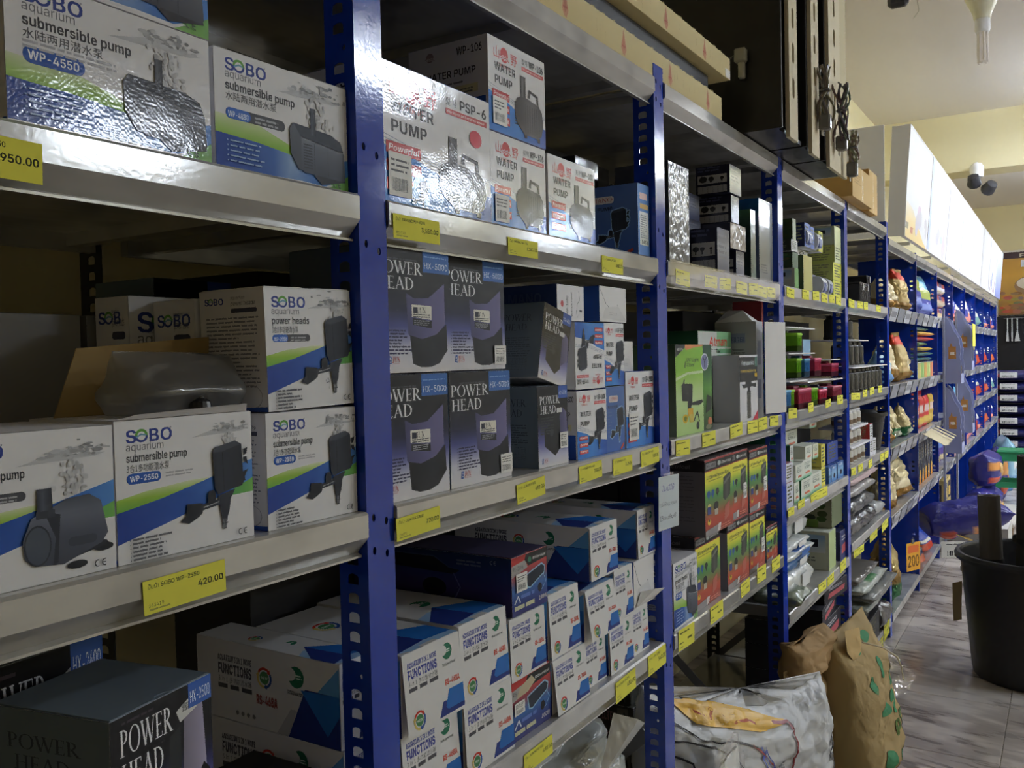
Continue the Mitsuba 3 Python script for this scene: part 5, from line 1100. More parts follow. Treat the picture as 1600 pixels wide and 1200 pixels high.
# ------------------------------------------------------------------ fourth and fifth bay: small stock
def two_tone(cs, cf, pic=None, seed=0, ct=None):
    """Small carton: side colour cs, front colour cf, optional picture patch on the side."""
    def make(w, d, h):
        S = Art(d, h, cs); A = Art(w, h, cf); W, H = S.w, S.h
        if pic == 'leaf':
            rr = random.Random(seed); S.k += 1
            for _ in range(16): S.ell(rr.uniform(.05, .95) * W, rr.uniform(.25, .95) * H, .12 * W, .1 * H, (rr.randint(44, 90), rr.randint(70, 116), rr.randint(44, 66)), 7, up=False)
            S.rect(.2 * W, 0, .5 * W, .25 * H, (120, 150, 70))
        if pic == 'pump':
            S.grad(SBox(.08 * W, .45 * H, .92 * W, .92 * H), [(0, (220, 226, 230)), (1, (150, 186, 220))], 1, 4); S.ell(.34 * W, .72 * H, .09 * W, .14 * H, (30, 36, 44), 10); S.rect(.56 * W, .6 * H, .18 * W, .2 * H, (34, 40, 50)); S.greek(.1 * W, .3 * H, .6 * W, 2, .08 * H, (120, 130, 120), seed)
        if pic == 'text':
            S.greek(.12 * W, .82 * H, .76 * W, 6, .13 * H, (150, 156, 120), seed); A.greek(.15 * A.w, .8 * A.h, .7 * A.w, 5, .15 * A.h, (90, 90, 60), seed)
        if pic == 'stripes':
            for k in range(5): S.line([(0, (.1 + .2 * k) * H), (W, (.28 + .2 * k) * H)], .06 * H, (90, 140, 120))
        if pic == 'drug':
            A.text('AZOO', .2 * A.w, .5 * A.h, .14 * A.h, (70, 90, 80), 'bold', fit=.6 * A.w); A.greek(.2 * A.w, .82 * A.h, .6 * A.w, 3, .09 * A.h, (150, 160, 150), seed); A.round(.3 * A.w, .14 * A.h, .5 * A.w, .18 * A.h, .09 * A.h, (206, 120, 96)); A.grad(SBox(0, 0, A.w, .2 * A.h), [(0, (120, 186, 150)), (1, cf)], 1, 3)
        if pic == 'bluefish':
            A.grad(SBox(0, 0, A.w, A.h), [(0, (70, 120, 190)), (.5, (150, 196, 230)), (1, (70, 110, 180))], 1, 5); A.ell(.55 * A.w, .35 * A.h, .18 * A.w, .16 * A.h, (26, 34, 60), 10); A.greek(.2 * A.w, .85 * A.h, .6 * A.w, 2, .07 * A.h, (230, 236, 244), seed)
        if pic == 'redtext':
            A.poly([(.15 * A.w, .2 * A.h), (.2 * A.w, .5 * A.h), (.9 * A.w, .56 * A.h), (.86 * A.w, .24 * A.h)], (190, 96, 104)); A.greek(.2 * A.w, .76 * A.h, .6 * A.w, 2, .1 * A.h, (190, 190, 196), seed)
        return ('tt', cs, cf, pic, seed), {'front': A, 'side': S, 'top': Art(w, d, ct or cs)}
    return make
def small(name, label, pos, wdh, design, mat='m_print', cat='box', group=None, **k):
    return carton(name, label, cat, pos, wdh, design, mat=mat, group=group, **k)
P4 = post_y(3)
GR, YG = (90, 112, 76), (196, 206, 122)
on4 = ', fourth bay upper shelf'
small('plant_box', 'leafy green carton with a pale front edge, top left' + on4, (-.03, 3.215, A + .175), (.045, .12, .077), two_tone((62, 84, 60), (180, 190, 160), 'leaf', 1))
small('plant_box', 'dark carton with a white end under the leafy one' + on4, (-.02, 3.155, A + .132), (.086, .12, .04), two_tone((66, 70, 60), (206, 208, 206), 'text', 2))
small('plant_box', 'dark leafy carton in the middle left' + on4, (-.02, 3.17, A + .075), (.075, .12, .054), two_tone((52, 70, 50), (90, 110, 80), 'leaf', 3))
small('plant_box', 'white and green carton at the bottom left' + on4, (-.012, 3.164, A), (.052, .12, .072), two_tone((206, 212, 206), (110, 160, 80), 'pump', 4))
small('plant_box', 'leafy carton with a yellow edge' + on4, (-.015, 3.3, A), (.13, .1, .13), two_tone((70, 90, 56), (196, 190, 110), 'leaf', 5))
small('plant_box', 'navy blue carton at the top' + on4, (-.03, 3.384, A + .17), (.08, .06, .088), two_tone((40, 50, 100), (110, 130, 196), 'text', 6))
small('plant_box', 'second blue carton right of the navy one' + on4, (-.03, 3.471, A + .17), (.06, .06, .083), two_tone((60, 80, 150), (96, 120, 190), 'text', 7))
small('plant_box', 'yellow-green carton beside the blue cartons' + on4, (-.03, 3.6, A + .17), (.068, .09, .08), two_tone(YG, (206, 206, 70), 'text', 8))
bump = 'stack of pale green cartons' + on4
for i, (z, h, sx) in enumerate(((0, .068, .13), (.07, .072, .075), (.143, .072, .06), (.216, .076, .06))):
    small('aquarium_pump_box', 'pale green carton, %s from bottom of the stack beside the fourth post, upper shelf' % ORD[i], (-.014, 3.775 + (.03 if i > 1 else 0), A + z), (.15 if i < 2 else .12, .14 if i % 2 else .12, h), two_tone((200, 214, 196) if i == 3 else YG, (216, 216, 80) if i < 2 else (216, 222, 170), 'pump' if i == 3 else 'text', 10 + i))
small('plant_box', 'carton supporting the upper blister packs' + on4, (-.07, 3.44, A + .132), (.15, .1, .036), two_tone((150, 150, 140), (206, 206, 200), 'text', 15))
small('plant_box', 'squat carton under the white sheet' + on4, (-.08, 3.46, A), (.26, .09, .06), two_tone((120, 124, 110), (150, 150, 140), 'text', 16))
def blister(w, d, h):
    """Half-round clear blister on a card."""
    a = np.linspace(0, np.pi, 9); prof = [(-d, 0)] + [(-d + d * math.sin(t) ** .6 if 0 < t < np.pi else -d, h * .5 - h * .5 * math.cos(t)) for t in a] + [(-d, h)]
    m = extr(Polygon(prof).buffer(0), w); v = np.array(m.vertices)
    return trimesh.Trimesh(np.c_[v[:, 0], v[:, 2], v[:, 1]], np.array(m.faces)[:, ::-1], process=False)
for i, (x, y, z) in enumerate(((-.02, 3.4, A + .168), (-.02, 3.56, A + .17), (-.012, 3.6, A + .0), (-.012, 3.7, A))):
    t = thing('blister_pack', 'curved clear blister pack of a blue pump, %s from left%s' % (ORD[i], on4), 'package')
    part(t, 'blister', vmesh([(blister(.07, .045, .075), (206, 212, 222))], 'm_film'), place(x, y, z)); part(t, 'card', vmesh([(bx(-.047, -.0455, -.004, .074, 0, .082), (150, 156, 176))], 'm_print'), place(x, y, z)); part(t, 'pump', vmesh([(cbx(-.012, .001, .012, .05, .012, .05, .004), (90, 104, 160))], 'm_plastic'), place(x, y, z))
# fifth bay upper shelf: black filter bodies
def basket(w, d, h, rib=True):
    ps = [cbx(-d, 0, 0, w, 0, h, .004)]
    if rib:
        for k in range(int(w / .012)): ps.append(bx(-.001, .0015, .004 + .012 * k, .009 + .012 * k, .01, h - .01))
        for k in range(int(d / .012)): ps.append(bx(-d + .004 + .012 * k, -d + .009 + .012 * k, -.0015, .001, .01, h - .01))
    return trimesh.util.concatenate(ps)
on5 = ', fifth bay upper shelf'
bk = [(basket(.1, .1, .095), (38, 38, 40)), (basket(.12, .1, .19), (30, 30, 32)), (basket(.09, .12, .15), (34, 34, 36))]
for i, (x, y, z, k, lb) in enumerate(((-.03, 4.42, A, 0, 'black ribbed filter basket in front'), (-.15, 4.5, A, 1, 'tall black ribbed filter body behind the basket'), (-.06, 4.75, A, 2, 'black filter body next to the fifth post'), (-.12, 4.14, A, 2, 'black filter body next to the fourth post'), (-.03, 4.53, A, 0, 'second black filter basket'))):
    t = thing('filter_basket', lb + on5, 'filter'); part(t, 'body', vmesh([bk[k]], 'm_plastic'), place(x, y, z)); part(t, 'lid', vmesh([(cbx(-.1, 0, 0, .1, 0, .008, .002), (60, 60, 62))], 'm_plastic'), place(x - .002, y, z + (.095, .19, .15)[k])); part(t, 'clip', vmesh([(bx(0, .003, .03, .045, -.03, .004), (190, 190, 194))], 'm_plastic'), place(x + .0012, y + .02, z + (.095, .19, .15)[k]))
# second shelf, bay four: coloured plastic tanks on white sheets
def tank_ply(w, d, h, c, dark):
    key = ('tank', w, d, h, c)
    if key not in _PLY:
        outer = [bx(-d, 0, 0, .002, .02, h), bx(-d, 0, w - .002, w, .02, h), bx(-.002, 0, 0, w, .02, h), bx(-d, -d + .002, 0, w, .02, h), cbx(-d, 0, 0, w, 0, .02, .002)]
        for k in range(max(2, int(d / .014))): outer.append(bx(-d + .004 + .014 * k, -d + .009 + .014 * k, -.0015, .0, .022, h - .006))
        for k in range(max(2, int(w / .014))): outer.append(bx(0, .0015, .004 + .014 * k, .009 + .014 * k, .022, h - .006))
        col = [c] * len(outer); col[4] = dark
        _PLY[key] = vmesh(list(zip(outer, col)), 'm_tint')
        _PLY[key, 'lid'] = vmesh([(cbx(-d - .003, .003, -.003, w + .003, h, h + .01, .003), c), (cbx(-d * .7, -d * .3, w * .3, w * .7, h + .01, h + .02, .002), dark)], 'm_plastic')
    return _PLY[key], _PLY[key, 'lid']
LIME, PINK, SKY = (150, 210, 40), (224, 96, 130), (96, 170, 220)
tank_rows = [(-.015, 3.2, B + .204, .063, .14, .056, LIME, 'lime green plastic tank on the top white sheet'), (-.015, 3.19, B + .11, .063, .14, .06, LIME, 'lime green plastic tank on the middle white sheet'), (-.015, 3.3, B + .11, .075, .08, .058, SKY, 'sky blue plastic tank beside the middle lime green one'), (-.015, 3.45, B + .11, .1, .08, .058, PINK, 'pink plastic tank right of the sky blue one'), (-.03, 3.8, B + .098, .125, .1, .044, PINK, 'low pink plastic tank beside the fourth post'),
             (-.006, 2.998, B, .072, .1, .064, SKY, 'sky blue plastic tank on the shelf beside the white carton flap'), (-.014, 3.1, B, .045, .1, .062, LIME, 'narrow lime green plastic tank on the shelf'), (-.008, 3.18, B, .182, .1, .06, PINK, 'wide pink plastic tank in the middle of the shelf'), (-.012, 3.385, B, .09, .1, .056, LIME, 'lime green plastic tank right of the wide pink one'), (-.012, 3.5, B, .127, .1, .045, (226, 70, 110), 'deep pink low plastic tank on the shelf'), (-.03, 3.645, B, .06, .08, .05, (120, 150, 176), 'grey-blue plastic tank between two pink ones'), (-.015, 3.744, B, .167, .1, .05, (206, 110, 130), 'pink plastic tank next to the fourth post on the shelf')]
for x, y, z, w, d, h, c, lb in tank_rows:
    t = thing('plastic_tank', lb + ', fourth bay', 'tank'); a, b = tank_ply(w, d, h, c, tuple(int(v * .5) for v in c)); part(t, 'basin', a, place(x, y, z)); part(t, 'lid', b, place(x, y, z))
for i, (x0, y0, y1, z, d, lb) in enumerate(((-.012, 3.05, 3.45, B + .285, .22, 'topmost white plastic sheet of the tank stack'), (-.005, 3.05, 3.42, B + .194, .22, 'white plastic sheet carrying the upper lime green tank'), (.0, 3.04, 3.28, B + .098, .16, 'white plastic sheet at the left under the middle lime green tank'), (-.004, 3.3, 3.72, B + .088, .18, 'long white plastic sheet over the bottom tanks'), (-.012, 3.73, 3.925, B + .084, .18, 'white plastic sheet under the low pink tank'), (-.02, 3.75, 3.925, B + .165, .16, 'white plastic sheet with an upturned end beside the fourth post'))):
    t = thing('plastic_sheet', lb, 'sheet'); whole(t, mikit.ply(cbx(x0 - d, x0, y0, y1, z, z + .005, .0015), 'm_white'))
for i, (x, y, z) in enumerate(((-.02, 3.12, B + .0995), (-.02, 3.29, B + .1), (-.1, 3.2, B + .199))):
    pass
small('aquarium_pump_box', 'white carton with a blue pump picture behind the plastic tanks', (-.1, 3.62, B + .172), (.12, .1, .08), two_tone((206, 216, 222), (150, 186, 216), 'pump', 21))
small('plant_box', 'red carton beside the third post on top of the white sheets', (-.1, 3.06, B + .2915), (.05, .1, .09), two_tone((150, 60, 60), (160, 60, 60)))
small('plant_box', 'black carton standing behind the tanks on the second shelf of the fourth bay', (-.22, 3.3, B), (.4, .1, .33), plain((36, 36, 38)))
# bay five, second shelf: black ribbed canisters on white sheets
can = lathe([(0, 0), (.036, 0), (.038, .006), (.038, .085), (.034, .09), (.03, .092), (0, .092)], 20)
canp = vmesh([(can, (34, 34, 36))], 'm_plastic', smooth=True); canl = vmesh([(lathe([(0, .092), (.028, .092), (.028, .104), (.012, .108), (0, .108)], 16), (24, 24, 26))], 'm_plastic'); canf = vmesh([(lathe([(.0385, .0), (.041, .002), (.041, .01), (.0385, .012)], 20), (20, 20, 22))], 'm_plastic')
cg = 'black filter canisters on the second shelf of the fifth bay'
B5 = 1.3155
for i in range(9):
    t = thing('filter_canister', 'black round filter canister, bottom row, fifth bay second shelf, %s from left' % ORD[i], 'canister', cg); tw = place(-.05, 4.06 + .098 * i, B5); part(t, 'body', canp, tw); part(t, 'cap', canl, tw); part(t, 'foot_ring', canf, tw)
for i in range(4):
    t = thing('filter_canister', 'black round filter canister on the lower white sheets, fifth bay, %s from left' % ORD[i], 'canister', 'upper black filter canisters of the fifth bay'); tw = place(-.06, 4.1 + .11 * i, B5 + .1165 + .006); part(t, 'body', canp, tw); part(t, 'cap', canl, tw); part(t, 'foot_ring', canf, tw)
for i in range(3):
    t = thing('filter_canister', 'black round filter canister on the highest white sheet, fifth bay, %s from left' % ORD[i], 'canister', 'topmost black filter canisters of the fifth bay'); tw = place(-.1, 4.15 + .12 * i, B5 + .2405); part(t, 'body', canp, tw); part(t, 'cap', canl, tw); part(t, 'foot_ring', canf, tw)
for y0, y1, z, x, lb in ((4.03, 4.42, B5 + .1105, .01, 'white sheet on the bottom row of black canisters, left one'), (4.43, 4.93, B5 + .1105, .0, 'white sheet on the bottom row of black canisters, right one'), (4.05, 4.55, B5 + .2335, -.02, 'white sheet carrying the topmost black canisters')):
    t = thing('plastic_sheet', lb, 'sheet'); whole(t, mikit.ply(cbx(x - .16, x, y0, y1, z, z + .005, .0015), 'm_white'))
# third shelf, bay four: medicine boxes
Z4 = .9775
m4 = ', fourth bay third shelf'
DR = (222, 226, 212)
for i, (x, y, z, w, d, h, cs, cf, pic, lb) in enumerate((
        (-.05, 3.5, Z4 + .23, .11, .2, .045, (190, 190, 178), (216, 210, 196), 'drug', 'long grey-white carton on top of the green medicine boxes'),
        (-.1, 3.34, Z4 + .16, .17, .2, .069, (44, 110, 84), DR, 'drug', 'large green-striped medicine carton with a pale end'), (-.1, 3.2, Z4 + .095, .1, .14, .064, (50, 112, 86), DR, 'drug', 'green-striped medicine carton under the large one'),
        (-.02, 3.1, Z4 + .14, .045, .1, .062, (60, 120, 92), (216, 220, 216), 'drug', 'small green medicine carton beside the third post'), (-.02, 3.31, Z4 + .125, .1, .06, .054, DR, DR, 'drug', 'pale medicine carton in the third row, left'), (-.02, 3.42, Z4 + .122, .085, .06, .054, DR, (214, 216, 190), 'drug', 'pale medicine carton in the third row, right'),
        (-.02, 3.552, Z4 + .077, .066, .09, .085, (214, 206, 100), (224, 214, 90), 'text', 'yellow carton standing beside the medicine boxes'), (-.02, 3.552, Z4, .066, .09, .075, (206, 200, 110), (220, 212, 90), 'text', 'yellow carton at the foot of the standing one'),
        (-.03, 3.7, Z4 + .07, .19, .1, .083, (46, 62, 126), (60, 80, 160), 'text', 'dark blue carton with an open lid beside the fourth post'),
        (-.01, 3.005, Z4 + .085, .09, .1, .064, (196, 140, 150), (216, 216, 226), 'text', 'white carton with red and blue print beside the third post'), (-.012, 3.142, Z4 + .071, .1, .08, .058, DR, DR, 'drug', 'pale medicine carton in the second row, left'), (-.015, 3.25, Z4 + .071, .13, .08, .062, DR, DR, 'drug', 'pale medicine carton with a red oval in the second row'),
        (-.008, 3.2, Z4, .15, .1, .07, (60, 120, 90), DR, 'drug', 'green-sided medicine carton at the front of the bottom row'), (-.01, 3.11, Z4, .07, .09, .07, DR, DR, 'drug', 'narrow pale carton in the bottom row'), (-.008, 3.005, Z4, .085, .09, .083, (206, 150, 150), (210, 214, 226), 'text', 'white carton with coloured print at the foot beside the third post'), (-.015, 3.36, Z4, .17, .08, .069, DR, DR, 'drug', 'pale medicine carton at the right of the bottom row'),
        (-.012, 3.64, Z4, .04, .06, .066, (70, 110, 180), (110, 160, 220), 'bluefish', 'light blue carton, left of the three'), (-.012, 3.69, Z4, .09, .06, .066, (56, 90, 160), (110, 160, 220), 'bluefish', 'light blue carton, middle of the three'), (-.012, 3.8, Z4, .11, .06, .067, (56, 90, 160), (110, 160, 220), 'bluefish', 'light blue carton, right of the three beside the fourth post'))):
    small('medicine_box', lb + m4, (x, y, z), (w, d, h), two_tone(cs, cf, pic, 40 + i))
# ------------------------------------------------------------------ on top of the rack
def long_tray(w, d, h, seed):
    """Cream cardboard lid with faded red pagoda marks and drip stains."""
    A = Art(w, h, (222, 208, 160)); rr = random.Random(seed); W, H = A.w, A.h
    A.grad(SBox(0, 0, W, H), [(0, (214, 198, 150)), (1, (226, 212, 166))], 1, 3); A.k += 1
    for _ in range(40):
        x = rr.uniform(0, W); A.rect(x, rr.uniform(.1, .5) * H, rr.uniform(.05, .2), rr.uniform(.2, .5) * H, (206, 190, 144), up=False)
    x = .06 * W
    while x < W:
        A.poly([(x - 1.3, .3 * H), (x, .98 * H), (x + 1.3, .3 * H), (x + .5, .05 * H), (x - .5, .1 * H)], (208, 160, 132)); A.poly([(x - .7, .34 * H), (x, .8 * H), (x + .7, .34 * H), (x, .2 * H)], (198, 140, 118)); A.rect(x - .9, .34 * H, 1.8, .06 * H, (190, 120, 104))
        x += 26
    m, c = onface(A, 'front', w, d, h)
    rim = [cbx(-d, 0, 0, w, 0, h, .002)]
    rag = [bx(-.003, .0012, a, a + rr.uniform(.004, .02), h, h + rr.uniform(.001, .003)) for a in np.arange(.02, w - .03, .05)]
    return vmesh([(rim[0], (214, 200, 154)), (m, c)] + [(r, (200, 186, 140)) for r in rag], 'm_matte')
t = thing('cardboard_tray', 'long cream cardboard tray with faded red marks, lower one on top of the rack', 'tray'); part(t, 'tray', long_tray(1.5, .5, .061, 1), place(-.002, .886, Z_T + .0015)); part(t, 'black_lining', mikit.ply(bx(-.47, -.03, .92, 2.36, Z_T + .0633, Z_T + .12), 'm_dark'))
t = thing('cardboard_tray', 'long cream cardboard tray with faded red marks, upper one overhanging the lower', 'tray'); part(t, 'tray', long_tray(1.6, .5, .059, 2), place(.002, .85, Z_T + .125)); part(t, 'tape', mikit.ply(bx(.0022, .0034, 2.41, 2.448, Z_T + .127, Z_T + .15), 'm_white'))
def stadium(h, r):
    return Point(0, 0).buffer(r, quad_segs=4).union(SBox(-r, 0, r, h)).union(Point(0, h).buffer(r, quad_segs=4))
BLK, CRM = (24, 24, 25), (214, 204, 178)
scene['m_hood'] = two(principled(VC, .35, .4))
def hood(y0, y1, sy0, sy1, z0, z1, xf, lb, seed, holes=True):
    """Black aquarium hood standing on end: cream rim board with oval vent holes at the front."""
    t = thing('aquarium_hood', lb, 'aquarium hood'); D = .62
    part(t, 'shell', vmesh([(trimesh.util.concatenate([cbx(xf - D, xf - .006, y0, y0 + .012, z0, z1, .002), bx(xf - D, xf - .02, y0, y1, z0, z0 + .012), bx(xf - D, xf - D + .012, y0, y1, z0, z1), bx(xf - D, xf - .05, y1 - .012, y1, z0, z1)]), BLK)], 'm_hood'))
    p = SBox(sy0, z0 - .02, sy1, z1)
    if holes:
        for k in range(5): p = p.difference(affinity.translate(stadium(.035, .012), (sy0 + sy1) / 2, z0 + .11 + .1 * k))
    m = extr(p, .012); v = np.array(m.vertices); v = np.c_[v[:, 2] + xf - .006, v[:, 0], v[:, 1]]
    rr = random.Random(seed)
    part(t, 'rim', vmesh([((v, np.array(m.faces)), CRM)], 'm_matte'), label='cream board with oval vent holes')
    part(t, 'vent_backing', vmesh([(bx(xf - .02, xf - .012, sy0 + .004, sy1 - .004, z0 + .02, z1), (40, 34, 30))], 'm_matte'))
    return t
hood(2.56, 2.83, 2.60, 2.69, Z_T + .002, 2.98, .12, 'first black aquarium hood standing on the rack, nearest the cream trays, cream rim with holes', 1)
hood(2.845, 3.075, 2.86, 2.955, Z_T + .002, 2.98, .12, 'middle black aquarium hood of the standing row, grey cable bundle at its rim', 2)
hood(3.09, 3.4, 3.10, 3.27, Z_T + .002, 2.98, .12, 'rightmost black aquarium hood of the standing row, two grey cable bundles hanging down', 3)
t3 = [k for k in scene if k.startswith('aquarium_hood_002')]
part('aquarium_hood_002', 'outer_board', vmesh([(cbx(-.3, .11, 3.402, 3.412, Z_T + .002, 2.98, .002), (206, 196, 160)), (cbx(.105, .118, 3.29, 3.41, Z_T - .012, 2.98, .002), (200, 190, 158))], 'm_matte'))
def cable_bundle(root, x, y, z, L, seed, c=(120, 116, 110)):
    rr = random.Random(seed); ms = []
    for k in range(9):
        ox, oy = rr.uniform(-.016, .016), rr.uniform(-.022, .022); pts = []
        for i in range(13):
            s = i / 12; pin = 1 - .7 * math.exp(-((s - .45) / .16) ** 2)
            pts.append((x + .03 + ox * pin + .012 * math.sin(6 * s + k), y + oy * pin + .006 * math.sin(9 * s + 2 * k), z - L * s))
        ms.append((tube(pts, .0038, 6), tuple(int(v * rr.uniform(.8, 1.1)) for v in c)))
    ms.append((tube([(x + .03 + .016 * math.cos(a), y + .016 * math.sin(a), z - L * .45) for a in np.linspace(0, 6.3, 12)], .003, 6), (70, 70, 70)))
    key = part(root, 'cable_bundle', vmesh(ms, 'm_plastic'))
    scene[key + '__plug'] = vmesh([(cbx(x + .012, x + .048, y - .016, y + .016, z - L - .03, z - L + .02, .005), (104, 102, 98)), (bx(x + .02, x + .024, y - .008, y - .005, z - L - .045, z - L - .03), (180, 176, 160)), (bx(x + .02, x + .024, y + .005, y + .008, z - L - .045, z - L - .03), (180, 176, 160))], 'm_plastic')
cable_bundle('aquarium_hood_001', .12, 2.93, 2.4, .17, 4)
cable_bundle('aquarium_hood_002', .12, 3.17, 2.4, .19, 5, (96, 94, 92))
cable_bundle('aquarium_hood_002', .12, 3.34, 2.28, .13, 6)
part('aquarium_hood_002', 'cord', vmesh([(tube([(.135, 3.2, 2.42), (.15, 3.24, 2.4), (.15, 3.28, 2.33), (.14, 3.28, 2.27), (.135, 3.26, 2.25)], .003, 6), (90, 86, 80))], 'm_plastic'))
# adapter hanging in front of the first hood
t = thing('power_adapter', 'pale plug adapter hanging from its thin wire on the side of the first black hood', 'adapter')
part(t, 'body', vmesh([(cbx(-.012, .022, 2.528, 2.552, 2.335, 2.375, .004), (176, 174, 160))], 'm_plastic')); part(t, 'plug', vmesh([(cbx(-.002, .016, 2.532, 2.55, 2.29, 2.336, .003), (196, 194, 180))], 'm_plastic')); part(t, 'wire', vmesh([(tube([(-.012, 2.54, 2.36), (-.06, 2.53, 2.335), (-.14, 2.52, 2.325), (-.24, 2.5, 2.322), (-.3, 2.48, 2.33)], .002, 5), (120, 118, 108))], 'm_plastic'))
# cardboard boxes
def cardbox(seed, holes=False):
    def make(w, d, h):
        A = Art(w, h, (206, 176, 122)); A.rect(.44 * A.w, 0, .1 * A.w, A.h, (214, 188, 140)); rr = random.Random(seed); A.k += 1
        A.greek(.1 * A.w, .7 * A.h, .3 * A.w, 4, .08 * A.h, (170, 140, 96), seed, fill=.3)
        for k in range(5): A.rect(.46 * A.w + rr.uniform(0, .05) * A.w, rr.uniform(.05, .8) * A.h, .03 * A.w, .12 * A.h, (236, 226, 206), up=False)
        S = Art(d, h, (196, 160, 104))
        if holes:
            for i in range(2):
                for j in range(3): S.ell((.5 + .1 * i) * S.w, (.3 + .18 * j + .08 * i) * S.h, .035 * S.w, .06 * S.h, (70, 56, 40), 12, up=False)
        return ('card', seed), {'front': A, 'side': S, 'top': Art(w, d, (200, 168, 116))}
    return make
carton('cardboard_box', 'brown cardboard box with shiny tape in front of the white sign boards', 'box', (.05, 3.85, Z_T + .0015), (.43, .45, .138), cardbox(1, True), mat='m_matte', base=(200, 166, 112), lid=(206, 174, 122))
carton('cardboard_box', 'second brown cardboard box half hidden behind the taped one', 'box', (.03, 4.32, Z_T + .0015), (.2, .4, .19), cardbox(2), mat='m_matte', base=(190, 156, 104), lid=(200, 168, 116))
# sign boards over the pet food end: white printed boards leaning slightly forward
def board_art(i, w, h):
    A = Art(w, h, (236, 236, 238)); W, H = A.w, A.h; rr = random.Random(i)
    if i == 0:
        A.grad([(0, 0), (W, 0), (.8 * W, .06 * H), (.3 * W, .3 * H), (0, .34 * H)], [(0, (240, 214, 150)), (.6, (244, 222, 170)), (1, (236, 232, 224))], 1, 4); A.rect(.06 * W, .08 * H, .12 * W, .06 * H, (170, 160, 130)); A.rect(.26 * W, .06 * H, .1 * W, .06 * H, (210, 150, 120))
    if i in (0, 1):
        for k in range(6): A.ell(rr.uniform(.45, .95) * W, rr.uniform(.08, .3) * H, rr.uniform(.03, .08) * W, rr.uniform(.04, .12) * H, (206 + rr.randint(0, 14), 200 + rr.randint(0, 14), 214), 12)
    if i == 1: A.rect(0, .02 * H, .1 * W, H, (206, 216, 240))
    if i >= 6:
        for k in range(4): A.rect((.2 + .2 * k) * W, .04 * H, .1 * W, rr.uniform(.2, .4) * H, ((190, 180, 190), (150, 160, 210), (206, 180, 190))[k % 3])
    if i >= 7: A.grad(SBox(0, 0, W, H), [(0, (150, 160, 216)), (.5, (200, 206, 236)), (1, (236, 238, 244))], 1, 5)
    return A
sy = 5.395
for i in range(8):
    w = 1.02 if i else .97
    t = thing('sign_board', 'white printed sign board above the pet food bays, %s from the near end' % ORD[i], 'sign')
    hgt = .6
    m, c = onface(board_art(i, w, hgt), 'front', w, .03, hgt, .0005)
    tw = place(.012, sy, Z_T + .012, ry=4.5)
    part(t, 'panel', vmesh([(cbx(-.03, 0, .003, w - .003, 0, hgt, .003), (236, 236, 238)), (m, c)], 'm_print'), tw)
    part(t, 'frame', mikit.ply(trimesh.util.concatenate([bx(-.034, .003, 0, .006, 0, hgt + .004), bx(-.034, .003, 0, w, hgt, hgt + .006)]), 'm_white'), tw)
    if i == 0:
        part(t, 'end_panel', mikit.ply(trimesh.util.concatenate([cbx(-.36, -.078, 0, .008, -.012, .62, .002)]), 'm_white'), place(0, sy, Z_T + .0145)); part(t, 'end_panel', mikit.ply(cbx(-.074, .018, .001, .008, -.012, .6, .002), 'm_white'), place(.006, sy, Z_T + .0145, ry=3))
    part(t, 'bracket', mikit.ply(bx(-.2, -.02, w * .5, w * .5 + .02, 0, .02), 'm_white'), place(.0, sy, Z_T + .002))
    sy += w + .006
# far side of the ceiling: energy-saving lamp, spotlights, a black camera
t = thing('pendant_lamp', 'energy-saving tube lamp hanging bulb down from a white cone fitting, unlit', 'lamp')
LX, LY, LD = .38, 5.9, .08
scene['m_fitting'] = two(principled(rgb(226, 222, 196), .35, .4))
part(t, 'fitting', mikit.ply(trimesh.util.concatenate([lathe([(0, 3.52), (.1, 3.5), (.095, 3.46), (.05, 3.36), (.045, 3.33), (0, 3.33)], 24)]), 'm_fitting', smooth=35), place(LX, LY, LD)); part(t, 'stem', mikit.ply(bx(LX - .012, LX + .012, LY - .012, LY + .012, 3.64, CEIL_Z), 'm_fitting'))
part(t, 'cap', mikit.ply(lathe([(0, 3.33), (.04, 3.33), (.042, 3.27), (.035, 3.255), (0, 3.255)], 20), 'm_white', smooth=35), place(LX, LY, LD))
tubes = []
for k in range(3):
    a = k * 2.094 + .4; cx, cy = .02 * math.cos(a), .02 * math.sin(a); dx, dy = -.011 * math.sin(a), .011 * math.cos(a)
    pts = [(LX + cx + dx, LY + cy + dy, 3.26)] + [(LX + cx + dx * math.cos(s), LY + cy + dy * math.cos(s), 3.09 - .011 * math.sin(s)) for s in np.linspace(0, math.pi, 7)] + [(LX + cx - dx, LY + cy - dy, 3.26)]
    tubes.append((tube(pts, .0078, 8), (240, 234, 228)))
for tb in tubes: part(t, 'bulb', vmesh([tb], 'm_plastic'), place(0, 0, LD))
part(t, 'wire', vmesh([(tube([(LX - .04, LY, 3.5), (LX - .2, LY - .02, 3.47), (LX - .34, LY - .05, 3.5), (LX - .5, LY - .1, 3.53)], .006, 6), (214, 210, 196)), (tube([(LX - .34, LY - .05, 3.5), (LX - .33, LY - .05, 3.42), (LX - .36, LY - .05, 3.38)], .004, 5), (214, 210, 196)), (cbx(LX - .2, LX - .1, LY - .03, LY - .01, 3.462, 3.482, .004), (220, 216, 204))], 'm_plastic'), place(0, 0, .1))
t = thing('ceiling_speaker', 'small dark device under the ceiling at the top picture edge', 'device'); part(t, 'body', mikit.ply(cbx(-.08, .03, 5.55, 5.61, 3.47, 3.55, .018), 'm_dark')); part(t, 'bracket', mikit.ply(bx(-.03, -.01, 5.57, 5.59, 3.55, CEIL_Z), 'm_dark'))
t = thing('spotlight', 'pair of dark emergency spotlights on a white base under the ceiling', 'lamp')
SX, SYY, SZ = .1, 9.05, 3.03
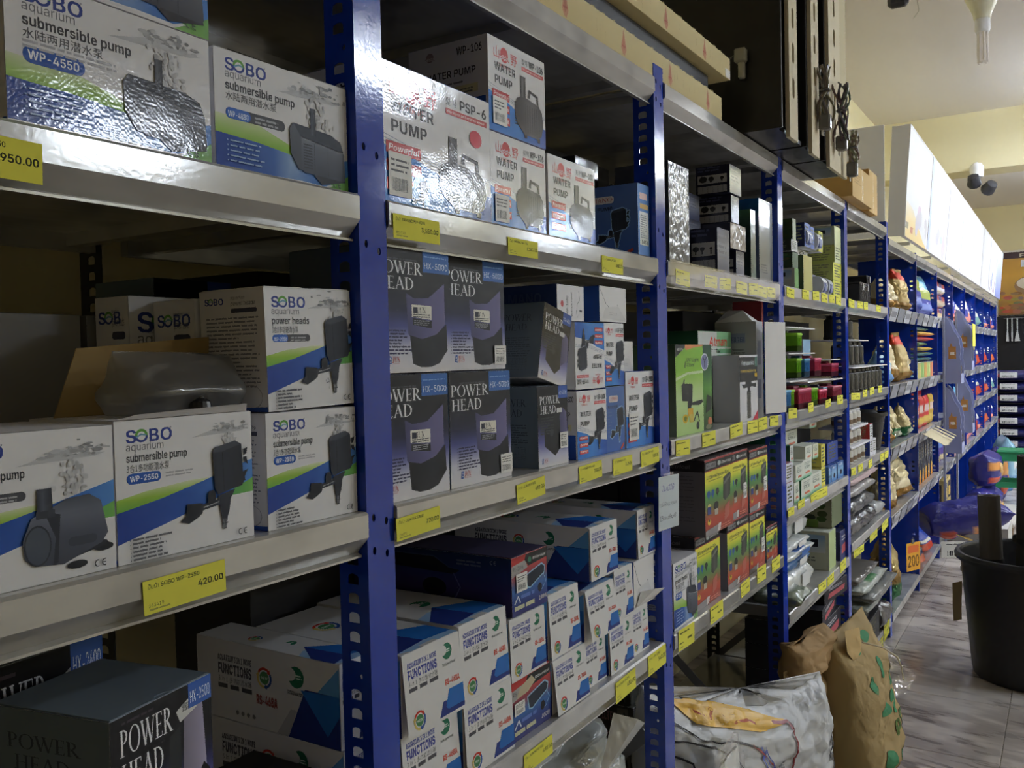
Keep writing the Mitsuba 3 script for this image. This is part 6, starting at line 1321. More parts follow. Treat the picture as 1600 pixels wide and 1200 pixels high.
part(t, 'base', mikit.ply(lathe([(0, .12), (.04, .12), (.06, .09), (.055, .0), (0, -.01)], 20), 'm_white', smooth=40), place(SX, SYY, SZ + .01))
for s in (-1, 1):
    m = lathe([(0, 0), (.05, 0), (.06, .02), (.045, .1), (0, .11)], 18); part(t, 'spot_head', mikit.ply(m, 'm_dark', smooth=40), place(SX + .045 * s + .03, SYY - .02, SZ - .1 - .03 * s, ry=25 * s + 20, rx=40))
part(t, 'arm', mikit.ply(bx(SX - .01, SX + .01, SYY, SYY + .19, SZ + .13, SZ + .145), 'm_white'))
# ------------------------------------------------------------------ sacks and bags on the floor
def pouch(w, d, h, seed, crumple=.01, taper=.15, nu=40, nv=30, flat=.55, top=.12, bottom=.2, lean=(0, 0), prof=None):
    """A filled bag standing on its base: closed surface, flat seam at the top. Local: y = width, x = thickness (front +x), z up.
    Returns vertices, faces and the bag coordinates (s in 0..1 round the girth from the left seam over the front, t in 0..1 up)."""
    s = np.arange(nu) / nu; t = np.linspace(0, 1, nv)
    S, Tt = np.meshgrid(s, t); th = S * 2 * np.pi
    half = np.clip(1 - (np.clip(Tt - (1 - top), 0, 1) / top), 0, 1) ** .6 * np.clip(.55 + .45 * Tt / bottom, 0, 1)
    bulge = d / 2 * np.clip(half * (1 - taper * Tt), .03, None)
    c, si = -np.cos(th), np.sin(th)
    e = lambda v, p: np.sign(v) * np.abs(v) ** p
    y = w / 2 * e(c, flat) * (1 - .25 * taper * Tt) * np.clip(.9 + .5 * Tt, 0, 1); x = bulge * e(si, .75); z = h * Tt
    P = np.stack([x, y, z], -1).reshape(-1, 3)
    n1 = meshkit.fbm(P * np.array([22, 22, 14]) + seed * 7.3, 4, seed) - .5; n2 = np.abs(meshkit.noise(P * 30 + seed * 3.1, seed + 5) - .5) * 2
    nrm = np.stack([np.sign(si) * np.abs(si), .4 * c, 0 * c], -1).reshape(-1, 3)
    P = P + nrm * ((n1 * 2.2 + .7 * n2 - .3) * crumple)[:, None]; P[:, 2] += (meshkit.noise(P * 9 + seed, seed) - .5) * crumple * 1.5 * np.clip(Tt.ravel(), 0, 1)
    P[:, 0] += lean[0] * Tt.ravel() ** 1.3; P[:, 1] += lean[1] * Tt.ravel() ** 1.3
    if prof is not None: P[:, 2] *= np.interp(P[:, 1] / w + .5, np.linspace(0, 1, len(prof)), prof)
    P[:, 2] = np.maximum(P[:, 2], 0)
    f = []
    for j in range(nv - 1):
        for i in range(nu):
            a, b = j * nu + i, j * nu + (i + 1) % nu; f += [(a, b, b + nu), (a, b + nu, a + nu)]
    n = len(P); P = np.vstack([P, P[:nu].mean(0), P[-nu:].mean(0)])
    for i in range(nu):
        f += [(i, n, (i + 1) % nu), ((nv - 1) * nu + i, (nv - 1) * nu + (i + 1) % nu, n + 1)]
    st = np.vstack([np.c_[S.ravel(), Tt.ravel()], [.5, 0], [.5, 1]])
    return P, np.array(f), st
def paint(st, base, bands):
    """Vertex colours: base, then (s0, s1, t0, t1, colour) patches in bag coordinates."""
    C = np.tile(lin(base), (len(st), 1))
    for s0, s1, t0, t1, c in bands:
        m = (st[:, 0] >= s0) & (st[:, 0] <= s1) & (st[:, 1] >= t0) & (st[:, 1] <= t1); C[m] = lin(c)
    return C
def front_map(w, d, h, seed, res=24, **k):
    """Interpolator of the bag's front: (u, v) in 0..1 across and up -> a point on the surface."""
    from scipy.interpolate import RegularGridInterpolator
    nu, nv = k.pop('nu', 40), k.pop('nv', 30)
    P, f, st = pouch(w, d, h, seed, nu=nu, nv=nv, **k)
    G = P[:nu * nv].reshape(nv, nu, 3)[:, :nu // 2 + 1]
    Y = np.linspace(0, 1, nu // 2 + 1)
    return RegularGridInterpolator((np.linspace(0, 1, nv), Y), G, bounds_error=False, fill_value=None)
def wrap(A, itp, off=.0012, flat=.55, t0=0.0):
    """Lay an Art (its width and height spanning the bag's front) on the bag."""
    v, f, c = A.arrays(); mx = max(A.w, A.h) / 100
    big = trimesh.Trimesh(v, f, process=False)
    vv, ff, idx = trimesh.remesh.subdivide_to_size(np.c_[v, c][:, :3], f, .02, return_index=True)
    from scipy.spatial import cKDTree
    col = np.zeros((len(vv), 3))
    fc = c[f].mean(1)
    cc = np.zeros((len(vv), 3)); cc[ff.ravel()] = np.repeat(fc[idx], 3, 0)
    u = np.clip(vv[:, 0] / (A.w / 100), .001, .999); u = np.arccos(-np.sign(2 * u - 1) * np.abs(2 * u - 1) ** (1 / flat)) / np.pi
    u, t = np.clip(u, .004, .996), np.clip(vv[:, 1] / (A.h / 100), .001, .999)
    t = np.clip(t0 + (1 - t0) * t, .001, .999); p = itp(np.c_[t, u]); e = 1e-2
    du = itp(np.c_[t, np.clip(u + e, 0, 1)]) - itp(np.c_[t, np.clip(u - e, 0, 1)]); dv = itp(np.c_[np.clip(t + e, 0, 1), u]) - itp(np.c_[np.clip(t - e, 0, 1), u])
    n = np.cross(du, dv); n /= np.linalg.norm(n, axis=1, keepdims=True) + 1e-9
    n[n[:, 0] < 0] *= -1
    return (p + n * (off + vv[:, 2:3] * .6), ff), cc
scene['m_paper'] = two(bumped(principled(VC, .75, .2), _foil, .012, 2e-3))
scene['m_sack'] = two(bumped(principled(VC, .38, .4), _foil, .008, 2e-3))
def sack(name, label, cat, pos, w, d, h, seed, base, art=None, rz=0, mat='m_sack', extra=(), t0=0.0, **k):
    t = thing(name, label, cat)
    P, f, st = pouch(w, d, h, seed, **k)
    parts = [((P, f), paint(st, base, []))]
    if art is not None:
        itp = front_map(w, d, h, seed, **k); m, c = wrap(art, itp, flat=k.get('flat', .55), t0=t0, off=.0035 if t0 else .002); parts.append((m, c))
    part(t, 'bag', vmesh(parts, mat, smooth=True), place(*pos, rz=rz))
    for nm, sh, tw in extra: part(t, nm, sh, tw)
    return t
# white feed sack with line drawing and print columns, lying against the second post
def sack_art():
    A = Art(.82, .36); W, H = A.w, A.h; K = (46, 46, 48)
    A.poly([(.1 * W, .98 * H), (.18 * W, .86 * H), (.36 * W, .83 * H), (.56 * W, .84 * H), (.66 * W, .9 * H), (.54 * W, .985 * H), (.3 * W, .995 * H)], (232, 186, 84))
    for p in ([(.2, .93), (.25, .9), (.29, .95), (.26, .97)], [(.32, .92), (.36, .87), (.42, .91), (.45, .89)]): A.line([(a * W, b * H) for a, b in p], .7, (176, 84, 50))
    A.line([(.02 * W, .9 * H), (.1 * W, .82 * H), (.16 * W, .76 * H), (.3 * W, .77 * H), (.42 * W, .73 * H)], .4, K)
    A.line([(.02 * W, .72 * H), (.1 * W, .74 * H), (.22 * W, .73 * H), (.3 * W, .68 * H), (.34 * W, .6 * H), (.32 * W, .57 * H), (.29 * W, .58 * H), (.34 * W, .54 * H), (.35 * W, .5 * H), (.31 * W, .48 * H), (.27 * W, .52 * H), (.26 * W, .56 * H), (.24 * W, .4 * H), (.28 * W, .34 * H), (.27 * W, .28 * H), (.23 * W, .27 * H), (.2 * W, .33 * H), (.12 * W, .36 * H)], .45, K)
    A.line([(.04 * W, .64 * H), (.12 * W, .6 * H), (.16 * W, .4 * H)], .5, K); A.line([(.12 * W, .34 * H), (.2 * W, .3 * H), (.18 * W, .2 * H), (.06 * W, .22 * H)], .4, K); A.line([(.24 * W, .3 * H), (.25 * W, .14 * H), (.2 * W, .02 * H)], .4, K)
    A.line([(.44 * W, .74 * H), (.48 * W, .62 * H), (.5 * W, .74 * H), (.44 * W, .66 * H), (.46 * W, .56 * H), (.55 * W, .6 * H), (.52 * W, .72 * H)], .6, (58, 76, 170)); A.line([(.4 * W, .74 * H), (.54 * W, .62 * H)], .5, (160, 60, 50))
    for i, tx in enumerate(('จำนวน 30 กิโลกรัม', 'โทร 02 53-071', 'ผลิตภัณฑ์อาหารสัตว์', '9 ถ.พระราม 10600', '0-2585-4402, 0-2585-4513', '0-2910-3082')):
        A.text(tx, (.36 + .045 * i) * W, (.06 + .01 * i) * H, .02 * W, (96, 98, 102), 'bold', rot=84, fit=.5 * H)
    rr = random.Random(3); A.k += 1
    for k in range(8): A.line([((.9 + .006 * k) * W, (.5 - .05 * k) * H), ((.94 + .004 * k) * W, (.53 - .05 * k) * H), ((.93 + .004 * k) * W, (.44 - .05 * k) * H), ((.96 + .003 * k) * W, (.47 - .05 * k) * H)], .5, (90, 90, 94), up=False)
    A.line([(.6 * W, .9 * H), (.67 * W, .88 * H), (.66 * W, .7 * H), (.63 * W, .4 * H), (.63 * W, .02 * H)], .8, (140, 56, 58))
    return A
sack('feed_sack', 'white feed sack with a black line drawing, yellow patch and rows of print', 'sack', (.03, 2.37, .001), .84, .2, .6, 3, (200, 202, 205), sack_art(), rz=-17, crumple=.026, top=.16, bottom=.1, flat=.5, taper=.1, nu=96, nv=56, t0=.38, prof=(1.18, 1.02, .88, .84, .9))
def scrib():
    A = Art(.5, .5); W, H = A.w, A.h; rr = random.Random(3); A.k += 1
    for k in range(9): A.line([((.72 + .02 * k) * W, (.5 - .05 * k) * H), ((.8 + .012 * k) * W, (.53 - .05 * k) * H), ((.78 + .015 * k) * W, (.44 - .05 * k) * H), ((.86 + .01 * k) * W, (.47 - .05 * k) * H)], .5, (90, 90, 94), up=False)
    A.greek(.55 * W, .5 * H, .14 * W, 9, .035 * H, (186, 188, 190), 4, fill=.4)
    return A
GD = (70, 130, 92)
def dots():
    A = Art(.5, .66); W, H = A.w, A.h
    for x, y, rx, ry in ((.3, .9, .06, .05), (.62, .9, .1, .04), (.3, .68, .05, .07), (.62, .72, .05, .08), (.78, .62, .05, .07), (.42, .5, .12, .045), (.66, .5, .06, .09), (.34, .2, .08, .08), (.62, .12, .12, .09), (.86, .3, .07, .08), (.2, .05, .12, .07)): A.ell(x * W, y * H, rx * W, ry * H * .8, GD)
    A.ell(.86 * W, .33 * H, .11 * W, .08 * H, (70, 96, 60)); A.ell(.86 * W, .33 * H, .08 * W, .055 * H, (200, 180, 110)); A.ell(.88 * W, .335 * H, .06 * W, .045 * H, (150, 70, 60)); A.text('P', .6 * W, .29 * H, .1 * H, (80, 100, 50), 'black')
    return A
sack('paper_sack', 'tall brown paper sack with green dots, its top torn open', 'sack', (.19, 3.26, .001), .46, .24, .545, 12, (166, 144, 102), dots(), rz=-4, mat='m_paper', crumple=.02, top=.25, flat=.6, taper=.35, lean=(-.06, -.02),
     extra=[('torn_flap', vmesh([(trimesh.convex.convex_hull(np.array([(0, -.1, 0), (0, .1, 0), (.03, 0, -.09), (-.01, -.09, .07), (.01, .04, .05), (.004, .09, .02)])), (190, 162, 112))], 'm_paper'), place(.17, 3.16, .5)), ('string', vmesh([(tube([(.19, 3.2, .5), (.25, 3.24, .48), (.29, 3.28, .44), (.3, 3.3, .4), (.31, 3.27, .37)], .003, 5), (206, 196, 170))], 'm_matte'), None)])
def ltd():
    A = Art(.44, .6); W, H = A.w, A.h; A.poly([(0, .0), (0, .8 * H), (.5 * W, .84 * H), (.58 * W, .6 * H), (.66 * W, .3 * H), (.6 * W, 0)], (40, 82, 62)); A.text('CO., LTD.', .3 * W, .3 * H, .07 * W, (150, 166, 150), 'sans', rot=90, fit=.46 * H)
    return A
sack('paper_sack', 'brown paper sack with a dark green panel behind the white sacks, mouth crumpled', 'sack', (.062, 2.95, .001), .36, .1, .5, 15, (156, 132, 94), ltd(), rz=-10, mat='m_paper', crumple=.03, top=.3, flat=.65, taper=.3,
     extra=[('crumpled_mouth', vmesh([((lambda q: (q[0], q[1]))(pouch(.3, .12, .14, 17, crumple=.03, nu=28, nv=14)[:2]), (168, 138, 98))], 'm_paper', smooth=True), place(.065, 2.95, .44, rz=-8))])
P, f, st = pouch(.2, .11, .56, 21, crumple=.02, top=.3, taper=.2)
t = thing('plastic_bag', 'clear inflated plastic bag in front of the white sack beside the second post', 'plastic bag'); part(t, 'film', mikit.ply((P, f), 'm_clear', smooth=True), place(.1, 2.05, .001)); part(t, 'filling', vmesh([((P * [.75, .8, .93] + [0, 0, .006], f), (206, 210, 206))], 'm_film', smooth=True), place(.1, 2.05, .001))
P, f, st = pouch(.5, .36, .34, 23, crumple=.05, top=.5, taper=.4)
t = thing('plastic_bag', 'big milky plastic bag under the lower shelf of the second bay', 'plastic bag'); part(t, 'bag', vmesh([((P, f), (190, 194, 190))], 'm_film', smooth=True), place(-.16, 1.62, .37)); part(t, 'tail', vmesh([(trimesh.convex.convex_hull(np.array([(0, -.1, 0), (.01, .12, .05), (.04, .02, .1), (.0, -.02, .12)])), (206, 206, 200))], 'm_film'), place(-.03, 1.72, .62))
part(rack, 'shelf', shelf_ply(BAY - FL - .004), place(0, post_y(1) + .002, .368))
# clear wrap spilling on the floor beyond the paper sack
def sheet(pts, nx, ny, amp, seed, freq=9):
    """A crumpled sheet over the quad pts (4 corners)."""
    a, b, c, d = [np.array(p, float) for p in pts]; u, v = np.meshgrid(np.linspace(0, 1, nx), np.linspace(0, 1, ny)); u, v = u[..., None], v[..., None]
    P = (a * (1 - u) * (1 - v) + b * u * (1 - v) + c * u * v + d * (1 - u) * v).reshape(-1, 3)
    n = np.cross(b - a, d - a); n /= np.linalg.norm(n); P = P + n * ((meshkit.fbm(P * freq + seed, 4, seed) - .4) * amp)[:, None]
    i, j = np.meshgrid(np.arange(nx - 1), np.arange(ny - 1)); i, j = i.ravel(), j.ravel(); k = j * nx + i
    return P, np.vstack([np.c_[k, k + 1, k + nx + 1], np.c_[k, k + nx + 1, k + nx]])
t = thing('plastic_wrap', 'crumpled clear plastic wrap hanging from the bottom shelf onto the floor tiles', 'plastic wrap')
whole(t, mikit.ply(sheet([(.02, 3.5, .05), (.18, 3.5, .004), (.2, 4.4, .006), (.01, 4.5, .13)], 26, 30, .06, 5, 14), 'm_clear', smooth=True))

# ------------------------------------------------------------------ the right side of the aisle
BX, BY = .67, 4.66
t = thing('planter_bin', 'large black plastic tub standing on the tiles, rolled dark mats in it', 'tub')
prof = [(0, .012), (.24, .012), (.25, .0), (.262, .004), (.268, .03), (.312, .53), (.334, .534), (.338, .55), (.33, .566), (.316, .566), (.306, .548), (.258, .03), (0, .03)]
scene['m_black'] = two(principled(rgb(24, 24, 26), .4, .4))
part(t, 'tub', mikit.ply(lathe(prof, 64), 'm_black', smooth=35), place(BX, BY, 0)); part(t, 'price_sticker', vmesh([(cbx(-.0005, .0008, 0, .028, 0, .02, .0002), (120, 122, 120))], 'm_matte'), place(BX - .304, BY - .09, .475, rz=195, ry=4))
def roll(pos, r, L, tilt, seed, lb, col):
    a = np.linspace(0, 4.5 * math.pi, 60); rad = r * (.45 + .55 * a / a[-1]); o = np.c_[rad * np.cos(a), rad * np.sin(a)]
    p = LineString(o).buffer(.004, cap_style=2); m = extr(p, L)
    t = thing('mat_roll', lb, 'rolled mat'); part(t, 'roll', vmesh([(m, col)], 'm_matte'), place(*pos, rx=tilt[0], ry=tilt[1])); part(t, 'band', vmesh([(lathe([(r + .005, L * .6), (r + .007, L * .6), (r + .007, L * .6 + .02), (r + .005, L * .6 + .02)], 24), (40, 40, 42))], 'm_matte'), place(*pos, rx=tilt[0], ry=tilt[1]))
roll((BX - .17, BY - .0, .035), .05, .78, (-2, -2), 1, 'grey rolled mat leaning in the black tub, nearest the aisle', (92, 88, 84))
roll((BX - .03, BY - .02, .035), .07, .98, (2, 1), 2, 'taller dark rolled mat in the black tub at the right picture edge', (58, 56, 54))
roll((BX + .12, BY + .04, .035), .055, .9, (0, 2), 3, 'dark rolled mat at the back of the black tub', (50, 48, 46))
t = thing('paper_strip', 'strip of brown paper sticking out beside the black tub', 'paper'); whole(t, vmesh([(sheet([(.3, 4.86, .34), (.345, 4.84, .36), (.34, 4.88, .16), (.3, 4.9, .14)], 6, 14, .02, 2), (150, 132, 100))], 'm_matte', smooth=True), None)
# green plastic stool
t = thing('plastic_stool', 'green plastic stool on the tiles by the right picture edge', 'stool')
scene['m_green'] = two(principled(rgb(44, 132, 88), .35, .4))
GX, GY, GZ = .37, 9.6, .545
part(t, 'seat', mikit.ply(trimesh.util.concatenate([cbx(-.16, .16, -.16, .16, GZ - .03, GZ, .012), bx(-.15, .15, -.15, -.14, GZ - .1, GZ - .03), bx(-.15, .15, .14, .15, GZ - .1, GZ - .03), bx(-.15, -.14, -.15, .15, GZ - .1, GZ - .03), bx(.14, .15, -.15, .15, GZ - .1, GZ - .03)]), 'm_green'), place(GX, GY, 0))
for sx in (-1, 1):
    for sy_ in (-1, 1):
        a, b = np.array((sx * .15, sy_ * .15, GZ - .02)), np.array((sx * .2, sy_ * .2, .0)); q = [a + np.array((dx, dy, 0)) for dx in (-.035, 0.0) for dy in (-.035, 0.0)]; 
        q = [a + np.array((-sx * dx, -sy_ * dy, 0)) for dx in (0, .05) for dy in (0, .05)] + [b + np.array((-sx * dx, -sy_ * dy, 0)) for dx in (0, .035) for dy in (0, .035)]
        part(t, 'leg', mikit.ply(trimesh.convex.convex_hull(np.array(q)), 'm_green'), place(GX, GY, 0))
part(t, 'stretcher', mikit.ply(trimesh.util.concatenate([bx(-.17, .17, -.176, -.166, .2, .25), bx(-.17, .17, .166, .176, .2, .25), bx(-.176, -.166, -.17, .17, .2, .25), bx(.166, .176, -.17, .17, .2, .25)]), 'm_green'), place(GX, GY, 0))

# the plastic bag of pump parts lying on the open pump box of the first bay
P, f, st = pouch(.19, .1, .066, 33, nu=56, nv=30, crumple=.012, top=.6, bottom=.3, taper=.3)
t = thing('plastic_bag', 'crumpled grey plastic bag with black parts on the open WP-2550 box', 'plastic bag')
part(t, 'film', mikit.ply((P, f), 'm_haze', smooth=True), place(-.062, .655, B + .149, rz=6))
for i, (x, y, r) in enumerate(((-.04, .6, .012), (-.03, .66, .014), (-.05, .71, .012), (-.07, .63, .013), (-.075, .69, .015))):
    part(t, 'black_part', vmesh([(lathe([(0, 0), (r, .001), (r * .9, .008), (r * .45, .012), (r * .45, .026), (0, .028)], 16), (26, 26, 28))], 'm_plastic'), place(x, y, B + .152, rx=20 * (i % 3 - 1)))
# ------------------------------------------------------------------ pet food end of the shelving
_POUCH = {}
def bag_ply(w, d, h, seed, base, bands, mat, crumple, top):
    key = (w, d, h, seed, base, tuple(bands), mat)
    if key not in _POUCH:
        P, f, st = pouch(w, d, h, seed, nu=36, nv=24, crumple=crumple, top=top, taper=.45, bottom=.12)
        _POUCH[key] = vmesh([((P, f), paint(st, base, bands))], mat, smooth=True)
    return _POUCH[key]
GOLD, GOLD2 = (222, 208, 166), (190, 160, 96)
REC = {  # name: (colour words, base, bands, material)
    'gold': ('shiny gold', GOLD, [(0, 1, .0, .28, (150, 112, 52)), (.1, .4, .3, .5, (236, 224, 190))], 'm_foil'),
    'goldred': ('gold with a red head', (204, 180, 126), [(0, 1, .78, 1, (196, 66, 46)), (0, 1, 0, .2, (150, 116, 60))], 'm_foil'),
    'goldgreen': ('gold with a green foot', (210, 196, 150), [(0, 1, 0, .34, (44, 104, 66)), (.1, .4, .06, .24, (190, 200, 180))], 'm_foil'),
    'paleblue': ('pale blue', (150, 196, 222), [(0, 1, 0, .3, (96, 150, 206)), (.1, .4, .4, .6, (226, 232, 236))], 'm_film'),
    'bluegreen': ('blue with a leafy green middle', (130, 190, 222), [(0, 1, 0, .42, (38, 54, 158)), (.05, .45, .42, .66, (150, 166, 66)), (.12, .38, .12, .3, (120, 140, 214))], 'm_film'),
    'bluewhite': ('blue and white', (46, 62, 160), [(.05, .45, .5, .8, (226, 228, 236)), (.05, .45, 0, .25, (232, 150, 140))], 'm_film'),
    'pinkwhite': ('white and pink', (226, 216, 220), [(0, 1, 0, .4, (226, 140, 140)), (.1, .4, .5, .8, (58, 74, 168))], 'm_film'),
    'teal': ('teal and white', (120, 170, 172), [(.1, .4, .45, .8, (226, 232, 232)), (0, 1, .8, 1, (46, 80, 150))], 'm_film'),
    'redblue': ('blue with a red foot', (44, 70, 160), [(0, 1, 0, .45, (196, 70, 52)), (.1, .4, .5, .62, (230, 226, 210))], 'm_film'),
    'orangeblue': ('dark blue with an orange foot', (40, 52, 110), [(0, 1, 0, .4, (222, 110, 70)), (.1, .4, .6, .85, (150, 176, 214))], 'm_film'),
    'cyanpink': ('cyan and pink', (90, 170, 210), [(.05, .45, 0, .45, (232, 140, 150)), (.1, .4, .2, .6, (222, 170, 90))], 'm_film'),
    'kibble': ('dark blue with pictured biscuits', (44, 44, 120), [(.05, .2, .5, .75, (222, 150, 80)), (.25, .4, .2, .5, (226, 170, 90)), (.05, .18, .1, .3, (206, 80, 50))], 'm_film'),
    'purple': ('purple', (76, 60, 140), [(.1, .4, .5, .8, (96, 130, 190)), (.1, .4, .1, .3, (206, 190, 150))], 'm_film'),
    'brown': ('brown gold with a green foot', (150, 122, 74), [(0, 1, 0, .3, (60, 110, 76)), (.1, .4, .5, .8, (196, 176, 120))], 'm_foil'),
    'tan': ('tan and purple striped', (206, 178, 130), [(0, 1, .45, .6, (90, 60, 120)), (0, 1, .85, 1, (120, 90, 150)), (.1, .4, .1, .3, (150, 70, 60))], 'm_film')}
BAYN = {6: 'first', 7: 'second', 8: 'third', 9: 'fourth', 10: 'fifth', 11: 'sixth', 12: 'seventh', 13: 'last'}
LEVN = ('top', 'second', 'third', 'fourth', 'bottom')
def pet_bag(rec, bay, lev, n, x, y, w, d, h, seed, rz=0, rx=0, ry=0, z=None, words=None):
    word, base, bands, mat = REC[rec]
    t = thing('pet_food_bag', '%s bag, %s pet food bay, %s shelf, %s from left' % (word, BAYN[bay], LEVN[lev], ORD[n]), 'bag')
    zz = flv[lev] + .001 if z is None else z
    zz += d / 2 * abs(math.sin(math.radians(ry))) + w / 2 * abs(math.sin(math.radians(rx))) + .002 if z is None else 0
    tw = place(x, y + w / 2, zz, rz=rz, rx=rx, ry=ry)
    part(t, 'pouch', bag_ply(w, d, h, seed, base, bands, mat, .02 if mat == 'm_foil' else .009, .4), tw)
    part(t, 'top_seal', vmesh([(cbx(-.004, .004, -w * .36, w * .36, h - .012, h + .012, .001), bands[-1][4] if rec == 'goldred' else tuple(int(v * .9) for v in base))], mat), tw)
stock = {
    (6, 0): [('gold', .24, .16), ('gold', .27, .17), ('goldred', .23, .24), ('gold', .2, .15)], (6, 1): [('paleblue', .2, .18), ('gold', .26, .24), ('goldred', .26, .28), ('gold', .2, .2)], (6, 2): [('gold', .2, .2), ('goldgreen', .27, .2), ('goldgreen', .25, .18)], (6, 3): [('gold', .4, .25), ('gold', .36, .22)], (6, 4): [('brown', .4, .36)],
    (7, 0): [('bluegreen', .42, .34), ('bluegreen', .42, .28)], (7, 4): [('orangeblue', .3, .16), ('redblue', .3, .14)],
    (9, 0): [('bluewhite', .24, .26), ('pinkwhite', .24, .24), ('bluewhite', .22, .2)], (9, 1): [('purple', .3, .24)], (9, 2): [('paleblue', .3, .24), ('cyanpink', .3, .22)], (9, 3): [('cyanpink', .34, .3), ('bluewhite', .3, .27)],
    (10, 0): [('bluewhite', .28, .28), ('pinkwhite', .28, .25)], (10, 1): [('bluewhite', .26, .22), ('tan', .26, .24), ('bluewhite', .26, .2)], (10, 2): [('cyanpink', .26, .26), ('pinkwhite', .28, .28)], (10, 3): [('bluewhite', .3, .3), ('cyanpink', .32, .28)],
    (11, 0): [('teal', .34, .26), ('teal', .3, .22)], (11, 1): [('paleblue', .3, .3), ('redblue', .3, .26)], (11, 2): [('redblue', .36, .28), ('redblue', .3, .24)], (11, 3): [('redblue', .34, .3), ('bluewhite', .3, .26)], (11, 4): [('paleblue', .5, .2)],
    (12, 0): [('teal', .34, .22), ('bluewhite', .3, .22)], (12, 1): [('redblue', .32, .26), ('redblue', .3, .28)], (12, 2): [('redblue', .34, .26), ('orangeblue', .3, .24)], (12, 3): [('redblue', .36, .3), ('orangeblue', .3, .26)], (12, 4): [('kibble', .4, .24)],
    (13, 0): [('orangeblue', .3, .3), ('bluewhite', .3, .24)], (13, 1): [('teal', .3, .3), ('orangeblue', .3, .26)], (13, 2): [('bluewhite', .3, .26), ('teal', .32, .22)], (13, 3): [('bluewhite', .4, .28)]}
rp = random.Random(5)
for (bay, lev), rows in stock.items():
    y = post_y(bay - 1) + .02; span = BAY - .05; tot = sum(r[1] for r in rows); gap = max(0, span - tot) / max(1, len(rows))
    for n, (rec, w, h) in enumerate(rows):
        if lev == 4 and bay > 8: continue
        pet_bag(rec, bay, lev, n, (-.075 if w < .3 else -.095) - .012 * (n % 2), y + gap * .3 + w * .04, w * .92, .15 if w < .3 else .19, h * .96, n % 3, rz=rp.uniform(-9, 9), rx=rp.uniform(-3, 2), ry=rp.uniform(-4, 3))
        y += w + gap
# bay seven: stacked flat packs, cans, sachets, canisters
yy = post_y(6)
pc = [(46, 90, 96), (50, 104, 110), (196, 160, 60), (70, 120, 80), (190, 60, 60), (220, 170, 70)]
for i in range(7):
    t = thing('bird_food_pack', '%s coloured flat bird food pack in the flat pile, %s from bottom' % (('teal', 'green', 'yellow', 'olive', 'red', 'orange')[i % 6], ORD[i]), 'package', None)
    P, f, st = pouch(.3, .034, .62, i, nu=24, nv=16, crumple=.003, top=.12, bottom=.1); P = np.c_[P[:, 1], P[:, 2] - .31, np.clip(P[:, 0] + .016, 0, .032)]; part(t, 'pouch', vmesh([((P, f), paint(st, pc[i % 6], [(.1, .4, .6, .9, (206, 180, 90) if i % 2 else (196, 70, 60)), (.1, .4, .1, .3, (226, 226, 214))]))], 'm_film', smooth=True), place(-.17 + .012 * (i % 3), yy + .5 + .02 * (i % 2), flv[1] + .106 + .0335 * i, rz=-3 + 2 * (i % 4)))
for i in range(6):
    t = thing('food_can', 'small pastel food tin under the bird food pile, %s from the left' % ORD[i], 'tin'); part(t, 'tin', vmesh([(lathe([(0, 0), (.062, 0), (.064, .004), (.064, .096), (.062, .1), (0, .1)], 20), ((150, 196, 206), (214, 206, 130), (160, 196, 120), (220, 180, 110), (190, 206, 130), (220, 140, 110))[i])], 'm_plastic'), place(-.075, yy + .09 + .15 * i, flv[1] + .001)); part(t, 'rim', vmesh([(lathe([(.062, .098), (.066, .098), (.066, .103), (.062, .103)], 20), (190, 200, 206))], 'm_foil'), place(-.075, yy + .09 + .15 * i, flv[1] + .001))
sc = [(66, 70, 150), (196, 60, 50), (206, 56, 50), (200, 160, 60), (190, 60, 60)]
for i in range(8):
    lv = i // 4
    t = thing('snack_sachet', '%s hanging snack sachet, %s row, %s from left, second pet food bay' % (('blue', 'red', 'scarlet', 'yellow', 'crimson')[i % 5], ('lower', 'upper')[lv], ORD[i % 4]), 'sachet'); P, f, st = pouch(.2, .05, .2 + .06 * lv, 30 + i, nu=24, nv=14, crumple=.008)
    part(t, 'pouch', vmesh([((P, f), paint(st, sc[i % 5], [(.05, .45, .1, .35, (222, 190, 90)), (.1, .4, .5, .7, (226, 200, 190))]))], 'm_film', smooth=True), place(-.045 - .08 * lv, yy + .13 + .24 * (i % 4), flv[2] + .006, ry=2))
t = thing('price_card_fan', 'fan of silver price cards under the hanging snack sachets, second pet food bay', 'price cards')
for i in range(5): part(t, 'card', vmesh([(cbx(.01, .16, 0, .12, 0, .002, .0005), (206, 196, 160))], 'm_foil'), place(0, yy + .12 + .16 * i, flv[2] - .01, ry=28, rz=-8 + 4 * i))
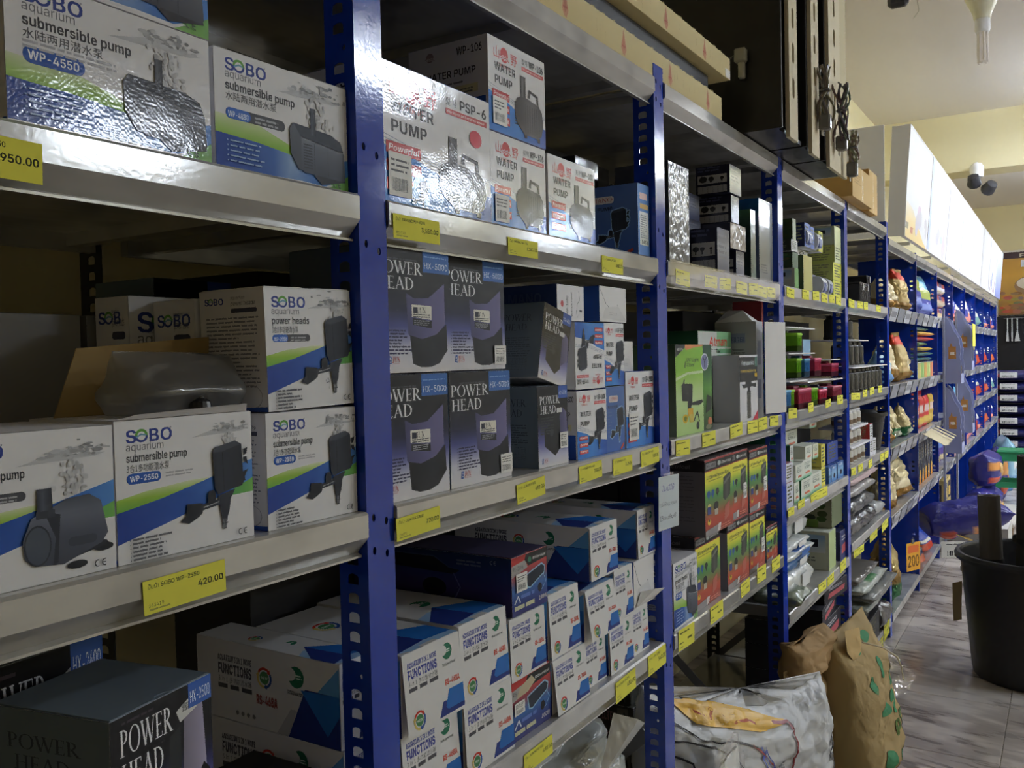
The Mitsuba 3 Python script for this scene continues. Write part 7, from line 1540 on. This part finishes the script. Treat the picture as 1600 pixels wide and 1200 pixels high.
for i in range(6):
    t = thing('fish_food_carton', 'tall dark goldfish food carton, second pet food bay, fourth shelf, %s from left' % ORD[i], 'box')
    Aa = Art(.12, .27, (44, 46, 60)); Aa.rect(.08 * Aa.w, .45 * Aa.h, .06 * Aa.w, .5 * Aa.h, (206, 206, 206)); Aa.grad([(.1 * Aa.w, 0), (.9 * Aa.w, 0), (.8 * Aa.w, .3 * Aa.h), (.4 * Aa.w, .36 * Aa.h)], [(0, (206, 130, 50)), (1, (226, 180, 80))], 1, 3); Aa.greek(.2 * Aa.w, .8 * Aa.h, .6 * Aa.w, 4, .07 * Aa.h, (160, 150, 130), i)
    Sa = Art(.1, .27, (40, 42, 54)); Sa.rect(.2 * Sa.w, .4 * Sa.h, .1 * Sa.w, .5 * Sa.h, (190, 190, 196)); Sa.ell(.6 * Sa.w, .2 * Sa.h, .25 * Sa.w, .12 * Sa.h, (206, 140, 60)); part(t, 'carton', box_ply(('ffc',), .12, .1, .27, (40, 42, 54), {'front': Aa, 'side': Sa}, 'm_print'), place(-.03, yy + .1 + .14 * i, flv[3] + .001)); part(t, 'window_frame', vmesh([(bx(.001, .003, .09, .095, .02, .25), (170, 176, 190))], 'm_print'), place(-.03, yy + .1 + .14 * i, flv[3] + .001))
# bay eight: striped packets, grey display stands
y8 = post_y(7)
for r in range(3):
    for i in range(5):
        t = thing('treat_packet', 'striped treat packet, third pet food bay top shelf, %s row, %s from left' % (('lower', 'middle', 'upper')[r], ORD[i]), 'packet')
        P, f, st = pouch(.165, .1, .095, 50 + i, nu=22, nv=10, crumple=.003); part(t, 'pouch', vmesh([((P, f), paint(st, ((206, 176, 130), (196, 166, 140), (206, 206, 220))[r], [(.05, .45, .5, 1, (70, 56, 110) if i % 2 else (150, 60, 60)), (.1, .4, .1, .3, (226, 216, 190))]))], 'm_film', smooth=True), place(-.09, y8 + .11 + .18 * i, flv[0] + .003 + .1 * r))
scene['m_stand'] = two(principled(rgb(150, 156, 190), .5, .3))
def stand(y, z, lb):
    t = thing('display_stand', lb, 'display stand')
    p = Polygon([(.018 + (a + .1) * .5, b) for a, b in ((-.1, 0), (.13, 0), (.13, .16), (.11, .19), (.13, .24), (.1, .33), (.04, .38), (-.02, .46), (-.1, .5))]); m = extr(p, .012); v = np.array(m.vertices); side = trimesh.Trimesh(np.c_[v[:, 0], v[:, 2], v[:, 1]], np.array(m.faces)[:, ::-1], process=False)
    for s in (0, .2): part(t, 'side_panel', mikit.ply(side, 'm_stand'), place(0, y + s, z))
    part(t, 'tray', mikit.ply(trimesh.util.concatenate([bx(.018, .13, .012, .2, .0, .008), bx(.124, .132, .012, .2, 0, .07), bx(.018, .024, .012, .2, 0, .45)]), 'm_stand'), place(0, y, z)); part(t, 'cat_emblem', vmesh([(cbx(.05, .1, -.0015, 0, .18, .27, .0005), (196, 140, 80)), (trimesh.convex.convex_hull(np.array([(.06, -.002, .27), (.068, -.002, .3), (.076, -.002, .27), (.06, 0, .27), (.068, 0, .3), (.076, 0, .27)])), (196, 140, 80)), (bx(.06, .09, -.0025, 0, .21, .23), (240, 230, 206))], 'm_print'), place(0, y, z))
    for i in range(3): part(t, 'food_tray', vmesh([(cbx(.03, .12, .02 + .06 * i, .07 + .06 * i, .01, .13, .004), ((120, 90, 60), (60, 60, 90), (90, 70, 50))[i])], 'm_film'), place(0, y, z))
stand(y8 + .18, 1.25, 'grey-blue cat food display stand, upper left of the four'); stand(y8 + .18, .74, 'grey-blue cat food display stand, lower left of the four'); stand(post_y(8) + .02, 1.33, 'grey-blue cat food display stand, upper right of the four beside the yellow card'); stand(post_y(8) + .02, .82, 'grey-blue cat food display stand, lower right of the four')
t = thing('display_pole', 'grey upright carrying the cat food display stands in front of the shelves', 'pole')
for y_ in (y8 + .17, post_y(8) + .01): part(t, 'upright', mikit.ply(bx(.016, .03, y_ - .034, y_, 0, 1.8), 'm_grey_post'))
t = thing('shelf_sign', 'yellow notched card above the cat food display stands', 'sign'); part(t, 'card', vmesh([(cbx(.142, .146, post_y(8) - .05, post_y(8) + .19, 1.52, 1.70, .001), (238, 232, 90)), (bx(.146, .1465, post_y(8), post_y(8) + .14, 1.6, 1.66), (214, 206, 90)), (bx(.1425, .1455, post_y(8) + .05, post_y(8) + .09, 1.49, 1.53), (230, 224, 96))], 'm_matte')); part(t, 'wire', vmesh([(tube([(.142, post_y(8) + .07, 1.7), (.1, post_y(8) + .07, 1.72), (.02, post_y(8) + .07, 1.73)], .003, 5), (150, 150, 160))], 'm_plastic'))
for i in range(4): pet_bag('purple', 8, 3, i, -.1, y8 + .03 + .23 * i, .21, .14, .23, i % 3)
for i in range(4):
    t = thing('biscuit_carton', 'cream biscuit carton at floor level of the third pet food bay, %s' % ('lower left', 'upper left', 'lower right', 'upper right')[i], 'box'); part(t, 'carton', vmesh([(cbx(-.2, -.02, 0, .2, 0, .19, .003), (196, 176, 120)), (bx(-.02, -.019, .02, .18, .03, .16), (60, 56, 60)), (bx(-.019, -.018, .05, .15, .05, .12), (214, 180, 96)), (bx(-.16, -.04, -.001, 0, .03, .16), (66, 60, 66))], 'm_print'), place(0, y8 + .5 + .22 * (i // 2), flv[4] + .001 + .192 * (i % 2))); part(t, 'lid', vmesh([(cbx(-.202, -.018, -.002, .202, .19, .192, .0004), (186, 166, 110))], 'm_print'), place(0, y8 + .5 + .22 * (i // 2), flv[4] + .001 + .192 * (i % 2)))
# price cards along the shelf edges of the pet food end
pcard = [vmesh([(cbx(.008, .0105, 0, .2, -.075, 0, .0006), c), (bx(.0105, .0108, .02, .18, -.05, -.02), (150, 150, 156))], 'm_plastic') for c in ((196, 198, 202), (150, 152, 158), (120, 120, 122))]
for bay in range(6, 14):
    for lev in range(4):
        for i in range(4):
            if bay == 8 and lev in (1, 2) : continue
            part(far_rack, 'price_card', pcard[(bay * 3 + lev + i) % 3 if lev else (bay + i) % 2], place(.004, post_y(bay - 1) + .03 + .24 * i, flv[lev] + .003, ry=14))
t = thing('price_sign', 'orange sign reading 200 on the brown bag, first pet food bay', 'sign'); Ns = Art(.13, .16, (240, 176, 70)); Ns.rect(.1 * Ns.w, .64 * Ns.h, .8 * Ns.w, .26 * Ns.h, (232, 120, 70)); Ns.text('200', .08 * Ns.w, .14 * Ns.h, .4 * Ns.h, (120, 76, 40), 'bold', fit=.84 * Ns.w)
m, c = onface(Ns, 'front', .13, 0, .16); part(t, 'card', vmesh([(bx(-.001, .0003, 0, .13, 0, .16), (240, 176, 70)), (m, c)], 'm_matte'), place(.012, post_y(5) + .42, flv[4] + .14, rz=-25)); part(t, 'clip', mikit.ply(bx(-.004, .004, .05, .07, .155, .18), 'm_iron'), place(.012, post_y(5) + .42, flv[4] + .14, rz=-25))
# big bags at floor level further down
def floor_bag(pos, w, d, h, seed, rec, lb, rz=0, rx=0, ry=0, label_card=True):
    word, base, bands, mat = REC[rec]; t = thing('pet_food_sack', lb, 'sack'); P, f, st = pouch(w, d, h, seed, nu=36, nv=24, crumple=.016, top=.2, taper=.15); tw = place(*pos, rz=rz, rx=rx, ry=ry)
    part(t, 'bag', vmesh([((P, f), paint(st, base, bands))], mat, smooth=True), tw)
    if label_card: part(t, 'barcode_label', sticker_ply(w * .5, h * .22, seed, 2), tw @ T4().translate([d * .5 * .86, -w * .3, h * .12]))
floor_bag((-.02, 6.35, .36), .42, .22, .5, 61, 'kibble', 'dark blue pet food sack lying with its barcode end to the aisle', rz=20, rx=0, ry=78, label_card=False)
t = 'pet_food_sack'
part(t, 'barcode_end', sticker_ply(.3, .1, 3, 1), place(.125, 6.0, .22, rz=-62, ry=0)); part(t, 'yellow_patch', vmesh([(cbx(0, .14, 0, .16, 0, .003, .001), (222, 190, 110))], 'm_print'), place(.19, 6.2, .33, rz=20, ry=24))
for i, (x, y, z, w, d, h, rec, lb) in enumerate(((.2, 8.22, .1, .5, .26, .26, 'kibble', 'dark blue sack with biscuit pictures, lowest of the pile at the pallet'), (.2, 8.42, .37, .46, .26, .26, 'kibble', 'dark blue sack with biscuit pictures, upper one of the pile at the pallet'), (.17, 10.15, .001, .5, .22, .5, 'kibble', 'dark blue sack behind the biscuit sacks'), (.2, 10.85, .001, .5, .22, .56, 'paleblue', 'light blue sack on the pile near the green stool'))):
    floor_bag((x, y, z), w, d, h, 70 + i, rec, lb, rz=6 * i - 8, label_card=False)
    part('pet_food_sack_%03d' % (i + 1), 'picture', vmesh([(trimesh.creation.icosphere(2, .06), (226, 180, 110))], 'm_film'), place(x + d * .44, y - w * .18, z + h * .55) @ T4().scale([.25, 1, .7])); part('pet_food_sack_%03d' % (i + 1), 'picture', vmesh([(trimesh.creation.icosphere(2, .05), (206, 90, 50))], 'm_film'), place(x + d * .42, y + w * .12, z + h * .4) @ T4().scale([.25, 1, .9]))
t = thing('pallet', 'low wooden platform with a white cover holding the dark blue sacks', 'platform'); part(t, 'deck', vmesh([(cbx(.012, .42, 8.06, 9.1, .07, .098, .004), (190, 186, 178))], 'm_matte')); 
for y_ in (8.1, 8.55, 9.05): part(t, 'bearer', vmesh([(cbx(.02, .4, y_ - .04, y_ + .04, 0, .07, .003), (120, 98, 70))], 'm_matte'))
part(t, 'front_board', vmesh([(cbx(.015, .415, 8.045, 8.06, .0, .07, .002), (140, 116, 84))], 'm_matte'))
carton('foam_block', 'white dusty foam block on the tiles in front of the platform', 'block', (.42, 7.25, 0), (.5, .36, .2), plain((176, 174, 168), (150, 146, 140), (196, 194, 190)), mat='m_matte', base=(176, 172, 166))
# ------------------------------------------------------------------ the far end
scene['m_pitch'] = two(principled(rgb(30, 30, 34), .6, .2))
structure('wall_dark', slab(-.2, 3.5, ROOM_Y1 - .06, ROOM_Y1 - .03, 0, 1.98, 'm_pitch'))
t = thing('poster', 'big yellow-brown pet food poster with a dog bowl high on the far wall', 'poster')
Po = Art(1.5, .95); W, H = Po.w, Po.h; Po.grad(SBox(0, 0, W, H), [(0, (120, 90, 60)), (.3, (176, 136, 76)), (.6, (206, 160, 76)), (.9, (196, 150, 80)), (1, (90, 66, 60))], 1, 8); Po.rect(.0, .9 * H, W, .1 * H, (70, 54, 60)); Po.text('FAVORITE', .18 * W, .915 * H, .055 * H, (206, 196, 180), 'bold', fit=.6 * W); Po.rect(.2 * W, .76 * H, .6 * W, .11 * H, (206, 214, 226)); Po.text('FOOD', .24 * W, .775 * H, .08 * H, (70, 110, 190), 'black', fit=.5 * W)
rr = random.Random(9); Po.ell(.36 * W, .46 * H, .22 * W, .18 * H, (150, 120, 90)); Po.ell(.36 * W, .5 * H, .2 * W, .12 * H, (216, 206, 190))
for k in range(90): Po.ell(rr.uniform(0, 1) * W, rr.uniform(.02, .36) * H, rr.uniform(.02, .045) * W, rr.uniform(.02, .04) * H, (rr.randint(110, 190), rr.randint(80, 140), rr.randint(50, 90)), 9, up=k % 6 == 0)
v, f, c = Po.arrays(); part(t, 'print', vmesh([((np.c_[v[:, 0], -v[:, 2], v[:, 1]], f), c)], 'm_print'), place(-.12, ROOM_Y1 - .056, 2.0)); part(t, 'board', vmesh([(bx(0, 1.5, 0, .015, 0, .95), (90, 70, 60))], 'm_print'), place(-.12, ROOM_Y1 - .0555, 2.0)); part(t, 'hem', mikit.ply(bx(0, 1.5, -.012, 0, -.012, 0), 'm_dark'), place(-.12, ROOM_Y1 - .056, 2.0))
t = thing('scoop_rail', 'thin rail on the dark far wall for the hanging scoops', 'rail'); whole(t, mikit.ply(bx(-.05, .3, ROOM_Y1 - .1, ROOM_Y1 - .07, 1.945, 1.955), 'm_iron'))
for i, (x, w) in enumerate(((.0, .02), (.06, .009), (.13, .038))):
    t = thing('scoop', 'pale metal scoop hanging on the dark far wall, %s' % ('leftmost', 'narrow middle one', 'rightmost, the widest')[i], 'scoop'); part(t, 'handle', vmesh([(cbx(x - .008, x + .008, ROOM_Y1 - .11, ROOM_Y1 - .1, 1.72, 1.955, .003), (206, 210, 216))], 'm_plastic')); part(t, 'blade', vmesh([(trimesh.convex.convex_hull(np.array([(x - .012, ROOM_Y1 - .11, 1.74), (x + .012, ROOM_Y1 - .11, 1.74), (x - w, ROOM_Y1 - .115, 1.6), (x + w, ROOM_Y1 - .115, 1.6), (x - w, ROOM_Y1 - .1, 1.6), (x + w, ROOM_Y1 - .1, 1.6), (x, ROOM_Y1 - .095, 1.74)])), (206, 210, 216))], 'm_plastic'))
for i in range(8):
    t = thing('pet_food_sack', 'dark blue sack with white barcode label, far end pile, %s from bottom' % ORD[i], 'sack')
    P, f, st = pouch(.8, .5, .135, 90 + i % 3, nu=30, nv=12, crumple=.01, top=.35, taper=.0, bottom=.3); tw = place(.3, 13.6, .02 + .15 * i, rz=-90)
    part(t, 'bag', vmesh([((P, f), (lambda C: C)(paint(st, (40, 42, 92), [(.1, .2, .3, .7, (160, 70, 80))])))], 'm_film', smooth=True), tw); part(t, 'barcode_label', sticker_ply(.2, .075, 5, 1), place(.02, 13.31, .06 + .15 * i, rz=-90))
# ------------------------------------------------------------------ fourth bay, lower shelves
D4 = .6305
low4 = ', fourth bay fourth shelf'
small('aquarium_kit_box', 'olive carton with a greenish picture' + low4, (-.02, 3.72, D4 + .155), (.19, .18, .13), two_tone((150, 150, 126), (110, 120, 90), 'leaf', 61, (110, 84, 66)))
small('aquarium_kit_box', 'white carton with green leaf foot' + low4, (-.015, 3.64, D4), (.12, .16, .152), two_tone((206, 212, 196), (190, 206, 150), 'pump', 62))
small('aquarium_kit_box', 'navy carton with a red star label beside the fourth post' + low4, (-.012, 3.83, D4), (.16, .1, .12), two_tone((40, 46, 80), (60, 66, 110), 'redtext', 63))
for i, (x, y, z, w, d, h, c, m, lb) in enumerate(((-.03, 3.2, D4, .36, .16, .085, (214, 216, 210), 'm_film', 'milky wrapped filter wool block at the bottom'), (-.04, 3.21, D4 + .086, .34, .16, .04, (70, 110, 160), 'm_film', 'flat packet with a blue picture'), (-.03, 3.2, D4 + .127, .38, .16, .03, (200, 206, 206), 'm_film', 'flat clear packet with a blue label'), (-.04, 3.2, D4 + .158, .34, .15, .03, (214, 216, 212), 'm_film', 'flat packet with a white label strip'), (-.06, 3.22, D4 + .19, .38, .2, .08, (190, 194, 190), 'm_film', 'crumpled clear bag on top of the packets'))):
    t = thing('filter_wool_pack', lb + low4, 'package')
    P, f, st = pouch(d, h * 1.1, w, 110 + i, nu=28, nv=18, crumple=.01 if i < 4 else .03, top=.12, bottom=.08, taper=0); V = np.c_[P[:, 1], P[:, 2] - w / 2, P[:, 0] + h / 2]
    V[:, 2] = np.clip(V[:, 2], .001, h - .001)
    part(t, 'wrap', vmesh([((V, f), paint(st, c, [(.1, .4, .3, .7, (60, 100, 170) if i in (1, 2) else (226, 228, 224))]))], m, smooth=True), place(x - d / 2, y + w / 2 - .1, z)); part(t, 'label', vmesh([(cbx(0, .0008, 0, w * .3, 0, h * .6, .0002), (226, 226, 224) if i != 2 else (70, 110, 180))], 'm_print'), place(x + .006, y + .06, z + h * .2))
t = thing('plant_packet', 'small leafy packet lying at the front edge' + low4, 'packet'); P, f, st = pouch(.2, .05, .16, 120, nu=24, nv=12, crumple=.015); part(t, 'packet', vmesh([((np.c_[P[:, 2] - .12, P[:, 1], P[:, 0] + .03], f), paint(st, (120, 130, 110), [(.1, .4, .2, .7, (206, 210, 206)), (.5, .9, .2, .7, (60, 70, 60))]))], 'm_film', smooth=True), place(-.01, 3.1, D4 + .0)); part(t, 'seal', vmesh([(bx(-.004, .002, -.09, .09, .02, .04), (190, 194, 190))], 'm_film'), place(-.005, 3.1, D4))
part(rack, 'shelf', shelf_ply(BAY - FL - .004), place(0, post_y(3) + .002, .36)) if False else None
kb = two_tone((44, 44, 50), (52, 50, 56), 'redtext', 64)
for i, (x, y, z, w, d, h, rz, lb) in enumerate(((-.03, 3.55, .12 + .0015, .36, .3, .1, 0, 'dark carton at the bottom of the pile behind the paper sacks'), (-.03, 3.55, .2225, .36, .3, .1, 0, 'dark carton second in the pile behind the paper sacks'), (-.03, 3.55, .3235, .36, .3, .1, 0, 'dark carton third in the pile behind the paper sacks'), (-.02, 3.54, .4245, .34, .2, .07, 4, 'dark carton with pink print, upper front one behind the paper sacks'), (-.03, 3.62, .4965, .28, .2, .065, -6, 'dark carton with pink print, topmost one behind the paper sacks'))):
    carton('accessory_box', lb, 'box', (x, y, z), (w, d, h), kb, rz=rz)
# fifth bay
C5 = 1.0005
m5 = ', fifth bay third shelf'
jar = lathe([(0, 0), (.04, 0), (.043, .004), (.043, .066), (.036, .074), (0, .074)], 20)
jb, jl, jw = vmesh([(jar, (206, 204, 196))], 'm_plastic', smooth=True), vmesh([(lathe([(.0, .074), (.039, .074), (.039, .084), (.036, .086), (0, .086)], 20), (232, 232, 230))], 'm_plastic'), vmesh([(lathe([(.0432, .012), (.0436, .013), (.0436, .034), (.0432, .035)], 20), (120, 100, 80))], 'm_print')
for lev in range(3):
    for i in range(4 if lev else 5):
        t = thing('food_jar', 'white jar with a brown band, %s row, %s from left' % (('bottom', 'middle', 'upper')[lev], ORD[i]) + m5, 'jar'); tw = place(-.055, 4.06 + .088 * i, C5 + .084 * lev, s=.85); part(t, 'body', jb, tw); part(t, 'lid', jl, tw); part(t, 'band', jw, tw)
for z, i, y0, y1 in ((C5 + .0735, 0, 4.02, 4.46), (C5 + .1575, 1, 4.02, 4.4)):
    t = thing('plastic_sheet', 'white card between the rows of jars, %s' % ('lower one', 'upper one')[i], 'sheet'); whole(t, vmesh([(cbx(-.14, .0, y0, y1, z, z + .01, .002), (220, 220, 224))], 'm_print'))
for i, (y, z, c) in enumerate(((4.5, C5, (60, 80, 170)), (4.58, C5, (206, 206, 214)), (4.5, C5 + .0751, (190, 60, 60)))):
    carton('medicine_box', '%s carton beside the jars' % ('small blue', 'small white', 'small red and white')[i] + m5, 'box', (-.012, y, z), (.075, .1, .074), two_tone(c, (216, 216, 222), 'text', 90 + i))
t = thing('plant_pot', 'black tapered flower pot beside the fifth post' + m5, 'pot'); part(t, 'pot', mikit.ply(lathe([(0, 0), (.07, 0), (.098, .17), (.112, .172), (.112, .19), (.1, .19), (.075, .01), (0, .01)], 36), 'm_black', smooth=35), place(-.09, 4.8, C5)); part(t, 'contents', vmesh([(lathe([(0, .2), (.05, .2), (.07, .18), (0, .178)], 20), (44, 44, 44))], 'm_matte'), place(-.09, 4.8, C5))
m6 = ', fifth bay fourth shelf'
Z6 = .6725
def roll_bag(name, lb, x, y, z, w, d, h, c, seed, mat='m_film', crumple=.02, bands=()):
    t = thing(name, lb, 'package')
    P, f, st = pouch(d, h, w, seed, nu=28, nv=18, crumple=min(crumple, h * .22), top=.15, bottom=.1, taper=0); V = np.c_[P[:, 1], P[:, 2] - w / 2, P[:, 0] + h / 2]; V[:, 2] = np.clip(V[:, 2], .001, h - .002)
    part(t, 'bag', vmesh([((V, f), paint(st, c, list(bands)))], mat, smooth=True), place(x, y, z))
    part(t, 'seal', vmesh([(cbx(-d * .42, d * .42, -.004, .012, h * .4, h * .44, .001), tuple(int(v * .9) for v in c))], mat), place(x, y - w / 2, z))
for i, (x, y, z, w, d, h, c, lb) in enumerate(((-.13, 4.33, Z6, .56, .26, .09, (60, 60, 62), 'black shiny bag, lower'), (-.12, 4.3, Z6 + .09, .5, .24, .08, (70, 72, 74), 'black shiny bag, upper'), (-.14, 4.35, Z6 + .165, .6, .26, .055, (150, 148, 144), 'grey rolled packet under the pale pink one'), (-.13, 4.4, Z6 + .22, .64, .24, .05, (206, 180, 180), 'pale pink packet on top'), (-.12, 4.78, Z6, .24, .22, .07, (170, 172, 170), 'clear bag beside the fifth post'))):
    roll_bag('wrapped_pack', lb + m6, x, y, z, w, d, h, c, 130 + i)
m7 = ', fifth bay bottom shelf'
Z7 = .1055
carton('accessory_box', 'black carton at the front' + m7, 'box', (-.0, 4.12, Z7), (.5, .3, .13), two_tone((36, 36, 38), (50, 48, 50), 'text', 95))
carton('accessory_box', 'black flat carton leaning on the front carton' + m7, 'box', (.0, 4.15, Z7 + .132), (.42, .28, .07), two_tone((44, 42, 44), (66, 62, 62), 'text', 96), rz=4)
for i, (x, y, z, w, d, h, c, lb) in enumerate(((-.1, 4.45, Z7 + .206, .6, .28, .05, (150, 156, 146), 'pale green packet, lowest of the pile'), (-.08, 4.5, Z7 + .25, .6, .28, .045, (120, 122, 118), 'grey packet in the middle of the pile'), (-.1, 4.42, Z7 + .293, .56, .26, .045, (176, 182, 172), 'pale packet upper in the pile'), (-.12, 4.4, Z7 + .336, .5, .24, .04, (110, 106, 100), 'dark packet on top of the pile'), (-.1, 4.78, Z7, .26, .24, .12, (60, 58, 60), 'dark packet beside the fifth post'))):
    roll_bag('wrapped_pack', lb + m7, x, y, z, w, d, h, c, 140 + i, bands=[(.1, .4, .3, .6, (90, 140, 96))] if i in (0, 2) else ())
# dark cartons added deep in the shelves to stand in for shade
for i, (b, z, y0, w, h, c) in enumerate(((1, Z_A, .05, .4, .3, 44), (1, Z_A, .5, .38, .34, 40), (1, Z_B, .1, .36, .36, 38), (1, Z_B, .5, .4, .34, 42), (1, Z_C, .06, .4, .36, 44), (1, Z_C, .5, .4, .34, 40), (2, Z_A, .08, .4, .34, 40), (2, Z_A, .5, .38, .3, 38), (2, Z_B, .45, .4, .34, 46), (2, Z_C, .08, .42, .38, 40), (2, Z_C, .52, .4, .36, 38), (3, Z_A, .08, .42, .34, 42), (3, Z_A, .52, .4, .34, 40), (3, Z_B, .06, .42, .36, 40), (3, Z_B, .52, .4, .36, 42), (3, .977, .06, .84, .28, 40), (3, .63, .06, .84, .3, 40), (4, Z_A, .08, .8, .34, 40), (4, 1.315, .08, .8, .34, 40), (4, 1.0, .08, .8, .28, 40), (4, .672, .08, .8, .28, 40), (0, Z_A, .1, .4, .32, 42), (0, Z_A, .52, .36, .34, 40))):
    carton('shade_filler_box', 'added dark carton for shade at the back of the %s bay, %s shelf, %s' % (ORD[b], ('upper', 'middle', 'lower', 'lowest')[levels[b].index(z) - 1], 'first' if y0 < .3 else 'second'), 'box', (-.38, post_y(b) + y0 + .012, z + .001), (w, .2, h), plain((c + 20, c + 20, c + 22), (c + 12, c + 12, c + 14)), mat='m_matte', base=(c + 14, c + 14, c + 16))
